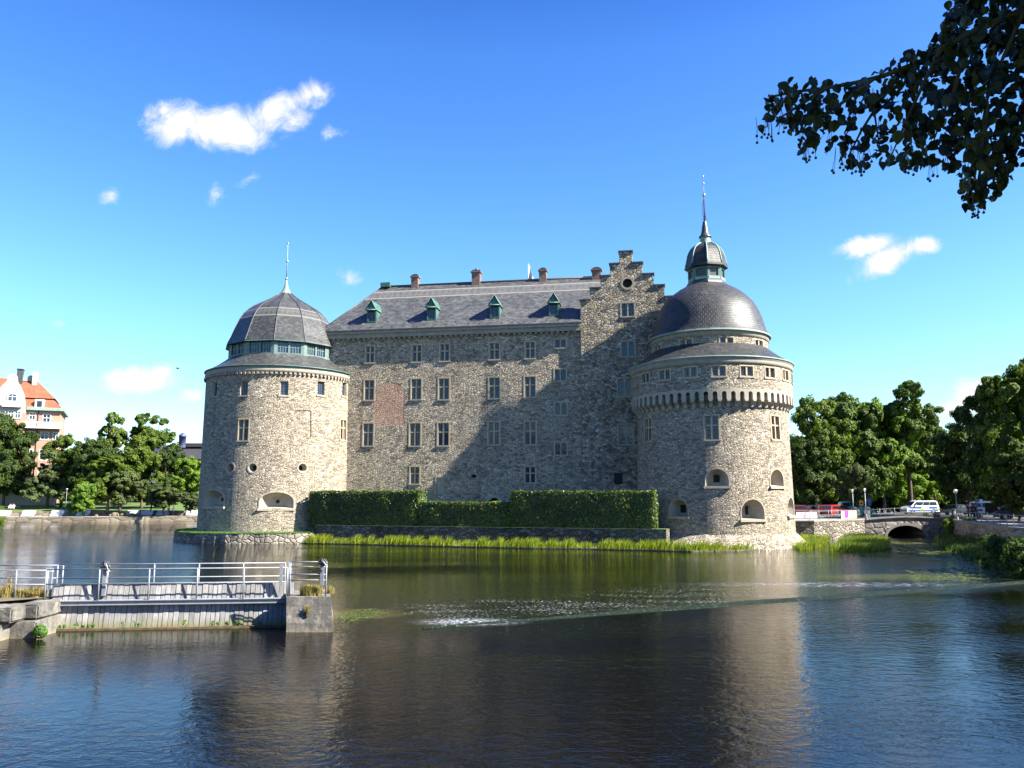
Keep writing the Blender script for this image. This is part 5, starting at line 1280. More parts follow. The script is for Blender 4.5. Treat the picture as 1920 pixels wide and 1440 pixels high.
# bridge
bt = thing('stone_bridge', 'small grey stone arch bridge with thin iron railing right of the castle', 'bridge', ((PQ1.x + PQ2.x) / 2, 94, 0))
xa, xb = PQ1.x - .2, PQ2.x + .4; zbd = 1.72
def bmap(u, z, d): return Vector((xa + u, 91.9 + d, z + .30 * math.sin(math.pi * min(1, max(0, u / (xb - xa)))) * (1 if z > 1.5 else 0)))
xc = at(1698, 990, 92).x - xa
arch = dict(u=xc, w=4.3, z0=-.7, z1=1.15, k='arch', rise=1.3, dep=9.0, back=True, mback=2)
mb = MB(); holed(mb, bmap, 0, xb - xa, -.7, zbd, [arch], 1.2, .8, 0, 0)
wl = mb.build('spandrel_wall', [M['bridge'], M['bridge'], M['void']], bt)
mb = MB(); ring = outline(arch, 12)[2:]; 
for i, (p, q) in enumerate(zip(ring, ring[1:])):
    o0 = (xc + (p[0] - xc) * 1.14, -.1 + (p[1] + .1) * 1.22); o1 = (xc + (q[0] - xc) * 1.14, -.1 + (q[1] + .1) * 1.22)
    mb.face([bmap(*x, -.05) for x in (p, o0, o1, q)][::-1]); mb.face([bmap(*o0, -.05), bmap(*o0, .05), bmap(*o1, .05), bmap(*o1, -.05)][::-1]); mb.face([bmap(*q, -.05), bmap(*q, .1), bmap(*p, .1), bmap(*p, -.05)][::-1])
mb.build('arch_stones', M['bridge'], bt)
mb = MB(); n = 10
for i in range(n):
    u0, u1 = (xb - xa) * i / n, (xb - xa) * (i + 1) / n; h0, h1 = .30 * math.sin(math.pi * i / n), .30 * math.sin(math.pi * (i + 1) / n)
    A_, B_ = Vector((xa + u0, 91.75, zbd + h0)), Vector((xa + u1, 91.75, zbd + h1)); up = Vector((0, 0, .14)); bk = Vector((0, 10, 0)); bk2 = Vector((0, .5, 0))
    mb.face([A_, B_, B_ + up, A_ + up]); mb.face([A_ + up, B_ + up, B_ + up + bk2, A_ + up + bk2]); mb.face([A_ + up + bk2, B_ + up + bk2, B_ + up * .8 + bk, A_ + up * .8 + bk], 1); mb.face([B_, A_, A_ + bk2, B_ + bk2])
mb.build('bridge_deck', [M['concrete'], M['asphalt']], bt)

# railings on the right bank
M['iron'] = plain('grey_iron', (0.22, 0.22, 0.23), .5, .1, 3, 0, .4)
def railing(name, label, line, zb, h, gap, mat, rails=(1.0, .5), group=None, pr=.025, rr=.02, zf=None):
    line = [Vector((*p[:2], 0)) for p in line]; t = thing(name, label, 'railing', (line[0].x, line[0].y, zb), group)
    zf = zf or (lambda p: 0)
    seg = [(a, b_) for a, b_ in zip(line, line[1:])]; posts = []
    for a, b_ in seg:
        n = max(1, round((b_ - a).length / gap)); posts += [a + (b_ - a) * i / n for i in range(n)]
    posts.append(line[-1]); Zp = lambda p, k: p + Vector((0, 0, zb + zf(p) + h * k))
    for p in posts:
        mb = MB(); mb.tube([Zp(p, -.05), Zp(p, 1.0)], pr, 6); mb.sphere(Zp(p, 1.0) + Vector((0, 0, pr)), pr * 1.5, 6, 4); mb.build('post', mat, t)
    for k in rails:
        mb = MB(); mb.tube([Zp(p, k * .96) for p in posts], rr, 5); mb.build('rail', mat, t)
    return t
railing('iron_railing', 'iron railing along the sunlit quay edge beside the right tower', [(28.6, 86.3), (30.8, 85.6), (PQ1.x - 1.5, 90.9), (PQ1.x - .5, 92.4)], 1.83, 1.0, 1.7, M['iron'])
railing('iron_railing', 'thin iron railing over the stone bridge', [(xa + .2, 92.0), ((xa + xb) / 2, 92.0), (xb, 92.0)], 1.80, 1.0, 1.6, M['iron'], zf=lambda p: .30 * math.sin(math.pi * min(1, max(0, (p.x - xa) / (xb - xa)))))
railing('iron_railing', 'pale-topped iron railing along the right bank walkway', [(PQ2.x + .5, 93.0)] + [(p[0] + .35, p[1] + .3) for p in right_pts[:4]], 1.83, 1.0, 2.1, M['iron'], pr=.035)
railing('iron_railing', 'far iron railing along the opposite side of the yard', [(29, 92.6), (PQ1.x - 1.0, 93.2)], 1.83, 1.0, 2.2, M['iron'])
# pale footway beside the right bank wall
fw = [(PQ2.x + .5, 93.5)] + [(p[0] + .75, p[1] + .75) for p in right_pts[:4]]
poly_slab('footpath', fw + [(p[0] + 3.5, p[1] + 2.0) for p in fw[::-1]], 1.829, 1.5, [M['gravel'], M['gravel']])
poly_slab('sidewalk', [(29, 99.5), (PQ1.x, 99.5), (62, 100.5), (62, 102), (PQ1.x, 101), (29, 101)], 1.95, 1.5, [M['gravel'], M['gravel']])

# banner on the railing
bn = thing('banner', 'white banner with magenta stripe and yellow edge tied to the quay railing', 'banner', tuple(Vector((*at(1591, 974, 88.0).xy, 1.9))))
p0_, p1_ = at(1578, 979, 87.3), at(1606, 976, 90.2)
m, nt, b = new_mat('banner_print'); uv = uvnode(nt); s = nt.new('ShaderNodeSeparateXYZ', {0: uv}).outputs
def band1(a, c_): return nt.math('MULTIPLY', nt.math('GREATER_THAN', s[0], a), nt.math('LESS_THAN', s[0], c_))
col = nt.mix(nt.smooth(s[1], .1, .9, .0, .35), (0.8, 0.78, 0.8), (.75, .2, .55))
col = nt.mix(band1(.2, .48), col, (.62, .03, .30)); col = nt.mix(band1(.33, .40), col, (.20, .04, .30)); col = nt.mix(nt.math('GREATER_THAN', s[0], .95), col, (.75, .6, .08)); col = nt.mix(nt.math('LESS_THAN', s[1], .08), col, (.75, .6, .1))
setp(nt, b, Base_Color=col, Roughness=.6); 
mb = MB(); 
for rv, dd in ((False, -.04), (True, -.02)):
    o_ = Vector((0, dd, 0)); z0_, z1_ = 1.98, 2.78
    q = [Vector((p0_.x, p0_.y, z0_)) + o_, Vector((p1_.x, p1_.y, z0_)) + o_, Vector((p1_.x, p1_.y, z1_)) + o_, Vector((p0_.x, p0_.y, z1_)) + o_]; uvs = [(0, 0), (1, 0), (1, 1), (0, 1)]
    mb.face(q[::-1] if rv else q, 0, uvs[::-1] if rv else uvs)
mb.build('banner_cloth', m, bn)
bn2 = thing('banner', 'pale banner with faint red lettering on railing beside the right tower', 'banner', tuple(Vector((*at(1505, 972, 86.5).xy, 1.9))))
m, nt, b = new_mat('pale_banner'); uv = uvnode(nt); s = nt.new('ShaderNodeSeparateXYZ', {0: uv}).outputs
mk = nt.math('MULTIPLY', nt.math('MULTIPLY', nt.math('GREATER_THAN', s[0], .28), nt.math('LESS_THAN', s[0], .42)), nt.math('GREATER_THAN', nt.noise(uv, 9, 1, .5), .5))
setp(nt, b, Base_Color=nt.mix(mk, (.78, .78, .80), (.5, .08, .12)), Roughness=.6)
pa, pb = at(1493, 970, 85.6), at(1532, 970, 85.9); mb = MB()
for rv, dd in ((False, -.04), (True, -.02)):
    o_ = Vector((0, dd, 0)); q = [Vector((pa.x, pa.y, 2.1)) + o_, Vector((pb.x, pb.y, 2.1)) + o_, Vector((pb.x, pb.y, 2.7)) + o_, Vector((pa.x, pa.y, 2.7)) + o_]; mb.face(q[::-1] if rv else q, 0, uvs[::-1] if rv else uvs)
mb.build('banner_cloth', m, bn2)

# ------------------------------------------------------------------ vehicles
M['tyre'] = plain('tyre_rubber', (.02, .02, .02), .85, .1); M['rim'] = plain('wheel_rim', (.45, .45, .47), .35, .05, 2, 0, .8)
M['carglass'] = glass('car_glass', (.012, .014, .018), .05); M['lampglass'] = plain('headlight_lens', (.7, .7, .68), .15, .05); M['redlens'] = plain('tail_lens', (.5, .02, .02), .2, .05)
def paint(name, col, rough=.3):
    m, nt, b = new_mat(name); setp(nt, b, Base_Color=col, Roughness=rough, Coat_Weight=.5, Coat_Roughness=.08); return m
def vehicle(name, label, cat, x, y, z, heading, Lc, Wc, Hc, mat, style='car', group=None, livery=None, open_door=False):
    t = thing(name, label, cat, (x, y, z), group); t.rotation_euler[2] = heading
    if style == 'car':
        lower = [(-.5, .20), (-.5, .50), (-.485, .58), (-.30, .62), (.25, .64), (.44, .56), (.5, .42), (.5, .20)]
        cab = [(-.46, .60), (-.36, .93), (-.10, 1.0), (.08, .97), (.27, .62)]
    elif style == 'hatch':
        lower = [(-.5, .20), (-.5, .55), (-.47, .64), (.22, .64), (.45, .54), (.5, .40), (.5, .20)]
        cab = [(-.47, .62), (-.44, .92), (-.2, 1.0), (.06, .96), (.27, .62)]
    else:
        lower = [(-.5, .16), (-.5, .52), (-.49, .60), (.33, .58), (.44, .50), (.5, .38), (.5, .16)]
        cab = [(-.492, .58), (-.46, .94), (-.40, 1.0), (.12, 1.0), (.20, .95), (.37, .57)]
    def loft(prof, w0, w1, zsplit):
        mb = MB(); n = len(prof); wf = lambda zz: (w0 if zz <= zsplit else w1) * Wc / 2
        Lp = [Vector((p[0] * Lc, -wf(p[1]), p[1] * Hc)) for p in prof]; Rp = [Vector((p[0] * Lc, wf(p[1]), p[1] * Hc)) for p in prof]
        mb.face(Lp[::-1] if False else Lp, 0); mb.face(Rp[::-1], 0)
        for i in range(n):
            j = (i + 1) % n; mb.face([Lp[i], Rp[i], Rp[j], Lp[j]][::-1], 0, sm=False)
        return mb
    body = loft(lower, 1.0, .97, .5)
    o = mb_build_local(body, 'body', mat, t); bv = o.modifiers.new('bevel', 'BEVEL'); bv.width = .05; bv.segments = 2; bv.limit_method = 'ANGLE'
    cabm = loft(cab, .95, .82, .7); o2 = mb_build_local(cabm, 'cabin', mat, t); bv = o2.modifiers.new('bevel', 'BEVEL'); bv.width = .05; bv.segments = 2; bv.limit_method = 'ANGLE'
    # side windows, windscreen, rear window as slightly proud panels
    g = MB(); zlo, zhi = .66, .90
    def xat(zz, front):
        pr = [p for p in cab]; best = None
        for a, b_ in zip(pr, pr[1:]):
            if min(a[1], b_[1]) <= zz <= max(a[1], b_[1]) and a[1] != b_[1]:
                x_ = a[0] + (b_[0] - a[0]) * (zz - a[1]) / (b_[1] - a[1])
                best = x_ if best is None else (max(best, x_) if front else min(best, x_))
        return best if best is not None else 0
    wz = lambda zz: (.95 + (.82 - .95) * max(0, min(1, (zz - .7) / .001))) * Wc / 2
    for s_ in (-1, 1):
        b0_, b1_, t0_, t1_ = xat(zlo, 0) + .03, xat(zlo, 1) - .03, xat(zhi, 0) + .03, xat(zhi, 1) - .03
        cuts = [0, .33, .62, 1] if style == 'van' else [0, .2, .55, 1]
        for a, c_ in zip(cuts, cuts[1:]):
            a2, c2 = a + .015, c_ - .015
            yb, yt = s_ * (.95 * Wc / 2 + .012), s_ * (.855 * Wc / 2 + .03)
            q = [Vector(((b0_ + (b1_ - b0_) * a2) * Lc, yb, zlo * Hc)), Vector(((b0_ + (b1_ - b0_) * c2) * Lc, yb, zlo * Hc)), Vector(((t0_ + (t1_ - t0_) * c2) * Lc, yt, zhi * Hc)), Vector(((t0_ + (t1_ - t0_) * a2) * Lc, yt, zhi * Hc))]
            g.face(q if s_ < 0 else q[::-1])
    for fr in (0, 1):
        x0_, x1_ = xat(zlo, fr) * Lc, xat(zhi, fr) * Lc; e = .02 if fr else -.02; yw0, yw1 = .85 * Wc / 2, .74 * Wc / 2
        q = [Vector((x0_ + e, -yw0, zlo * Hc)), Vector((x0_ + e, yw0, zlo * Hc)), Vector((x1_ + e, yw1, zhi * Hc)), Vector((x1_ + e, -yw1, zhi * Hc))]
        g.face(q if fr else q[::-1])
    mb_build_local(g, 'window_glass', M['carglass'], t)
    rw = .31 if Hc < 1.7 else .34
    for xx in (-.31, .33):
        for s_ in (-1, 1):
            w_ = MB(); yc = s_ * (Wc / 2 - .10); w_.tube([(xx * Lc, yc - .11, rw), (xx * Lc, yc + .11, rw)], rw, 18); wo = mb_build_local(w_, 'wheel', M['tyre'], t)
            r_ = MB(); r_.tube([(xx * Lc, yc + s_ * .10, rw), (xx * Lc, yc + s_ * .125, rw)], rw * .62, 12); mb_build_local(r_, 'rim', M['rim'], wo)
    for s_ in (-1, 1):
        h_ = MB(); h_.obox((.488 * Lc, s_ * Wc * .36, .46 * Hc), (.05, 0, 0), (0, .17, 0), (0, 0, .08)); mb_build_local(h_, 'headlight', M['lampglass'], t)
        h_ = MB(); h_.obox((-.495 * Lc, s_ * Wc * .42, .50 * Hc), (.03, 0, 0), (0, .09, 0), (0, 0, .16)); mb_build_local(h_, 'tail_light', M['redlens'], t)
        h_ = MB(); h_.obox((.22 * Lc, s_ * (Wc / 2 + .08), .66 * Hc), (.06, 0, 0), (0, .09, 0), (0, 0, .08)); mb_build_local(h_, 'wing_mirror', mat, t)
    h_ = MB(); h_.obox((.502 * Lc, 0, .27 * Hc), (.03, 0, 0), (0, Wc * .42, 0), (0, 0, .08)); h_.obox((-.502 * Lc, 0, .27 * Hc), (.03, 0, 0), (0, Wc * .42, 0), (0, 0, .08)); mb_build_local(h_, 'bumper', M['darkmetal'], t)
    if livery:
        for (x0_, x1_, z0_, z1_, mt, nm) in livery:
            h_ = MB()
            for s_ in (-1, 1): h_.obox(((x0_ + x1_) / 2 * Lc, s_ * (Wc / 2 + .006), (z0_ + z1_) / 2 * Hc), ((x1_ - x0_) / 2 * Lc, 0, 0), (0, .012, 0), (0, 0, (z1_ - z0_) / 2 * Hc))
            mb_build_local(h_, nm, mt, t)
    if open_door:
        h_ = MB(); h_.obox((-.02 * Lc, -Wc / 2 - .004, .58 * Hc), (.13 * Lc, 0, 0), (0, .03, 0), (0, 0, .33 * Hc)); mb_build_local(h_, 'open_door', M['void'], t)
    return t
blue, lime = paint('livery_blue', (.03, .10, .42)), paint('livery_yellow', (.50, .62, .05))
whitep, redp, tealp, blackp, maroon, navy, silver = paint('white_car_paint', (.75, .76, .78)), paint('red_car_paint', (.50, .015, .015)), paint('teal_car_paint', (.04, .30, .30)), paint('black_car_paint', (.012, .012, .014)), paint('maroon_car_paint', (.10, .01, .012)), paint('navy_car_paint', (.02, .03, .07)), paint('silver_car_paint', (.3, .31, .33))
liv = [(-.46, .46, .22, .30, blue, 'stripe'), (.05, .44, .42, .54, blue, 'stripe'), (-.44, -.2, .42, .54, blue, 'stripe'), (-.02, .10, .24, .42, lime, 'stripe'), (-.49, -.36, .30, .42, lime, 'stripe')]
def vp(px, D): p = at(px, 950, D); return p.x, p.y
Z = 1.83
vehicle('police_van', 'white van with blue and yellow stripes parked side-on beyond the bridge', 'van', *vp(1724, 122), Z, math.pi + .06, 4.9, 1.95, 1.95, whitep, 'van', 'striped vans', liv)
vehicle('police_van', 'white and blue van facing the river with its side door open behind the globe lamp', 'van', *vp(1862, 96), Z, -.62, 4.9, 1.95, 1.95, whitep, 'van', 'striped vans', liv, True)
GC = 'cars parked beyond the quay'
vehicle('parked_car', 'bright red small car between the maroon car and the teal van', 'car', *vp(1575, 104), Z, .25, 3.9, 1.7, 1.5, redp, 'hatch', GC)
vehicle('parked_van', 'teal van with pale front parked right of the red car', 'van', *vp(1604, 108), Z, -.1, 4.2, 1.8, 1.9, tealp, 'van', GC)
vehicle('parked_car', 'black car parked left of the maroon car', 'car', *vp(1530, 107), Z, .2, 4.3, 1.75, 1.45, blackp, 'car', GC)
vehicle('parked_car', 'dark maroon car parked close against the red car', 'car', *vp(1553, 106), Z, .2, 4.2, 1.75, 1.5, maroon, 'hatch', GC)
vehicle('parked_car', 'dark red car with pale roof closest to the right tower', 'car', *vp(1499, 103), Z, .1, 4.3, 1.75, 1.5, maroon, 'car', GC)
vehicle('parked_car', 'dark blue car at the right picture edge beyond the railing', 'car', *vp(1908, 90), Z, -.4, 4.4, 1.8, 1.45, navy, 'car', GC)
vehicle('parked_car', 'dark car in deep shade under the trees left of the open-door van', 'car', *vp(1798, 116), Z, .1, 4.3, 1.75, 1.45, blackp, 'car', GC)

# street furniture
M['globe'] = plain('frosted_globe', (.85, .85, .83), .3, .03); M['signblue'] = plain('sign_blue', (.03, .14, .50), .4, .05); M['signorange'] = plain('sign_orange', (.75, .35, .02), .4, .05)
def globe_lamp(px, D, ytop, label, r=.22):
    p = at(px, 900, D); zt_ = zat(ytop, D); t = thing('street_lamp', label, 'street lamp', (p.x, p.y, Z - .03), 'lamps')
    mb = MB(); mb.tube([(0, 0, 0), (0, 0, zt_ - Z - r * 1.6)], [.06, .045], 8); mb.lathe((0, 0), [(.12, 0), (.12, .25), (.07, .35)], 10); mb_build_local(mb, 'pole', M['iron'], t)
    mb = MB(); mb.sphere((0, 0, zt_ - Z - r), r, 14, 10); mb_build_local(mb, 'globe', M['globe'], t)
    mb = MB(); mb.lathe((0, 0), [(.05, zt_ - Z - 2.25 * r), (.10, zt_ - Z - 1.9 * r)], 10); mb_build_local(mb, 'collar', M['iron'], t)
globe_lamp(1790, 88, 917, 'street lamp with white globe on the right bank')
def street_lamp2(px, D, ytop, label):
    p = at(px, 900, D); zt_ = zat(ytop, D) - Z; t = thing('street_lamp', label, 'street lamp', (p.x, p.y, Z - .03), 'lamps')
    mb = MB(); mb.tube([(0, 0, 0), (0, 0, zt_ - .5)], [.07, .045], 8); mb.lathe((0, 0), [(.13, 0), (.13, .5), (.08, .6)], 8); mb_build_local(mb, 'pole', M['iron'], t)
    mb = MB(); mb.lathe((0, 0), [(.05, zt_ - .42), (.14, zt_ - .12), (.14, zt_ - .08), (.02, zt_)], 6, 0, 0, False); mb_build_local(mb, 'lantern', M['globe'], t)
street_lamp2(1620, 91, 915, 'pale lantern street lamp standing at the left end of the stone bridge')
street_lamp2(1597, 101, 917, 'lantern street lamp behind the quay in front of the teal van')
def sign(px, D, y0, y1, wpx, mat, label, name='road_sign'):
    p = at(px, 900, D); zt_, zb_ = zat(y0, D) - Z, zat(y1, D) - Z; w = wpx * D / FPX / 2; t = thing(name, label, 'sign', (p.x, p.y, Z - .02))
    mb = MB(); mb.tube([(0, .04, 0), (0, .04, zt_ - .05)], .03, 6); mb_build_local(mb, 'post', M['iron'], t)
    mb = MB(); mb.obox((0, 0, (zt_ + zb_) / 2), (w, 0, 0), (0, .015, 0), (0, 0, (zt_ - zb_) / 2)); mb_build_local(mb, 'sign_plate', mat, t); return t, w, (zt_ + zb_) / 2, (zt_ - zb_) / 2
s_, w, zc, hh = sign(1612.5, 98, 938, 948, 7, M['signorange'], 'small orange sign with dark emblem left of the bridge lamp')
mb = MB(); mb.lathe((0, 0), [(0.001, 0), (w * .5, 0)], 12); o = mb_build_local(mb, 'emblem', M['void'], s_); o.rotation_euler = (math.pi / 2, 0, 0); o.location = (0, -.02, zc)
sign(1628, 104, 934, 947, 6, M['signblue'], 'narrow blue sign behind the bridge lamp')
sign(1828.5, 94, 936, 942, 8, M['signblue'], 'blue rectangular sign right of the globe lamp')
sign(1837, 97, 936, 949, 5, M['signblue'], 'tall narrow blue sign beside the open-door van')
# dark pillars by the bridge head
for px, lab in ((1606, 'left dark square bollard pillar at the bridge head'), (1630, 'right dark square bollard pillar at the bridge head')):
    p = at(px, 960, 92.5); t = thing('gate_pillar', lab, 'pillar', (p.x, p.y + .3, 1.82), 'pillars at the bridge head')
    mb = MB(); mb.box(-.16, .16, -.16, .16, 0, 1.15); mb_build_local(mb, 'shaft', M['iron'], t); mb = MB(); mb.lathe((0, 0), [(.3, 1.15), (.3, 1.22), (.01, 1.36)], 4, math.pi / 4, 0, False); mb_build_local(mb, 'cap', M['darkmetal'], t)
# planters on the bridge
for px, lab in ((1744, 'round flower planter on the bridge edge, left one'), (1763, 'round dark planter at the right end of the bridge')):
    p = at(px, 968, 91.6); t = thing('planter', lab, 'planter', (p.x, 92.4, 1.95), 'planters on the bridge')
    mb = MB(); mb.lathe((0, 0), [(.18, -.1), (.32, .18), (.36, .40), (.30, .40)], 12); mb_build_local(mb, 'bowl', M['darkmetal'], t)
    Pn = rng.normal(0, 1, (260, 3)); Pn /= np.linalg.norm(Pn, axis=1)[:, None]; Pp = Pn * [.34, .34, .2] + [0, 0, .48]; V, F = leaf_quads(Pp, Pn, .1); np_mesh('flowers', V, F, M['leaf_olive'], t)

# ------------------------------------------------------------------ people
skin = plain('skin', (.42, .24, .17), .6, .05); hairm = plain('dark_hair', (.03, .02, .015), .6, .1)
cloth = {}
def clothm(col):
    if col not in cloth: cloth[col] = plain('cloth_%d' % len(cloth), col, .85, .08)
    return cloth[col]
def skinned(name, joints, edges, mat, parent, root=0):
    me = bpy.data.meshes.new(name); me.from_pydata([j[0] for j in joints], edges, []); me.update(); me.materials.append(mat)
    o = bpy.data.objects.new(name, me); COL.objects.link(o); o.parent = parent
    md = o.modifiers.new('skin', 'SKIN'); sk_ = me.skin_vertices[0].data if me.skin_vertices else None
    if sk_ is None:
        bm = bmesh.new(); bm.from_mesh(me); bm.verts.layers.skin.verify(); bm.to_mesh(me); bm.free(); sk_ = me.skin_vertices[0].data
    for v, j in zip(sk_, joints): v.radius = (j[1], j[2] if len(j) > 2 else j[1])
    sk_[root].use_root = True; ss = o.modifiers.new('sub', 'SUBSURF'); ss.levels = 1; ss.render_levels = 1
    return o
def person(x, y, z, heading, label, shirt, trousers, pose='stand', h=1.72, group=None, hair=None):
    t = thing('person', label, 'person', (x, y, z), group); t.rotation_euler[2] = heading; k = h / 1.72; t.scale = (k, k, k)
    if pose == 'sit':
        hip = .46; kn = [(.10 * s + 0, -.42, .47) for s in (-1, 1)]; an = [(.10 * s, -.46, .08) for s in (-1, 1)]; toe = [(.10 * s, -.60, .04) for s in (-1, 1)]; lean = .05
    elif pose == 'ground':
        hip = .12; kn = [(.16 * s, -.42, .42) for s in (-1, 1)]; an = [(.14 * s, -.62, .06) for s in (-1, 1)]; toe = [(.14 * s, -.78, .04) for s in (-1, 1)]; lean = .06
    else:
        hip = .90; kn = [(-.10, -.08, .49), (.10, .05, .49)]; an = [(-.10, -.10, .09), (.11, .14, .09)]; toe = [(-.11, -.25, .04), (.12, .0, .04)]; lean = 0
    top = hip + .52; J = [((0, 0, hip), .11, .09), ((0, .0, hip + .25), .12, .09), ((0, lean * .5, top), .13, .085), ((0, lean * .3, top + .09), .05), ((0, -.01, top + .20), .085, .095), ((0, -.01, top + .31), .06, .075)]
    E = [(0, 1), (1, 2), (2, 3), (3, 4), (4, 5)]
    for i, s in enumerate((-1, 1)):
        b_ = len(J); fw = -.22 if pose != 'stand' else -.06
        J += [((.17 * s, lean * .5, top - .03), .05), ((.22 * s, -.02, top - .30), .042), ((.17 * s, fw, top - .52), .032), ((.15 * s, fw - .08, top - .58), .025, .035)]; E += [(2, b_), (b_, b_ + 1), (b_ + 1, b_ + 2), (b_ + 2, b_ + 3)]
        b_ = len(J); J += [((.09 * s, 0, hip - .04), .085), (kn[i], .062), (an[i], .042), (toe[i], .03, .04)]; E += [(0, b_), (b_, b_ + 1), (b_ + 1, b_ + 2), (b_ + 2, b_ + 3)]
    skinned('body', J, E, skin, t)
    J2 = [((0, 0, hip - .02), .13, .105), ((0, 0, hip + .25), .14, .11), ((0, lean * .5, top), .15, .10), ((0, lean * .3, top + .05), .07)]; E2 = [(0, 1), (1, 2), (2, 3)]
    for s in (-1, 1): b_ = len(J2); J2 += [((.18 * s, lean * .5, top - .03), .07), ((.225 * s, -.02, top - .28), .06)]; E2 += [(2, b_), (b_, b_ + 1)]
    skinned('shirt', J2, E2, clothm(shirt), t)
    J3 = [((0, 0, hip + .02), .135, .11)]; E3 = []
    for i, s in enumerate((-1, 1)): b_ = len(J3); J3 += [((.09 * s, 0, hip - .05), .10), (kn[i], .078), (tuple(np.array(an[i]) * .9 + np.array(kn[i]) * .1), .06)]; E3 += [(0, b_), (b_, b_ + 1), (b_ + 1, b_ + 2)]
    skinned('trousers', J3, E3, clothm(trousers), t)
    mb = MB(); mb.sphere((0, .015, top + .265), .105, 10, 8, 0, (1, 1.05, 1.0)); mb_build_local(mb, 'hair', hair or hairm, t)
    mb = MB()
    for s in (-1, 1): mb.sphere((.035 * s, -.098, top + .23), .012, 6, 4)
    mb_build_local(mb, 'eyes', M['void'], t)
    return t

# ------------------------------------------------------------------ left bank: promenade, lawn, benches
ql = [ground(0, 979.5), ground(190, 978.4), ground(380, 976.8)]
# low retaining wall behind the promenade
back = [(-150, 122)] + [(p.x, p.y + 6.5) for p in ql] + [(-25, 157)]
wall_thing('retaining_wall', 'low pale rubble retaining wall behind the white benches', 'wall', back, .8, 1.76, .5, M['quaystone'])
lawnp = [(p[0], p[1] + .4) for p in back] + [(60, 157), (60, 420), (-420, 420), (-420, 122.4)]
mb = MB(); G_ = [(Vector((p[0], p[1] + .4, 1.74)), Vector((p[0] - (14 if i < 4 else 0), p[1] + 46, 3.65))) for i, p in enumerate(back)] + [(Vector((60, 157.4, 1.74)), Vector((60, 203, 3.65)))]
for (a0_, a1_), (b0_2, b1_) in zip(G_, G_[1:]):
    mb.face([a0_, b0_2, b1_, a1_]); far_ = Vector((0, 260, 0)); mb.face([a1_, b1_, b1_ + far_, a1_ + far_])
tag(mb.build('lawn', M['lawn']), kind='structure')
poly_slab('promenade', [(-150, 116.4)] + [(p.x, p.y + .35) for p in ql] + [(-25, 150.4)] + back[::-1], .872, .5, [M['gravel'], M['quaystone']])
m, nt, b = new_mat('bench_white'); setp(nt, b, Base_Color=(.52, .52, .51), Roughness=.5); M['bench'] = m
def bench(px, py_mid, D, yaw, label):
    p = at(px, py_mid, D); t = thing('park_bench', label, 'bench', (p.x, p.y, .87), 'white benches along the promenade'); t.rotation_euler[2] = yaw
    mb = MB(); mb.obox((0, -.12, .30), (1.1, 0, 0), (0, .26, 0), (0, 0, .03)); mb_build_local(mb, 'seat', M['bench'], t)
    mb = MB(); mb.obox((0, .28, .66), (1.1, 0, 0), (0, .20, .36), (0, -.026, .014)); mb_build_local(mb, 'backrest', M['bench'], t)
    mb = MB(); mb.obox((0, -.39, .20), (1.1, 0, 0), (0, .012, 0), (0, 0, .12)); mb_build_local(mb, 'front_board', M['bench'], t)
    for s in (-1, 1): mb = MB(); mb.obox((.9 * s, 0, .2), (.04, 0, 0), (0, .24, 0), (0, 0, .14)); mb_build_local(mb, 'leg', M['iron'], t)
    return t
for px, lab in ((7, 'white bench at the left picture edge'), (53, 'second white bench from the left edge of the promenade'), (107, 'white bench left of the dark steps in the quay'), (156, 'white bench with bicycles leaning beside it'),
                (249, 'white bench right of the rubble gap in the promenade'), (275, 'white bench between two others left of the standing people'), (305, 'white bench next to the two standing people'), (361, 'white bench closest to the left tower')):
    k = (px - 0) / 380; D = ql[0].y + (ql[2].y - ql[0].y) * k + 4.6
    bench(px, 960, D, .12, lab)
def pD(px): return ql[0].y + (ql[2].y - ql[0].y) * px / 380
for px, lab, sh, tr, ps, dd in ((316, 'person in blue top standing by the benches left of the tower', (.05, .08, .35), (.05, .05, .10), 'stand', 3.2), (325, 'person in pale shirt standing nearest the left tower', (.55, .55, .6), (.06, .07, .12), 'stand', 3.0),
                                (307, 'person in red top seated on the bench beside the standing pair', (.5, .06, .06), (.3, .3, .35), 'sit', 4.5)):
    p = at(px, 960, pD(px) + dd); person(p.x, p.y, .87, .4, lab, sh, tr, ps)
for px, lab, sh in ((20, 'person in white sitting on the left lawn, left of the pair', (.7, .7, .7)), (25.5, 'person in white sitting on the left lawn, right of the pair', (.65, .68, .75))):
    p = at(px, 945, 152); person(p.x, p.y, lawn_z(0, 152), .3, lab, sh, (.5, .5, .55), 'ground', 1.8)
for px, lab, sh in ((1815, 'person in dark clothes left of the globe lamp pole by the van', (.05, .03, .04)), (1822.5, 'person in dark jacket standing behind the globe lamp pole', (.10, .03, .04)), (1829, 'person in navy next to the open van door', (.03, .04, .09))):
    p = at(px, 955, 94.5); person(p.x, p.y, 1.83, .5 + px % 3, lab, sh, (.02, .02, .03))
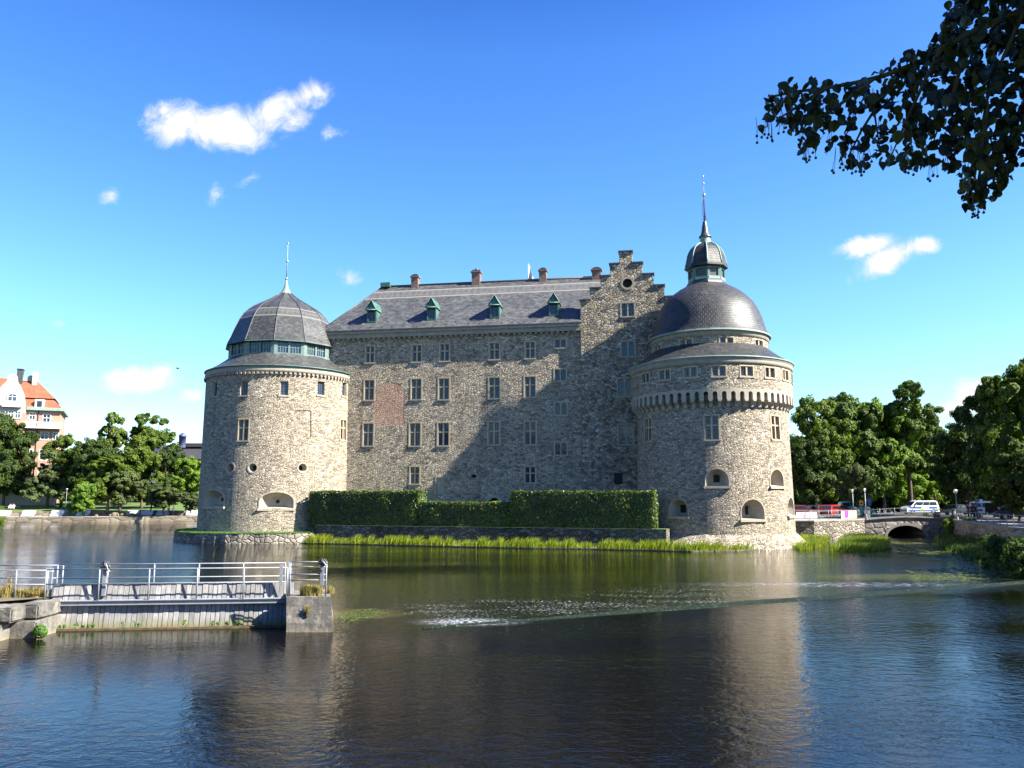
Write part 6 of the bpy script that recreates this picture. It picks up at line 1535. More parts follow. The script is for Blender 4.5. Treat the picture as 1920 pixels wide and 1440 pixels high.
def bicycle(x, y, z, yaw, label):
    t = thing('bicycle', label, 'bicycle', (x, y, z), 'bicycles'); t.rotation_euler[2] = yaw; t.rotation_euler[0] = .12
    for s in (-.52, .52):
        mb = MB(); mb.tube([(s + .33 * math.cos(a), 0, .33 + .33 * math.sin(a)) for a in [2 * math.pi * i / 20 for i in range(21)]], .02, 5, cap=False); wh = mb_build_local(mb, 'wheel', M['tyre'], t)
        mb = MB()
        for i in range(8): a = math.pi * i / 8; mb.tube([(s - .32 * math.cos(a), 0, .33 - .32 * math.sin(a)), (s + .32 * math.cos(a), 0, .33 + .32 * math.sin(a))], .004, 3)
        mb_build_local(mb, 'spokes', M['rim'], wh)
    mb = MB()
    for a, b_ in (((-.52, 0, .33), (-.12, 0, .33)), ((-.12, 0, .33), (.38, 0, .80)), ((-.22, 0, .82), (.40, 0, .78)), ((-.12, 0, .33), (-.24, 0, .90)), ((-.52, 0, .33), (-.20, 0, .74)), ((.52, 0, .33), (.36, 0, .95))): mb.tube([a, b_], .018, 5)
    mb_build_local(mb, 'frame', M['darkmetal'], t)
    mb = MB(); mb.tube([(.30, -.28, 1.0), (.37, -.1, .97), (.37, .1, .97), (.30, .28, 1.0)], .015, 5); mb_build_local(mb, 'handlebar', M['rim'], t)
    mb = MB(); mb.sphere((-.26, 0, .93), .11, 8, 6, 0, (1.2, .6, .35)); mb_build_local(mb, 'saddle', M['tyre'], t)
for px, lab, dd in ((331, 'bicycle parked beside the standing people', 3.4), (338, 'bicycle on the promenade close to the left tower', 3.6), (160, 'bicycle leaning on the white bench left of the gap', 3.6)):
    p = at(px, 960, pD(px) + dd); bicycle(p.x, p.y, .87, .3, lab)
for px, lab in ((1652, 'bicycle parked in the shade left of the white van'), (1664, 'bicycle parked nearest the side-on white van'), (1640, 'bicycle parked in the shade behind the blue sign')):
    p = at(px, 950, 112); bicycle(p.x, p.y, 1.83, .2, lab)
# park lamp and dark quay recesses
p = at(124, 940, 140); t = thing('street_lamp', 'slim grey park lamp post left of the round bright bush', 'street lamp', (p.x, p.y, 1.9), 'lamps')
zt_ = zat(918, 140) - 1.9; mb = MB(); mb.tube([(0, 0, 0), (0, 0, zt_)], [.06, .04], 6); mb.lathe((0, 0), [(.25, 0), (.25, .15), (.08, .3)], 8); mb_build_local(mb, 'pole', M['iron'], t); mb = MB(); mb.sphere((0, 0, zt_ + .1), .14, 8, 6, 0, (1, 1, .6)); mb_build_local(mb, 'lamp_head', M['globe'], t)
for px, w, lab in ((115, .6, 'narrow dark ladder recess in the left quay wall'), (152, .95, 'wider dark ladder recess in the left quay wall, nearer the rubble gap')):
    p = at(px, 972, pD(px) - .05); t = thing('quay_ladder', lab, 'ladder', (p.x, p.y, 0), 'ladders on the left quay')
    mb = MB(); 
    for s in (-1, 1): mb.tube([(s * w / 2, 0, -.3), (s * w / 2, 0, .95)], .05, 6)
    mb_build_local(mb, 'rail', M['void'], t); mb = MB()
    for q in range(3): mb.box(-w / 2, w / 2, -.02, .06, .02 + q * .27, .12 + q * .27)
    mb_build_local(mb, 'rungs', M['void'], t)
reed_patch([(-4, 981), (6, 982), (7, 980), (-4, 979)], 700, .8, 1.4)
reed_patch([(330, 975.5), (343, 976), (343, 974.6), (330, 974.3)], 900, .6, 1.1)
mb = MB()
for i in range(26):
    p = at(random.uniform(165, 262), 965, pD(200) + random.uniform(2.8, 6.2)); r = random.uniform(.3, .7); mb.sphere((p.x, p.y, .87 + r * .25), r, 7, 5, 0, (1, .8, random.uniform(.5, .9)))
tag(mb.build('rubble_heap', M['quaystone']), kind='stuff')
# small shrubs beds at lawn
# ------------------------------------------------------------------ left buildings
M['tile'] = slate('red_roof_tile', .2, .35, .3); 
m, nt, b = new_mat('red_clay_tile'); uv = uvnode(nt)
bt_ = nt.new('ShaderNodeTexBrick', {'Vector': uv, 'Scale': 1.0, 'Color1': (.22, .055, .024, 1), 'Color2': (.30, .09, .036, 1), 'Mortar': (.2, .05, .03, 1), 'Mortar Size': .03, 'Brick Width': .35, 'Row Height': .4})
setp(nt, b, Base_Color=nt.mix(1.0, bt_.outputs[0], nt.ramp(nt.noise(uv, .5, 4, .6), [(.3, .8), (.7, 1.25)]), 'MULTIPLY'), Roughness=.8, Normal=nt.bump(bt_.outputs[1], .5, .05)); M['tile'] = m
M['pinkwall'] = plain('pink_render', (.36, .20, .145), .9, .08, .6); M['creamwall'] = plain('cream_render', (.36, .31, .27), .9, .06, .6); M['yellowwall'] = plain('yellow_render', (.52, .36, .12), .9, .06, .6)
BD = 172.0
def bz(y): return zat(y, BD)
def bx_(px): return at(px, 850, BD).x
bl = thing('apartment_house', 'pink and cream house with orange-red tiled mansard roof and gabled bay on left bank', 'house', (bx_(108), BD, 1.9))
k_ = BD / FPX
x0, x1 = bx_(-90), bx_(108); xg0, xg1 = bx_(-34), bx_(46)
zc_, zm = bz(769), bz(748); zr_ = bz(707); zg = 1.5
def bmp(u, z, d): return Vector((u, BD + d, z))
wins = []
for (px, w, y0, y1) in ((57, 9, 777, 788), (83, 12, 779, 795), (82, 12, 812, 824), (57, 11, 812, 826), (82, 12, 845, 862), (57, 11, 845, 862), (82, 12, 880, 896), (57, 11, 880, 896), (102, 8, 812, 824), (102, 8, 845, 862)):
    wins.append(dict(u=bx_(px), w=w * k_, z0=bz(y1), z1=bz(y0), dep=.35, back=False))
mb = MB(); holed(mb, bmp, xg1, x1, zg, zc_, wins, 30, 30, 0, 1)
zsp = bz(905)
S1 = [Vector((x1, BD, zg)), Vector((x1, BD + 16, zg)), Vector((x1, BD + 16, zc_)), Vector((x1, BD, zc_))]; mb.face(S1, 0)
mb.face([Vector((x0, BD + 16, zg)), Vector((x0, BD, zg)), Vector((x0, BD, zc_)), Vector((x0, BD + 16, zc_))], 0); mb.face([Vector((x0, BD, zg)), Vector((xg0, BD, zg)), Vector((xg0, BD, zc_)), Vector((x0, BD, zc_))], 0)
mb.face([Vector((x1, BD + 16, zg)), Vector((x0, BD + 16, zg)), Vector((x0, BD + 16, zc_)), Vector((x1, BD + 16, zc_))], 0)
mb.build('wall', [M['pinkwall'], M['creamwall']], bl)
# gabled bay
g_out = [(xg0, bz(778)), (xg1, bz(778)), (bx_(44), bz(765)), (bx_(39), bz(745)), (bx_(31), bz(728)), (bx_(24), bz(718)), (bx_(22), bz(708)), (bx_(14), bz(706)), (bx_(9), bz(712)), (bx_(8), bz(720)), (bx_(-2), bz(732)), (bx_(-14), bz(752)), (bx_(-26), bz(765))]
mb = MB(); f = [Vector((p[0], BD - 1.2, p[1])) for p in g_out]; bk = [Vector((p[0], BD + 3, p[1])) for p in g_out]; mb.face(f, 0)
for i in range(len(f)): j = (i + 1) % len(f); mb.face([f[j], f[i], bk[i], bk[j]], 0)
mb.build('gable', M['creamwall'], bl)
mb = MB(); mb.face([Vector((xg0, BD - 1.2, zg)), Vector((xg1, BD - 1.2, zg)), Vector((xg1, BD - 1.2, bz(778) - .003)), Vector((xg0, BD - 1.2, bz(778) - .003))]); mb.face([Vector((xg1, BD - 1.2, zg)), Vector((xg1, BD, zg)), Vector((xg1, BD, bz(778))), Vector((xg1, BD - 1.2, bz(778)))])
bay = mb.build('bay_wall', M['pinkwall'], bl)
def bwin(px, w, y0, y1, yy=BD, arch=False, nm='window'):
    mb = MB(); z0_, z1_ = bz(y1), bz(y0); wu = w * k_; u = bx_(px); mp = lambda a, b_, c_: Vector((a, yy + c_, b_))
    t_ = .16; ring_box(mb, mp, u, z0_, z1_, wu, .22, -.08, .3, 0, 'arch' if arch else 'rect', wu * .25 if arch else None)
    bar(mb, mp, u - .07, u + .07, z0_, z1_, .0, .3); bar(mb, mp, u - wu / 2, u + wu / 2, z0_ + (z1_ - z0_) * .62, z0_ + (z1_ - z0_) * .62 + .14, .0, .3)
    w_ = mb.build(nm, M['white'], bl); g = MB(); g.face([mp(u - wu / 2, z0_, .02 if yy < BD else .25), mp(u + wu / 2, z0_, .02 if yy < BD else .25), mp(u + wu / 2, z1_ - (wu * .1 if arch else 0), .02 if yy < BD else .25), mp(u - wu / 2, z1_ - (wu * .1 if arch else 0), .02 if yy < BD else .25)][::1]); g.build('pane', M['glass'], w_)
for (px, w, y0, y1) in ((57, 9, 777, 788), (83, 12, 779, 795), (82, 12, 812, 824), (57, 11, 812, 826), (82, 12, 845, 862), (57, 11, 845, 862), (82, 12, 880, 896), (57, 11, 880, 896), (102, 8, 812, 824), (102, 8, 845, 862)): bwin(px, w, y0, y1)
bwin(20, 14, 744, 758, BD - 1.24, True)
for px in (-14, 5, 20, 32): 
    for (a, b_) in ((775.5, 787), (812, 826), (845, 862), (880, 896)): bwin(px, 8, a if a > 780 else 776, b_, BD - 1.24)
# ground floor cream plinth band, cornice, balconies
mb = MB(); mb.box(xg0 - .2, x1 + .12, BD - 1.45, BD - .1, zg, bz(905)); mb.build('plinth', M['creamwall'], bl)
mb = MB(); mb.box(xg1 + .02, x1 + .7, BD - .9, BD + 16.5, zc_ - .25, zc_ + .35); mb.build('cornice', M['copper_pale'], bl)
def balc(pxa, pxb, y0, y1, yy, dep):
    a, b_ = bx_(pxa), bx_(pxb); t0 = MB(); t0.box(a, b_, yy - dep, yy, bz(y1) - .35, bz(y1)); B_ = t0.build('balcony', M['white'], bl)
    t1 = MB(); t1.box(a, b_, yy - dep, yy - dep + .15, bz(y0) - .15, bz(y0)); n = int((b_ - a) / .45)
    for i in range(n + 1): x = a + .08 + (b_ - a - .16) * i / n; t1.box(x - .09, x + .09, yy - dep + .02, yy - dep + .13, bz(y1), bz(y0) - .15)
    t1.build('balustrade', M['white'], B_)
balc(41, 113.5, 793, 802, BD, 1.8); balc(4, 38, 757, 765, BD - 1.2, 1.0)
# roofs
mb = MB(); e = .6; xi = 1.9; yi = 1.9; zm0 = zc_ + .35
def rq(pts, u0=0): 
    pts = [Vector(p) for p in pts]; u_ = (pts[1] - pts[0]).normalized(); n_ = u_.cross(pts[2] - pts[0]).normalized(); v_ = n_.cross(u_)
    mb.face(pts, 0, [((p - pts[0]).dot(u_), (p - pts[0]).dot(v_)) for p in pts])
xr0, xr1 = x0, x1
rq([(xr0, BD - e + .2, zm0), (xr1 + e - .2, BD - e + .2, zm0), (xr1 - xi, BD + yi, zm), (xr0, BD + yi, zm)])
rq([(xr1 + e - .2, BD - e + .2, zm0), (xr1 + e - .2, BD + 16.4, zm0), (xr1 - xi, BD + 14.5, zm), (xr1 - xi, BD + yi, zm)])
xt = bx_(52); 
rq([(xr0, BD + yi - .5, zm + .1), (xr1 - xi + .5, BD + yi - .5, zm + .1), (xt, BD + 8, zr_), (xr0, BD + 8, zr_)])
rq([(xr1 - xi + .5, BD + yi - .5, zm + .1), (xr1 - xi + .5, BD + 14.9, zm + .1), (xt, BD + 8, zr_)]); rq([(xr1 - xi + .5, BD + 14.9, zm + .1), (xr0, BD + 14.9, zm + .1), (xr0, BD + 8, zr_), (xt, BD + 8, zr_)])
rf = mb.build('roof', M['tile'], bl)
mb = MB()
mb.box(bx_(60), bx_(77), BD - .5, BD + 4, zm0, bz(751)); mb.build('roof_dormer', M['white'], rf)
mb = MB(); mb.box(bx_(64), bx_(73), BD - .53, BD - .45, bz(765), bz(754)); mb.build('dormer_window', M['carglass'], bl)
mb = MB(); mb.box(bx_(17), bx_(28), BD + 6, BD + 8.5, zr_ - 2, bz(691)); mb.box(bx_(16), bx_(29), BD + 5.8, BD + 8.7, bz(691), bz(689.5)); mb.build('chimney', M['darkmetal'], rf)
mb = MB(); mb.box(bx_(46), bx_(55), BD + 6, BD + 8.5, zr_ - 2, bz(694)); mb.build('chimney', M['creamwall'], rf)
mb = MB(); mb.box(bx_(28), bx_(46), BD + 7, BD + 7.6, zr_ - .5, bz(700)); mb.build('roof_terrace', M['copper_pale'], rf)
mb = MB(); mb.tube([(bx_(68), BD - .15, zc_), (bx_(68), BD - .15, zg)], .09, 6); mb.build('drainpipe', M['darkmetal'], bl)
bl.rotation_euler[2] = math.radians(25); bl.scale = (.90, .90, 1.0)
# dark roofed building by the tower
D2 = 215.0; z2 = lambda y: zat(y, D2); X2 = lambda px: at(px, 850, D2).x
b2 = thing('long_building', 'yellow building with long dark roof just left of the left tower', 'building', (X2(340), D2, 1.9))
mb = MB(); mb.box(X2(228), X2(470), D2, D2 + 14, 1.5, z2(862)); mb.build('wall', M['yellowwall'], b2)
mb = MB(); A1, A2 = Vector((X2(226), D2 - .6, z2(861))), Vector((X2(472), D2 - .6, z2(861))); T1, T2 = Vector((X2(232), D2 + 6, z2(832))), Vector((X2(466), D2 + 6, z2(832))); C1, C2 = Vector((X2(226), D2 + 14.6, z2(861))), Vector((X2(472), D2 + 14.6, z2(861)))
mb.face([A1, A2, T2, T1]); mb.face([A2, C2, T2]); mb.face([C1, A1, T1]); mb.face([C2, C1, T1, T2]); r2_ = mb.build('roof', M['darkmetal'], b2)
mb = MB(); mb.box(X2(322), X2(460), D2 + 4, D2 + 8, z2(836), z2(829)); mb.build('roof_ridge_box', M['darkmetal'], b2)
mb = MB(); mb.lathe((X2(332), D2 + 3), [(.9, z2(838)), (.9, z2(818)), (1.05, z2(818)), (.95, z2(814.5)), (.5, z2(811)), (.05, z2(809.5))], 12); mb.build('roof_turret', M['navy'] if 'navy' in M else M['ironblue'], b2)
for i, px in enumerate((345, 358, 371)):
    mb = MB(); mb.box(X2(px - 2.5), X2(px + 2.5), D2 - .06, D2 + .1, z2(882), z2(869)); mb.build('window', M['carglass'], b2)
# ------------------------------------------------------------------ dam in the left foreground
m, nt, b = new_mat('weathered_planks'); c = objc(nt); g = nt.new('ShaderNodeNewGeometry')
s = nt.new('ShaderNodeSeparateXYZ', {0: c}).outputs
grain = nt.noise(nt.mapping(c, scale=(14, 14, .7)), 1.0, 6, .7)
col = nt.mix(g.outputs['Random Per Island'], (.19, .185, .18), (.34, .33, .32)); col = nt.mix(1.0, col, nt.ramp(grain, [(.28, .55), (.7, 1.25)]), 'MULTIPLY')
gn = nt.math('ADD', s[2], nt.math('MULTIPLY', nt.math('SUBTRACT', nt.noise(c, 2.0, 5, .7), .5), .5))
col = nt.mix(nt.smooth(gn, .08, .40, .75, 0), col, (.17, .16, .07)); col = nt.mix(nt.smooth(gn, .0, .12, .8, 0), col, (.20, .12, .05))
setp(nt, b, Base_Color=col, Roughness=.85, Normal=nt.bump(grain, .6, .01)); M['planks'] = m
m, nt, b = new_mat('old_granite_blocks'); uv = uvnode(nt); c = objc(nt)
n_ = nt.noise(c, 1.5, 7, .7); col = nt.ramp(n_, [(.28, (.08, .075, .065)), (.5, (.17, .155, .13)), (.72, (.28, .26, .22))]); col = nt.mix(1.0, col, nt.ramp(nt.noise(c, 22, 3, .7), [(.3, .75), (.7, 1.25)]), 'MULTIPLY')
s = nt.new('ShaderNodeSeparateXYZ', {0: c}).outputs
dk = nt.smooth(nt.noise(nt.mapping(c, scale=(1, 1, .4)), 1.8, 5, .7), .42, .60, 0, .75); col = nt.mix(dk, col, (.045, .042, .04))
gn = nt.math('ADD', s[2], nt.math('MULTIPLY', nt.math('SUBTRACT', nt.noise(c, 1.5, 4, .7), .5), .35)); col = nt.mix(nt.smooth(gn, -.05, .22, .75, 0), col, (.22, .19, .12))
setp(nt, b, Base_Color=col, Roughness=.92, Normal=nt.bump(nt.noise(c, 5, 6, .7), .8, .05)); M['granite'] = m

DP = ground(300, 1178).y                                                     # depth of the plank wall foot
xw0, xw1 = at(101, 1182, DP).x, at(535, 1175, DP).x
zpt = at(300, 1094, DP + .25).z
dam = thing('timber_dam', 'weathered grey vertical plank dam wall between stone bank and concrete pier', 'dam', ((xw0 + xw1) / 2, DP, 0))
mb = MB(); x = xw0; i = 0
while x < xw1 + .1:
    w = random.uniform(.135, .19); dy = random.uniform(-.012, .02); lean = .24; top = zpt + random.uniform(-.015, .02); tw = random.uniform(-.006, .006)
    zb_, zt_ = -.5, top; yb, yt = DP - .05 + dy - .06, DP + lean + dy + tw; T_ = .05
    P = lambda xx, yy, zz: Vector((xx, yy, zz)); a, b_ = x, x + w - random.uniform(.012, .024)
    f = [P(a, yb, zb_), P(b_, yb, zb_), P(b_, yt, zt_), P(a, yt, zt_)]; k = [p + Vector((0, T_, 0)) for p in f]
    idx = len(mb.v); mb.v += [tuple(p) for p in f + k]
    for q in ((0, 1, 2, 3), (5, 4, 7, 6), (1, 5, 6, 2), (4, 0, 3, 7), (3, 2, 6, 7)): mb.f.append(tuple(idx + j for j in q)); mb.m.append(0); mb.sm.append(False); mb.uv += [(0, 0)] * 4
    x += w; i += 1
mb.build('plank_wall', M['planks'], dam)
mb = MB(); yl = DP + .18
mb.obox(((xw0 + xw1) / 2, DP + .36, .5), ((xw1 - xw0) / 2, 0, 0), (0, .03, 0), (0, 0, .9)); mb.build('dark_backing', M['void'], dam)  # near-black sheet that shows through the plank gaps
mb = MB(); mb.obox(((xw0 + xw1) / 2, DP - .19, .02), ((xw1 - xw0) / 2, 0, 0), (0, .06, 0), (0, 0, .045)); mb.build('waterline_sill', plain('rusty_sill', (.10, .075, .04), .9, .3, 4), dam)
# walkway
DW0 = DP + .02
walk = thing('walkway', 'narrow galvanised steel footbridge along the front of the plank dam', 'footbridge', ((xw0 + xw1) / 2, DW0, 1.0))
pa, pb = at(98, 1131, DW0), at(531, 1126, DW0); zbm = (pa.z + pb.z) / 2
xa_, xb_ = pa.x, pb.x
mb = MB(); L2 = (xb_ - xa_) / 2; xm = (xa_ + xb_) / 2
mb.obox((xm, DW0, zbm), (L2, 0, 0), (0, .02, 0), (0, 0, .07)); mb.obox((xm, DW0 - .025, zbm + .064), (L2, 0, 0), (0, .04, 0), (0, 0, .012)); mb.obox((xm, DW0 - .025, zbm - .064), (L2, 0, 0), (0, .05, 0), (0, 0, .012))
mb.build('beam', M['galv'], walk)
m, nt, b = new_mat('steel_grating'); c = objc(nt); s = nt.new('ShaderNodeSeparateXYZ', {0: c}).outputs
setp(nt, b, Base_Color=(.42, .44, .48), Roughness=.5, Metallic=.3); M['grating'] = m
mb = MB(); n = int((xb_ - xa_) / .08)
for i in range(n): mb.obox((xa_ + .04 + i * .08, DW0 + .03, zbm + .07), (.012, 0, 0), (0, .02, 0), (0, 0, .012))
for q in (.03,): mb.obox((xm, DW0 + q, zbm + .07), (L2, 0, 0), (0, .01, 0), (0, 0, .02))
mb.build('grating', M['grating'], walk)
# front railing (posts at beam), rear railing behind planks
def pipe_rail(name, label, posts, zs, D, zpost0, zpost1, mat, pr=.024, rr=.02, gname='pipe railings', pieces=None, thick=None):
    t = thing(name, label, 'railing', (posts[0], D, zpost0), gname)
    for x_ in posts:
        mb = MB(); mb.tube([(x_, D, zpost0), (x_, D, zpost1)], pr, 8); mb.build('post', mat, t)
    for z_ in zs:
        mb = MB(); mb.tube([(posts[0], D, z_), (posts[-1], D, z_)], rr, 8); mb.build('rail', mat, t)
    return t
X = lambda px, D, py=1100: at(px, py, D).x
zf = lambda py, D: zat(py, D)
pipe_rail('pipe_railing', 'front steel pipe railing on the dam walkway', [X(98, DW0), X(192, DW0), X(281, DW0), X(368, DW0), X(453, DW0), X(533.5, DW0)], [zf(1066, DW0), zf(1093, DW0)], DW0 - .03, zbm + .08, zf(1065.5, DW0), M['galv'])
DB = DP + .75
pipe_rail('pipe_railing', 'rear steel pipe railing behind the plank tops, long stretch', [X(122, DB), X(211, DB), X(294, DB), X(375, DB), X(456, DB), X(533.5, DB)], [zf(1057, DB), zf(1082, DB), zf(1106, DB)], DB, .9, zf(1056, DB), M['galv'])
pipe_rail('pipe_railing', 'rear steel pipe railing on the stone bank at the left edge', [X(-30, DB), X(116, DB)], [zf(1060, DB), zf(1084, DB)], DB, .9, zf(1059.5, DB), M['galv'])
DF2 = DW0 - .1
pipe_rail('pipe_railing', 'front pipe railing over the old stone bank with dry grass', [X(-60, DF2), X(29, DF2), X(88, DF2)], [zf(1069.5, DF2), zf(1096, DF2)], DF2, .95, zf(1069, DF2), M['galv'])
mb = MB(); t = thing('steel_gate_frame', 'flat-topped steel frame post where the walkway meets the stone bank', 'frame', (X(93, DW0), DW0 - .1, 1.0)); 
for px in (89.5, 97.5): mb.obox((X(px, DW0), DW0 - .08, (zf(1067, DW0) + zf(1128, DW0)) / 2), (.03, 0, 0), (0, .03, 0), (0, 0, (zf(1067, DW0) - zf(1128, DW0)) / 2))
mb.build('upright', M['galv'], t); mb = MB(); mb.obox((X(93.5, DW0), DW0 - .08, zf(1069, DW0)), (.11, 0, 0), (0, .035, 0), (0, 0, .05)); mb.build('top_plate', M['white'], t)
DAM_END = len(bpy.data.objects)
# bank blocks (left)
sb = thing('stone_abutment', 'old granite block abutment with pale worn faces at the left edge', 'abutment', (X(30, 25), 25.2, 0))
zab = .98
def rock_block(mb, x0, x1, y0, y1, z0, z1, jit=.03, bev=.05):
    c_ = Vector(((x0 + x1) / 2, (y0 + y1) / 2, (z0 + z1) / 2)); hx, hy, hz = (x1 - x0) / 2, (y1 - y0) / 2, (z1 - z0) / 2
    bm = bmesh.new(); bmesh.ops.create_cube(bm, size=2)
    bmesh.ops.scale(bm, vec=(hx, hy, hz), verts=bm.verts); bmesh.ops.bevel(bm, geom=bm.edges[:], offset=bev, segments=2, affect='EDGES')
    bmesh.ops.subdivide_edges(bm, edges=[e for e in bm.edges if e.calc_length() > .3], cuts=3, use_grid_fill=True)
    for v in bm.verts: v.co += Vector((random.uniform(-jit, jit), random.uniform(-jit, jit), random.uniform(-jit, jit) * .6))
    bm.verts.index_update()
    i0 = len(mb.v); mb.v += [tuple(v.co + c_) for v in bm.verts]
    for f in bm.faces: mb.f.append(tuple(i0 + v.index for v in f.verts)); mb.m.append(0); mb.sm.append(False); mb.uv += [(0, 0)] * len(f.verts)
    bm.free()
def curve_y(px): return ground(px, 1205 - .22 * max(0, px) if px < 100 else 1183).y
mb = MB()
cols = [(-70, -25), (-24, 19), (20, 68), (69, 92)]
for a, b_ in cols:
    yb_ = (curve_y(a) + curve_y(b_)) / 2; xa2, xb2 = X(a, yb_, 1180), X(b_, yb_, 1180)
    rock_block(mb, xa2, xb2 - .012, yb_ + .03, yb_ + 1.2, .52, zab - .02, .007); 
cols = [(-70, -8), (-7, 66), (67, 92)]
for a, b_ in cols:
    yb_ = (curve_y(a) + curve_y(b_)) / 2; xa2, xb2 = X(a, yb_, 1190), X(b_, yb_, 1190); rock_block(mb, xa2, xb2 - .012, yb_, yb_ + 1.2, -.6, .50, .01)
mb.build('granite_blocks', M['granite'], sb)
mb = MB(); pts_ = [(X(-80, 25), curve_y(-40) + 1.0), (X(101, DP), DP), (X(101, DP), DP + 1.4), (X(-80, DP), DP + 1.4)]
mb.face([Vector((p[0], p[1], zab)) for p in pts_]); mb.obox(((pts_[0][0] + pts_[1][0]) / 2, DP + .4, .2), (abs(pts_[0][0] - pts_[1][0]) / 2 - .05, 0, 0), (0, .7, 0), (0, 0, .76)); mb.build('earth_fill', M['soil'], sb)
def tuft(px, D, z, n, hmin, hmax, r, mat='drygrass', label='', name='grass_tuft', py=1110):
    p = at(px, py, D); ang = rng.uniform(0, 6.28, n); rr = rng.uniform(0, 1, n) ** .6 * r
    t = tag(blades(name, np.stack([p.x + np.cos(ang) * rr, np.full(n, D) + np.sin(ang) * rr * .6, np.full(n, z)], 1), hmin, hmax, M[mat], None, .25, .012, 3, (.05, 0)), label, 'grass tuft', 'dry grass tufts'); return t
tuft(10, DP + .1, zab - .02, 700, .12, .45, .45, label='dry yellow grass tuft at the left picture edge on the stone bank')
tuft(15, DP, zab - .02, 60, .5, .8, .1, label='few tall dry stalks on the stone bank')
tuft(42, DP + .1, zab - .02, 350, .1, .38, .26, label='dry grass tuft beside the left railing post')
tuft(70, DP + .1, zab - .02, 600, .12, .42, .34, label='dry grass tuft left of the flat-topped frame')
# pier
pr = thing('concrete_pier', 'dark-stained battered concrete pier at the right end of the dam', 'pier', (X(580, DP), DP, 0))
Db = ground(580, 1186).y; xp0, xp1 = at(537, 1188, Db).x, at(626, 1187, Db).x; xt0, xt1 = at(537, 1120, Db + .35).x, at(620, 1118, Db + .35).x; zpt2 = at(580, 1119, Db + .35).z
Kb = (Db + 2.6) / Db; lay = 4
mb = MB()
for q in range(lay):
    t0, t1 = q / lay, (q + 1) / lay; z0_, z1_ = -.0 + zpt2 * t0, zpt2 * t1 - .006; 
    f = lambda t: (xp0 + (xt0 - xp0) * t, xp1 + (xt1 - xp1) * t, Db + .35 * t)
    a0_, b0_2, y0_ = f(t0); a1_, b1_2, y1_ = f(t1)
    if q == 0: z0_ = -.6
    mb.face([(a0_, y0_, z0_), (b0_2, y0_, z0_), (b1_2, y1_, z1_), (a1_, y1_, z1_)]); mb.face([(b0_2, y0_, z0_), (b0_2 * Kb, Db + 2.6, z0_), (b1_2 * Kb, Db + 2.6, z1_), (b1_2, y1_, z1_)]); mb.face([(a0_ * Kb, Db + 2.6, z0_), (a0_, y0_, z0_), (a1_, y1_, z1_), (a1_ * Kb, Db + 2.6, z1_)])
    mb.face([(a1_ + .01, y1_ + .01, z1_ - .001), (b1_2 - .01, y1_ + .01, z1_ - .001), (b1_2 - .01, y1_ + .03, z1_ + .006), (a1_ + .01, y1_ + .03, z1_ + .006)])
mb.face([(xt0, Db + .35, zpt2 - .006), (xt1, Db + .35, zpt2 - .006), (xt1 * Kb, Db + 2.6, zpt2 - .006), (xt0 * Kb, Db + 2.6, zpt2 - .006)])
mb.face([(xt1 * Kb, Db + 2.6, -.6), (xt0 * Kb, Db + 2.6, -.6), (xt0 * Kb, Db + 2.6, zpt2 - .006), (xt1 * Kb, Db + 2.6, zpt2 - .006)])
body = mb.build('pier_body', M['granite'], pr)
DPr = Db + .5
pipe_rail('pipe_railing', 'short steel railing on top of the concrete pier', [X(540.5, DPr), X(543.5, DPr), X(611, DPr)], [zf(1053.5, DPr), zf(1062.5, DPr), zf(1077, DPr), zf(1087.5, DPr)], DPr, zpt2 - .02, zf(1053, DPr), M['galv'])
tuft(583, DPr + .25, zpt2 - .01, 1300, .15, .42, .36, label='thick dry grass tuft on top of the concrete pier')
tuft(618, DPr + .8, zpt2 - .01, 120, .1, .35, .16, label='thin dry grass at the right edge of the pier top')
tuft(577, Db + .12, zpt2 * .45, 160, .18, .45, .05, label='dry grass growing from a joint in the pier face')
# sluice gear: stem with wrapped hand wheel
M['tarp'] = plain('black_tarpaulin', (.035, .035, .04), .35, .5, 5, .05)
def gear(px, D, ytop, ybot, z0, label):
    x_ = X(px, D, 1060); zt_ = zf(ytop, D); zm_ = zf(ybot, D); t = thing('sluice_gear', label, 'sluice gear', (x_, D, z0), 'sluice gears')
    mb = MB(); mb.obox((x_, D, (z0 + zm_) / 2), (.055, 0, 0), (0, .055, 0), (0, 0, (zm_ - z0) / 2)); mb.build('stem', M['galv'], t)
    bm = bmesh.new(); bmesh.ops.create_icosphere(bm, subdivisions=4, radius=1)
    for v in bm.verts:
        q = v.co.copy(); n_ = .12 * math.sin(q.x * 9 + q.z * 4) + .1 * math.sin(q.z * 11 + q.y * 5) + .07 * math.sin(q.y * 17 + q.x * 13)
        v.co = Vector((q.x * .125 * (1 + n_) * (1.1 - .2 * q.z), q.y * .13 * (1 + n_), q.z * (zt_ - zm_) / 2 * (1 + n_ * .5)))
    me = bpy.data.meshes.new('wrapped_head'); bm.to_mesh(me); bm.free(); me.materials.append(M['tarp']); o = bpy.data.objects.new('wrapped_head', me); COL.objects.link(o); o.parent = t; o.location = (0, 0, (zt_ + zm_) / 2 - z0)
    mb = MB(); r_ = .03; mb.tube([(x_ + .04, D - .1, zt_ - .08), (x_ + .12, D - .12, zm_ + .05), (x_ + .19, D - .12, zm_ - .02)], .012, 6); mb.build('rope', M['white'], t); return t
gear(204.5, DP + .1, 1050, 1069, zpt - .35, 'sluice gear with tarpaulin-wrapped head standing mid dam')
gear(605, DPr + .02, 1047, 1061, zpt2 + .35, 'sluice gear with tarpaulin-wrapped head on the pier corner')
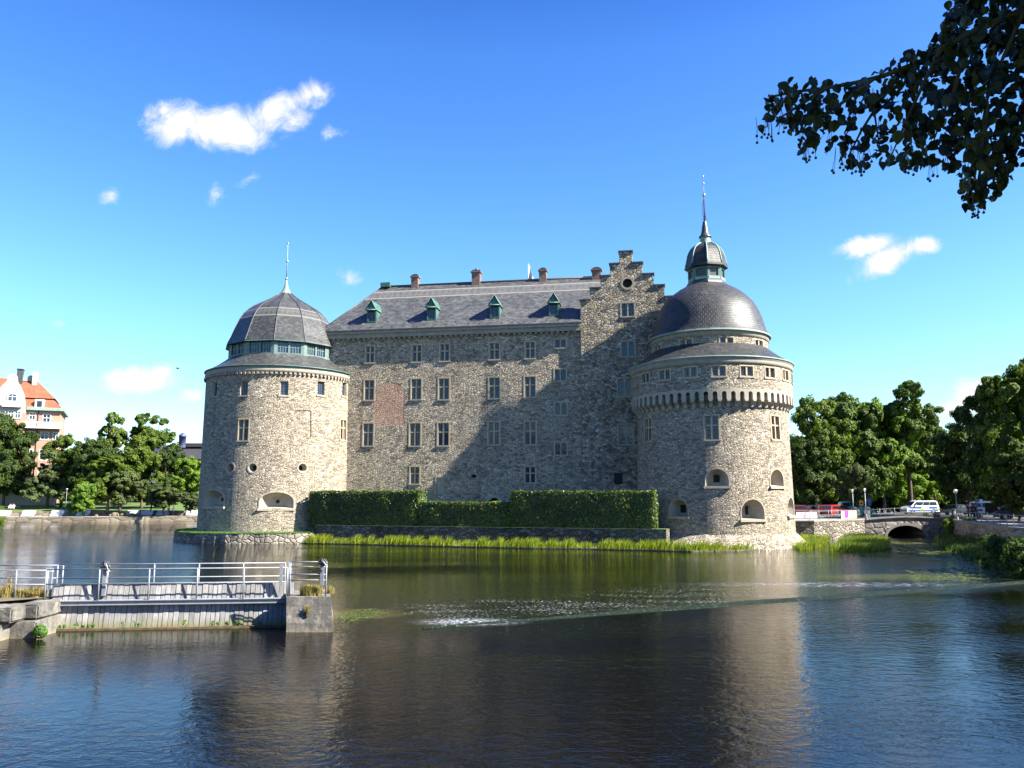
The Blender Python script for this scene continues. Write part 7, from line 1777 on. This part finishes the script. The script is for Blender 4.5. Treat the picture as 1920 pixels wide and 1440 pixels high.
t = thing('steel_post', 'bare square steel stem near the pier end of the dam', 'sluice stem', (X(521.5, DP), DP, zpt)); mb = MB(); x_ = X(521.5, DP); mb.obox((x_, DP + .02, (zf(1061, DP) + zpt - .1) / 2), (.05, 0, 0), (0, .05, 0), (0, 0, (zf(1061, DP) - zpt + .1) / 2)); mb.build('stem', M['galv'], t)
# weeds at the foot of the planks
for k, px in enumerate((122, 130, 150, 163, 172, 180, 234, 252, 262, 345, 395, 404, 421, 437, 443, 482)):
    p = at(px, 1176, DP - .16); n = 26; Pn = rng.normal(0, 1, (n, 3)); Pn /= np.linalg.norm(Pn, axis=1)[:, None]; r = random.uniform(.03, .08)
    V, F = leaf_quads(Pn * [r, r * .4, r * 1.3] + [p.x, DP - .2, .10 + r], Pn, .06)
    tag(np_mesh('water_weed', V, F, M['weed']), 'small green weed sprouting at the waterline of the planks', 'weed', 'weeds along the plank foot')
p = at(25, 1180, 23.9)
V = rng.normal(0, 1, (260, 3)); V /= np.linalg.norm(V, axis=1)[:, None]; q, F = leaf_quads(V * [.22, .1, .2] + [p.x, ground(25, 1198).y - .05, .22], V, .08)
tag(np_mesh('water_weed', q, F, M['weed']), 'green plant growing on the old granite blocks near the waterline', 'weed')

piv = Vector((X(318, DP), DP, 0)); RA = math.radians(6.3); Rm_ = Matrix.Rotation(RA, 3, 'Z')
for o in list(bpy.data.objects):
    if o.parent is None and (o.name.startswith(('timber_dam', 'walkway', 'steel_post', 'water_weed')) or (o.name.startswith('pipe_railing') and abs(o.location.y - DP) < .9 and o.location.x > X(90, DP) and o.location.x < X(500, DP)) or (o.name.startswith('sluice_gear') and o.location.x < X(400, DP))):
        if o.get('label', '').startswith('green plant'): continue
        o.location = piv + Rm_ @ (o.location - piv); o.rotation_euler[2] += RA
# ------------------------------------------------------------------ lily pads by the bridge
def disc_field(name, poly_px, n, r0, r1, mat):
    poly = [tuple(ground(px, py).xy) for px, py in poly_px]; p = poly_pts(poly, n); V = []; F = []; sd = 7
    for i, q in enumerate(p):
        r = rng.uniform(r0, r1); a0 = rng.uniform(0, 6.28)
        V += [(q[0] + r * math.cos(a0 + 2 * math.pi * j / 8 * .96), q[1] + r * math.sin(a0 + 2 * math.pi * j / 8 * .96), .012 + .01 * rng.uniform(0, 2)) for j in range(8)]; F.append([i * 8 + j for j in range(8)])
    o = np_mesh(name, np.array(V), np.array(F), M[mat]); tag(o, kind='stuff'); return o
disc_field('water_lily_pads', [(1640, 1018), (1700, 1012), (1775, 1014), (1840, 1030), (1890, 1052), (1800, 1050), (1700, 1040), (1655, 1038)], 900, .10, .26, 'leaf_olive')
disc_field('water_lily_pads', [(1700, 1070), (1860, 1060), (1910, 1080), (1800, 1090), (1720, 1088)], 420, .05, .13, 'leaf_olive')
disc_field('water_lily_pads', [(632, 1168), (640, 1150), (690, 1142), (728, 1144), (690, 1160), (655, 1168)], 300, .02, .05, 'leaf_olive')
# right bank marsh, tree shade put into the dark leaf colour
reed_patch([(1762, 1030), (1850, 1060), (1925, 1085), (1925, 1020), (1830, 1000), (1765, 1003)], 9000, .3, .8, 0, 'leaf_dark', 'bank_grass', .06)
reed_patch([(1835, 1040), (1862, 1046), (1868, 1030), (1842, 1026)], 700, .4, .9)
reed_patch([(1752, 1017), (1759, 1018), (1759, 1015), (1752, 1014)], 60, .4, .9)

# ------------------------------------------------------------------ overhanging lime tree on the near bank
lime = thing('lime_tree', 'dark lime tree branch with hanging fruits reaching in from the upper right', 'tree', (8.5, 2.2, 2.4))
LD = 5.2
limb = [(2350, -160), (2050, 10), (1920, 20), (1840, 52), (1764, 92), (1721, 118), (1651, 144), (1604, 155), (1550, 165), (1490, 172), (1444, 182)]
Dl = [4.2, 4.6, 4.8, 4.9, 5.0, 5.1, 5.15, 5.2, 5.25, 5.3, 5.35]
main = [at(px, py, d) for (px, py), d in zip(limb, Dl)]
mb = MB(); mb.tube([(8.5, 2.2, 2.0), (8.45, 2.25, 4.0), (8.3, 2.3, 6.5), (7.9, 2.5, 9), (7.4, 2.6, 11.5)], [.30, .26, .22, .16, .08], 12)
for e_ in ((5.2, -1, 11), (11, 5, 11), (10, -1, 12), (6.5, 4, 12), (12, 2, 9)): mb.tube([(8.2, 2.3, 6.8), ((8.2 + e_[0]) / 2, (2.3 + e_[1]) / 2, 8.8), e_], [.13, .09, .03], 7)
mb.build('trunk', M['bark'], lime)
branches = [main]
mb = MB(); mb.tube([Vector((8.2, 2.3, 6.6))] + main, [.10, .05, .035, .03] + [.022 - .002 * i for i in range(8)], 8)
sub = [[(1920, 20), (1880, 110), (1850, 190), (1835, 260)], [(1840, 52), (1800, 130), (1770, 210), (1745, 280)], [(1764, 92), (1730, 160), (1700, 225), (1672, 290)], [(1700, 125), (1650, 190), (1615, 245), (1590, 295)],
       [(1640, 146), (1590, 185), (1540, 220), (1510, 265)], [(1550, 165), (1510, 190), (1480, 210), (1455, 225)], [(2000, 10), (1960, 100), (1940, 190), (1925, 280)], [(2180, -60), (2140, 60), (2110, 160), (2090, 250)], [(2090, 0), (2040, 90), (2020, 180), (2000, 250)], [(1850, 190), (1845, 280), (1835, 335), (1828, 375)], [(1840, 50), (1830, 10), (1815, -20), (1800, -40)],
       [(1920, 20), (1880, -10), (1850, -40), (1830, -60)], [(1800, 130), (1780, 200), (1800, 260), (1780, 310)], [(1720, 118), (1690, 165), (1640, 215), (1650, 280)], [(1500, 172), (1470, 190), (1445, 205), (1432, 225)]]
for s_ in sub:
    d0 = random.uniform(4.6, 5.4); pl = [at(px, py, d0 + .12 * i) for i, (px, py) in enumerate(s_)]; branches.append(pl); mb.tube(pl, [.014, .011, .008, .004], 6)
mb.build('branch', M['bark'], lime)
poly = np.array([(1412, 250), (1428, 182), (1470, 142), (1560, 142), (1604, 150), (1660, 116), (1716, 86), (1764, 48), (1776, 5), (1790, -60), (2280, -150), (2300, 240), (2060, 300), (1925, 330), (1890, 350), (1868, 372), (1850, 395), (1806, 398), (1796, 372), (1800, 335), (1760, 318), (1700, 328), (1650, 325), (1580, 318), (1555, 290), (1500, 292), (1485, 255)], float)
ct, st = math.cos(TILT), math.sin(TILT)
def proj(P):
    x_, y_, z_ = P[:, 0], P[:, 1], P[:, 2] - EYE; f = y_ * ct + z_ * st; u = -y_ * st + z_ * ct; return np.c_[960 + FPX * x_ / f, 720 - FPX * u / f], f
def inpoly(q, A_):
    ins = np.zeros(len(q), bool); j = len(A_) - 1
    for i in range(len(A_)):
        xi, yi = A_[i]; xj, yj = A_[j]; ins ^= ((yi > q[:, 1]) != (yj > q[:, 1])) & (q[:, 0] < (xj - xi) * (q[:, 1] - yi) / (yj - yi + 1e-12) + xi); j = i
    return ins
# leaf template: heart-shaped, slightly cupped, 10 verts (ring) fan as quads
tmpl = np.array([(0, 0, 0), (-.26, .10, .05), (-.44, .34, .06), (-.40, .62, .05), (-.22, .84, .02), (0, 1.05, -.05), (.22, .84, .02), (.40, .62, .05), (.44, .34, .06), (.26, .10, .05), (0, .4, -.04), (0, .75, -.03)])
tf = [(0, 10, 2, 1), (10, 11, 3, 2), (11, 5, 4, 3), (0, 9, 8, 10), (10, 8, 7, 11), (11, 7, 6, 5)]
def leaves(anchors, dirs, sizes, rg, roll=1.0):
    n = len(anchors); Y = dirs / np.linalg.norm(dirs, axis=1)[:, None]; r = rg.normal(size=(n, 3)); Xv = np.cross(Y, r); Xv /= np.linalg.norm(Xv, axis=1)[:, None]; Zv = np.cross(Xv, Y)
    curl = rg.uniform(1.0, 5.5, n)
    V = anchors[:, None, :] + sizes[:, None, None] * (tmpl[None, :, 0, None] * Xv[:, None, :] + tmpl[None, :, 1, None] * Y[:, None, :] + (tmpl[None, :, 2] * curl[:, None])[:, :, None] * Zv[:, None, :])
    F = (np.arange(n) * 12)[:, None, None] + np.array(tf)[None]; return V.reshape(-1, 3), F.reshape(-1, 4)
rg = np.random.default_rng(5)
samples = []
for bi, bl_ in enumerate(branches):
    P_ = np.array([tuple(p) for p in bl_]); n = 150 if bi == 0 else 38
    k0 = 1 if bi == 0 else 0
    t = rg.uniform(k0, len(P_) - 1.001, n); i_ = t.astype(int); fr = (t - i_)[:, None]; q = P_[i_] * (1 - fr) + P_[i_ + 1] * fr
    q = q + rg.normal(0, .05 if bi == 0 else .085, (n, 3)) + np.c_[np.zeros(n), rg.normal(0, .16, n), -np.abs(rg.normal(0, .07, n))]; samples.append(q)
# fill leaves inside the silhouette for the dense inner part
nf = 9000; uvp = rg.uniform(poly.min(0), poly.max(0), (nf * 2, 2)); uvp = uvp[inpoly(uvp, poly)]
wt_ = np.clip((uvp[:, 0] - 1430) / 260, .30, 1.0); gapn = np.sin(uvp[:, 0] * .085 + np.sin(uvp[:, 1] * .05) * 2) * np.sin(uvp[:, 1] * .10 + uvp[:, 0] * .021) ; keep_ = (rg.uniform(0, 1, len(uvp)) < wt_ * .30) & (gapn < .40)
fill = []; cen = []
for (px, py) in uvp[rg.permutation(len(uvp))]:
    if len(cen) >= 470: break
    if all((px - q[0]) ** 2 + (py - q[1]) ** 2 > (17 + 9 * (px < 1700)) ** 2 for q in cen): cen.append((px, py))
for (px, py) in cen:
    d = rg.uniform(4.6, 5.8)
    for _ in range(int(rg.integers(4, 9)) + (3 if px > 1760 else 0)):
        p = at(px + rg.normal(0, 7), py - 12 + rg.normal(0, 9), d + rg.normal(0, .05)); fill.append(tuple(p))
samples.append(np.array(fill))
A_ = np.concatenate(samples); n = len(A_)
dirs = np.c_[rg.normal(-.18, .45, n), rg.normal(0, .45, n), rg.normal(-.95, .35, n)]
sizes = rg.uniform(.036, .085, n)
tips = A_ + dirs / np.linalg.norm(dirs, axis=1)[:, None] * sizes[:, None]
k1 = inpoly(proj(A_)[0], poly) & inpoly(proj(tips)[0], poly + np.array([[0, 0]])); A_, dirs, sizes = A_[k1], dirs[k1], sizes[k1]
V, F = leaves(A_, dirs, sizes, rg)
Mi = np.array(lime.location)
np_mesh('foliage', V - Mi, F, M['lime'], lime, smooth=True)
# fruits on thin stalks
mb = MB()
fr_px = [(1418, 262), (1435, 255), (1444, 258), (1466, 245), (1480, 235), (1505, 300), (1512, 298), (1525, 292), (1565, 318), (1575, 312), (1592, 320), (1598, 300), (1610, 322), (1618, 315), (1629, 305), (1670, 305), (1692, 320), (1700, 318), (1718, 322), (1743, 335), (1752, 330), (1772, 318), (1808, 342), (1816, 332), (1880, 345), (1820, 400), (1828, 405), (1838, 392), (1500, 260), (1540, 240), (1530, 255), (1556, 262), (1598, 232), (1636, 208), (1650, 260), (1875, 330)]
for px, py in fr_px:
    d = random.uniform(4.9, 5.4); top = at(px + random.uniform(-4, 4), py - random.uniform(32, 45), d)
    for _ in range(random.randint(2, 4)):
        e_ = at(px + random.uniform(-7, 7), py + random.uniform(-7, 7), d + random.uniform(-.05, .05)); mid = (top + e_) / 2 + Vector((.004, 0, .0)); mb.tube([top, mid, e_], .0016, 3, 0, False); mb.sphere(e_, .0095, 8, 6)
fr = mb.build('fruits', plain('lime_fruit', (.05, .045, .025), .6, .1), lime); fr['kind'] = 'stuff'
# rest of the crown, above and to the right, shades the branch
def keep(P):
    W = P + np.array([8.6, 2.4, 5.6]); vis = np.linalg.norm(W - [0, 0, EYE], axis=1) < 4.6
    for dx in (0, 1.2, 2.4):
        q, f = proj(W - [dx, 0, 0]); vis |= (f > .2) & (q[:, 0] > -60) & (q[:, 0] < 1990) & (q[:, 1] > (-60 if dx == 0 else 200)) & (q[:, 1] < 1500)
    return ~vis
V, F, C_, r_ = crown_np(41, 6.6, 9.5, 20, 34000, .34, 'round', 18, keep)
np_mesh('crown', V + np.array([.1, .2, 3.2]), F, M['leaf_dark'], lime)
# one small dark bird high in the sky left of the tower
bp = at(333, 691, 140); bd = thing('bird', 'tiny dark bird flying above the small clouds left of the tower', 'bird', tuple(bp))
mb = MB(); mb.sphere((0, 0, 0), .12, 8, 6, 0, (2.0, .8, .8)); mb.sphere((.24, 0, .04), .07, 6, 5); mb.face([(-.2, -.05, 0), (-.42, -.1, .01), (-.42, .1, .01), (-.2, .05, 0)])
for s_ in (-1, 1): mb.tube([(0, .05 * s_, .03), (.04, .32 * s_, .16), (-.06, .62 * s_, .10)], [.06, .045, .01], 5)
mb_build_local(mb, 'body', M['void'], bd)
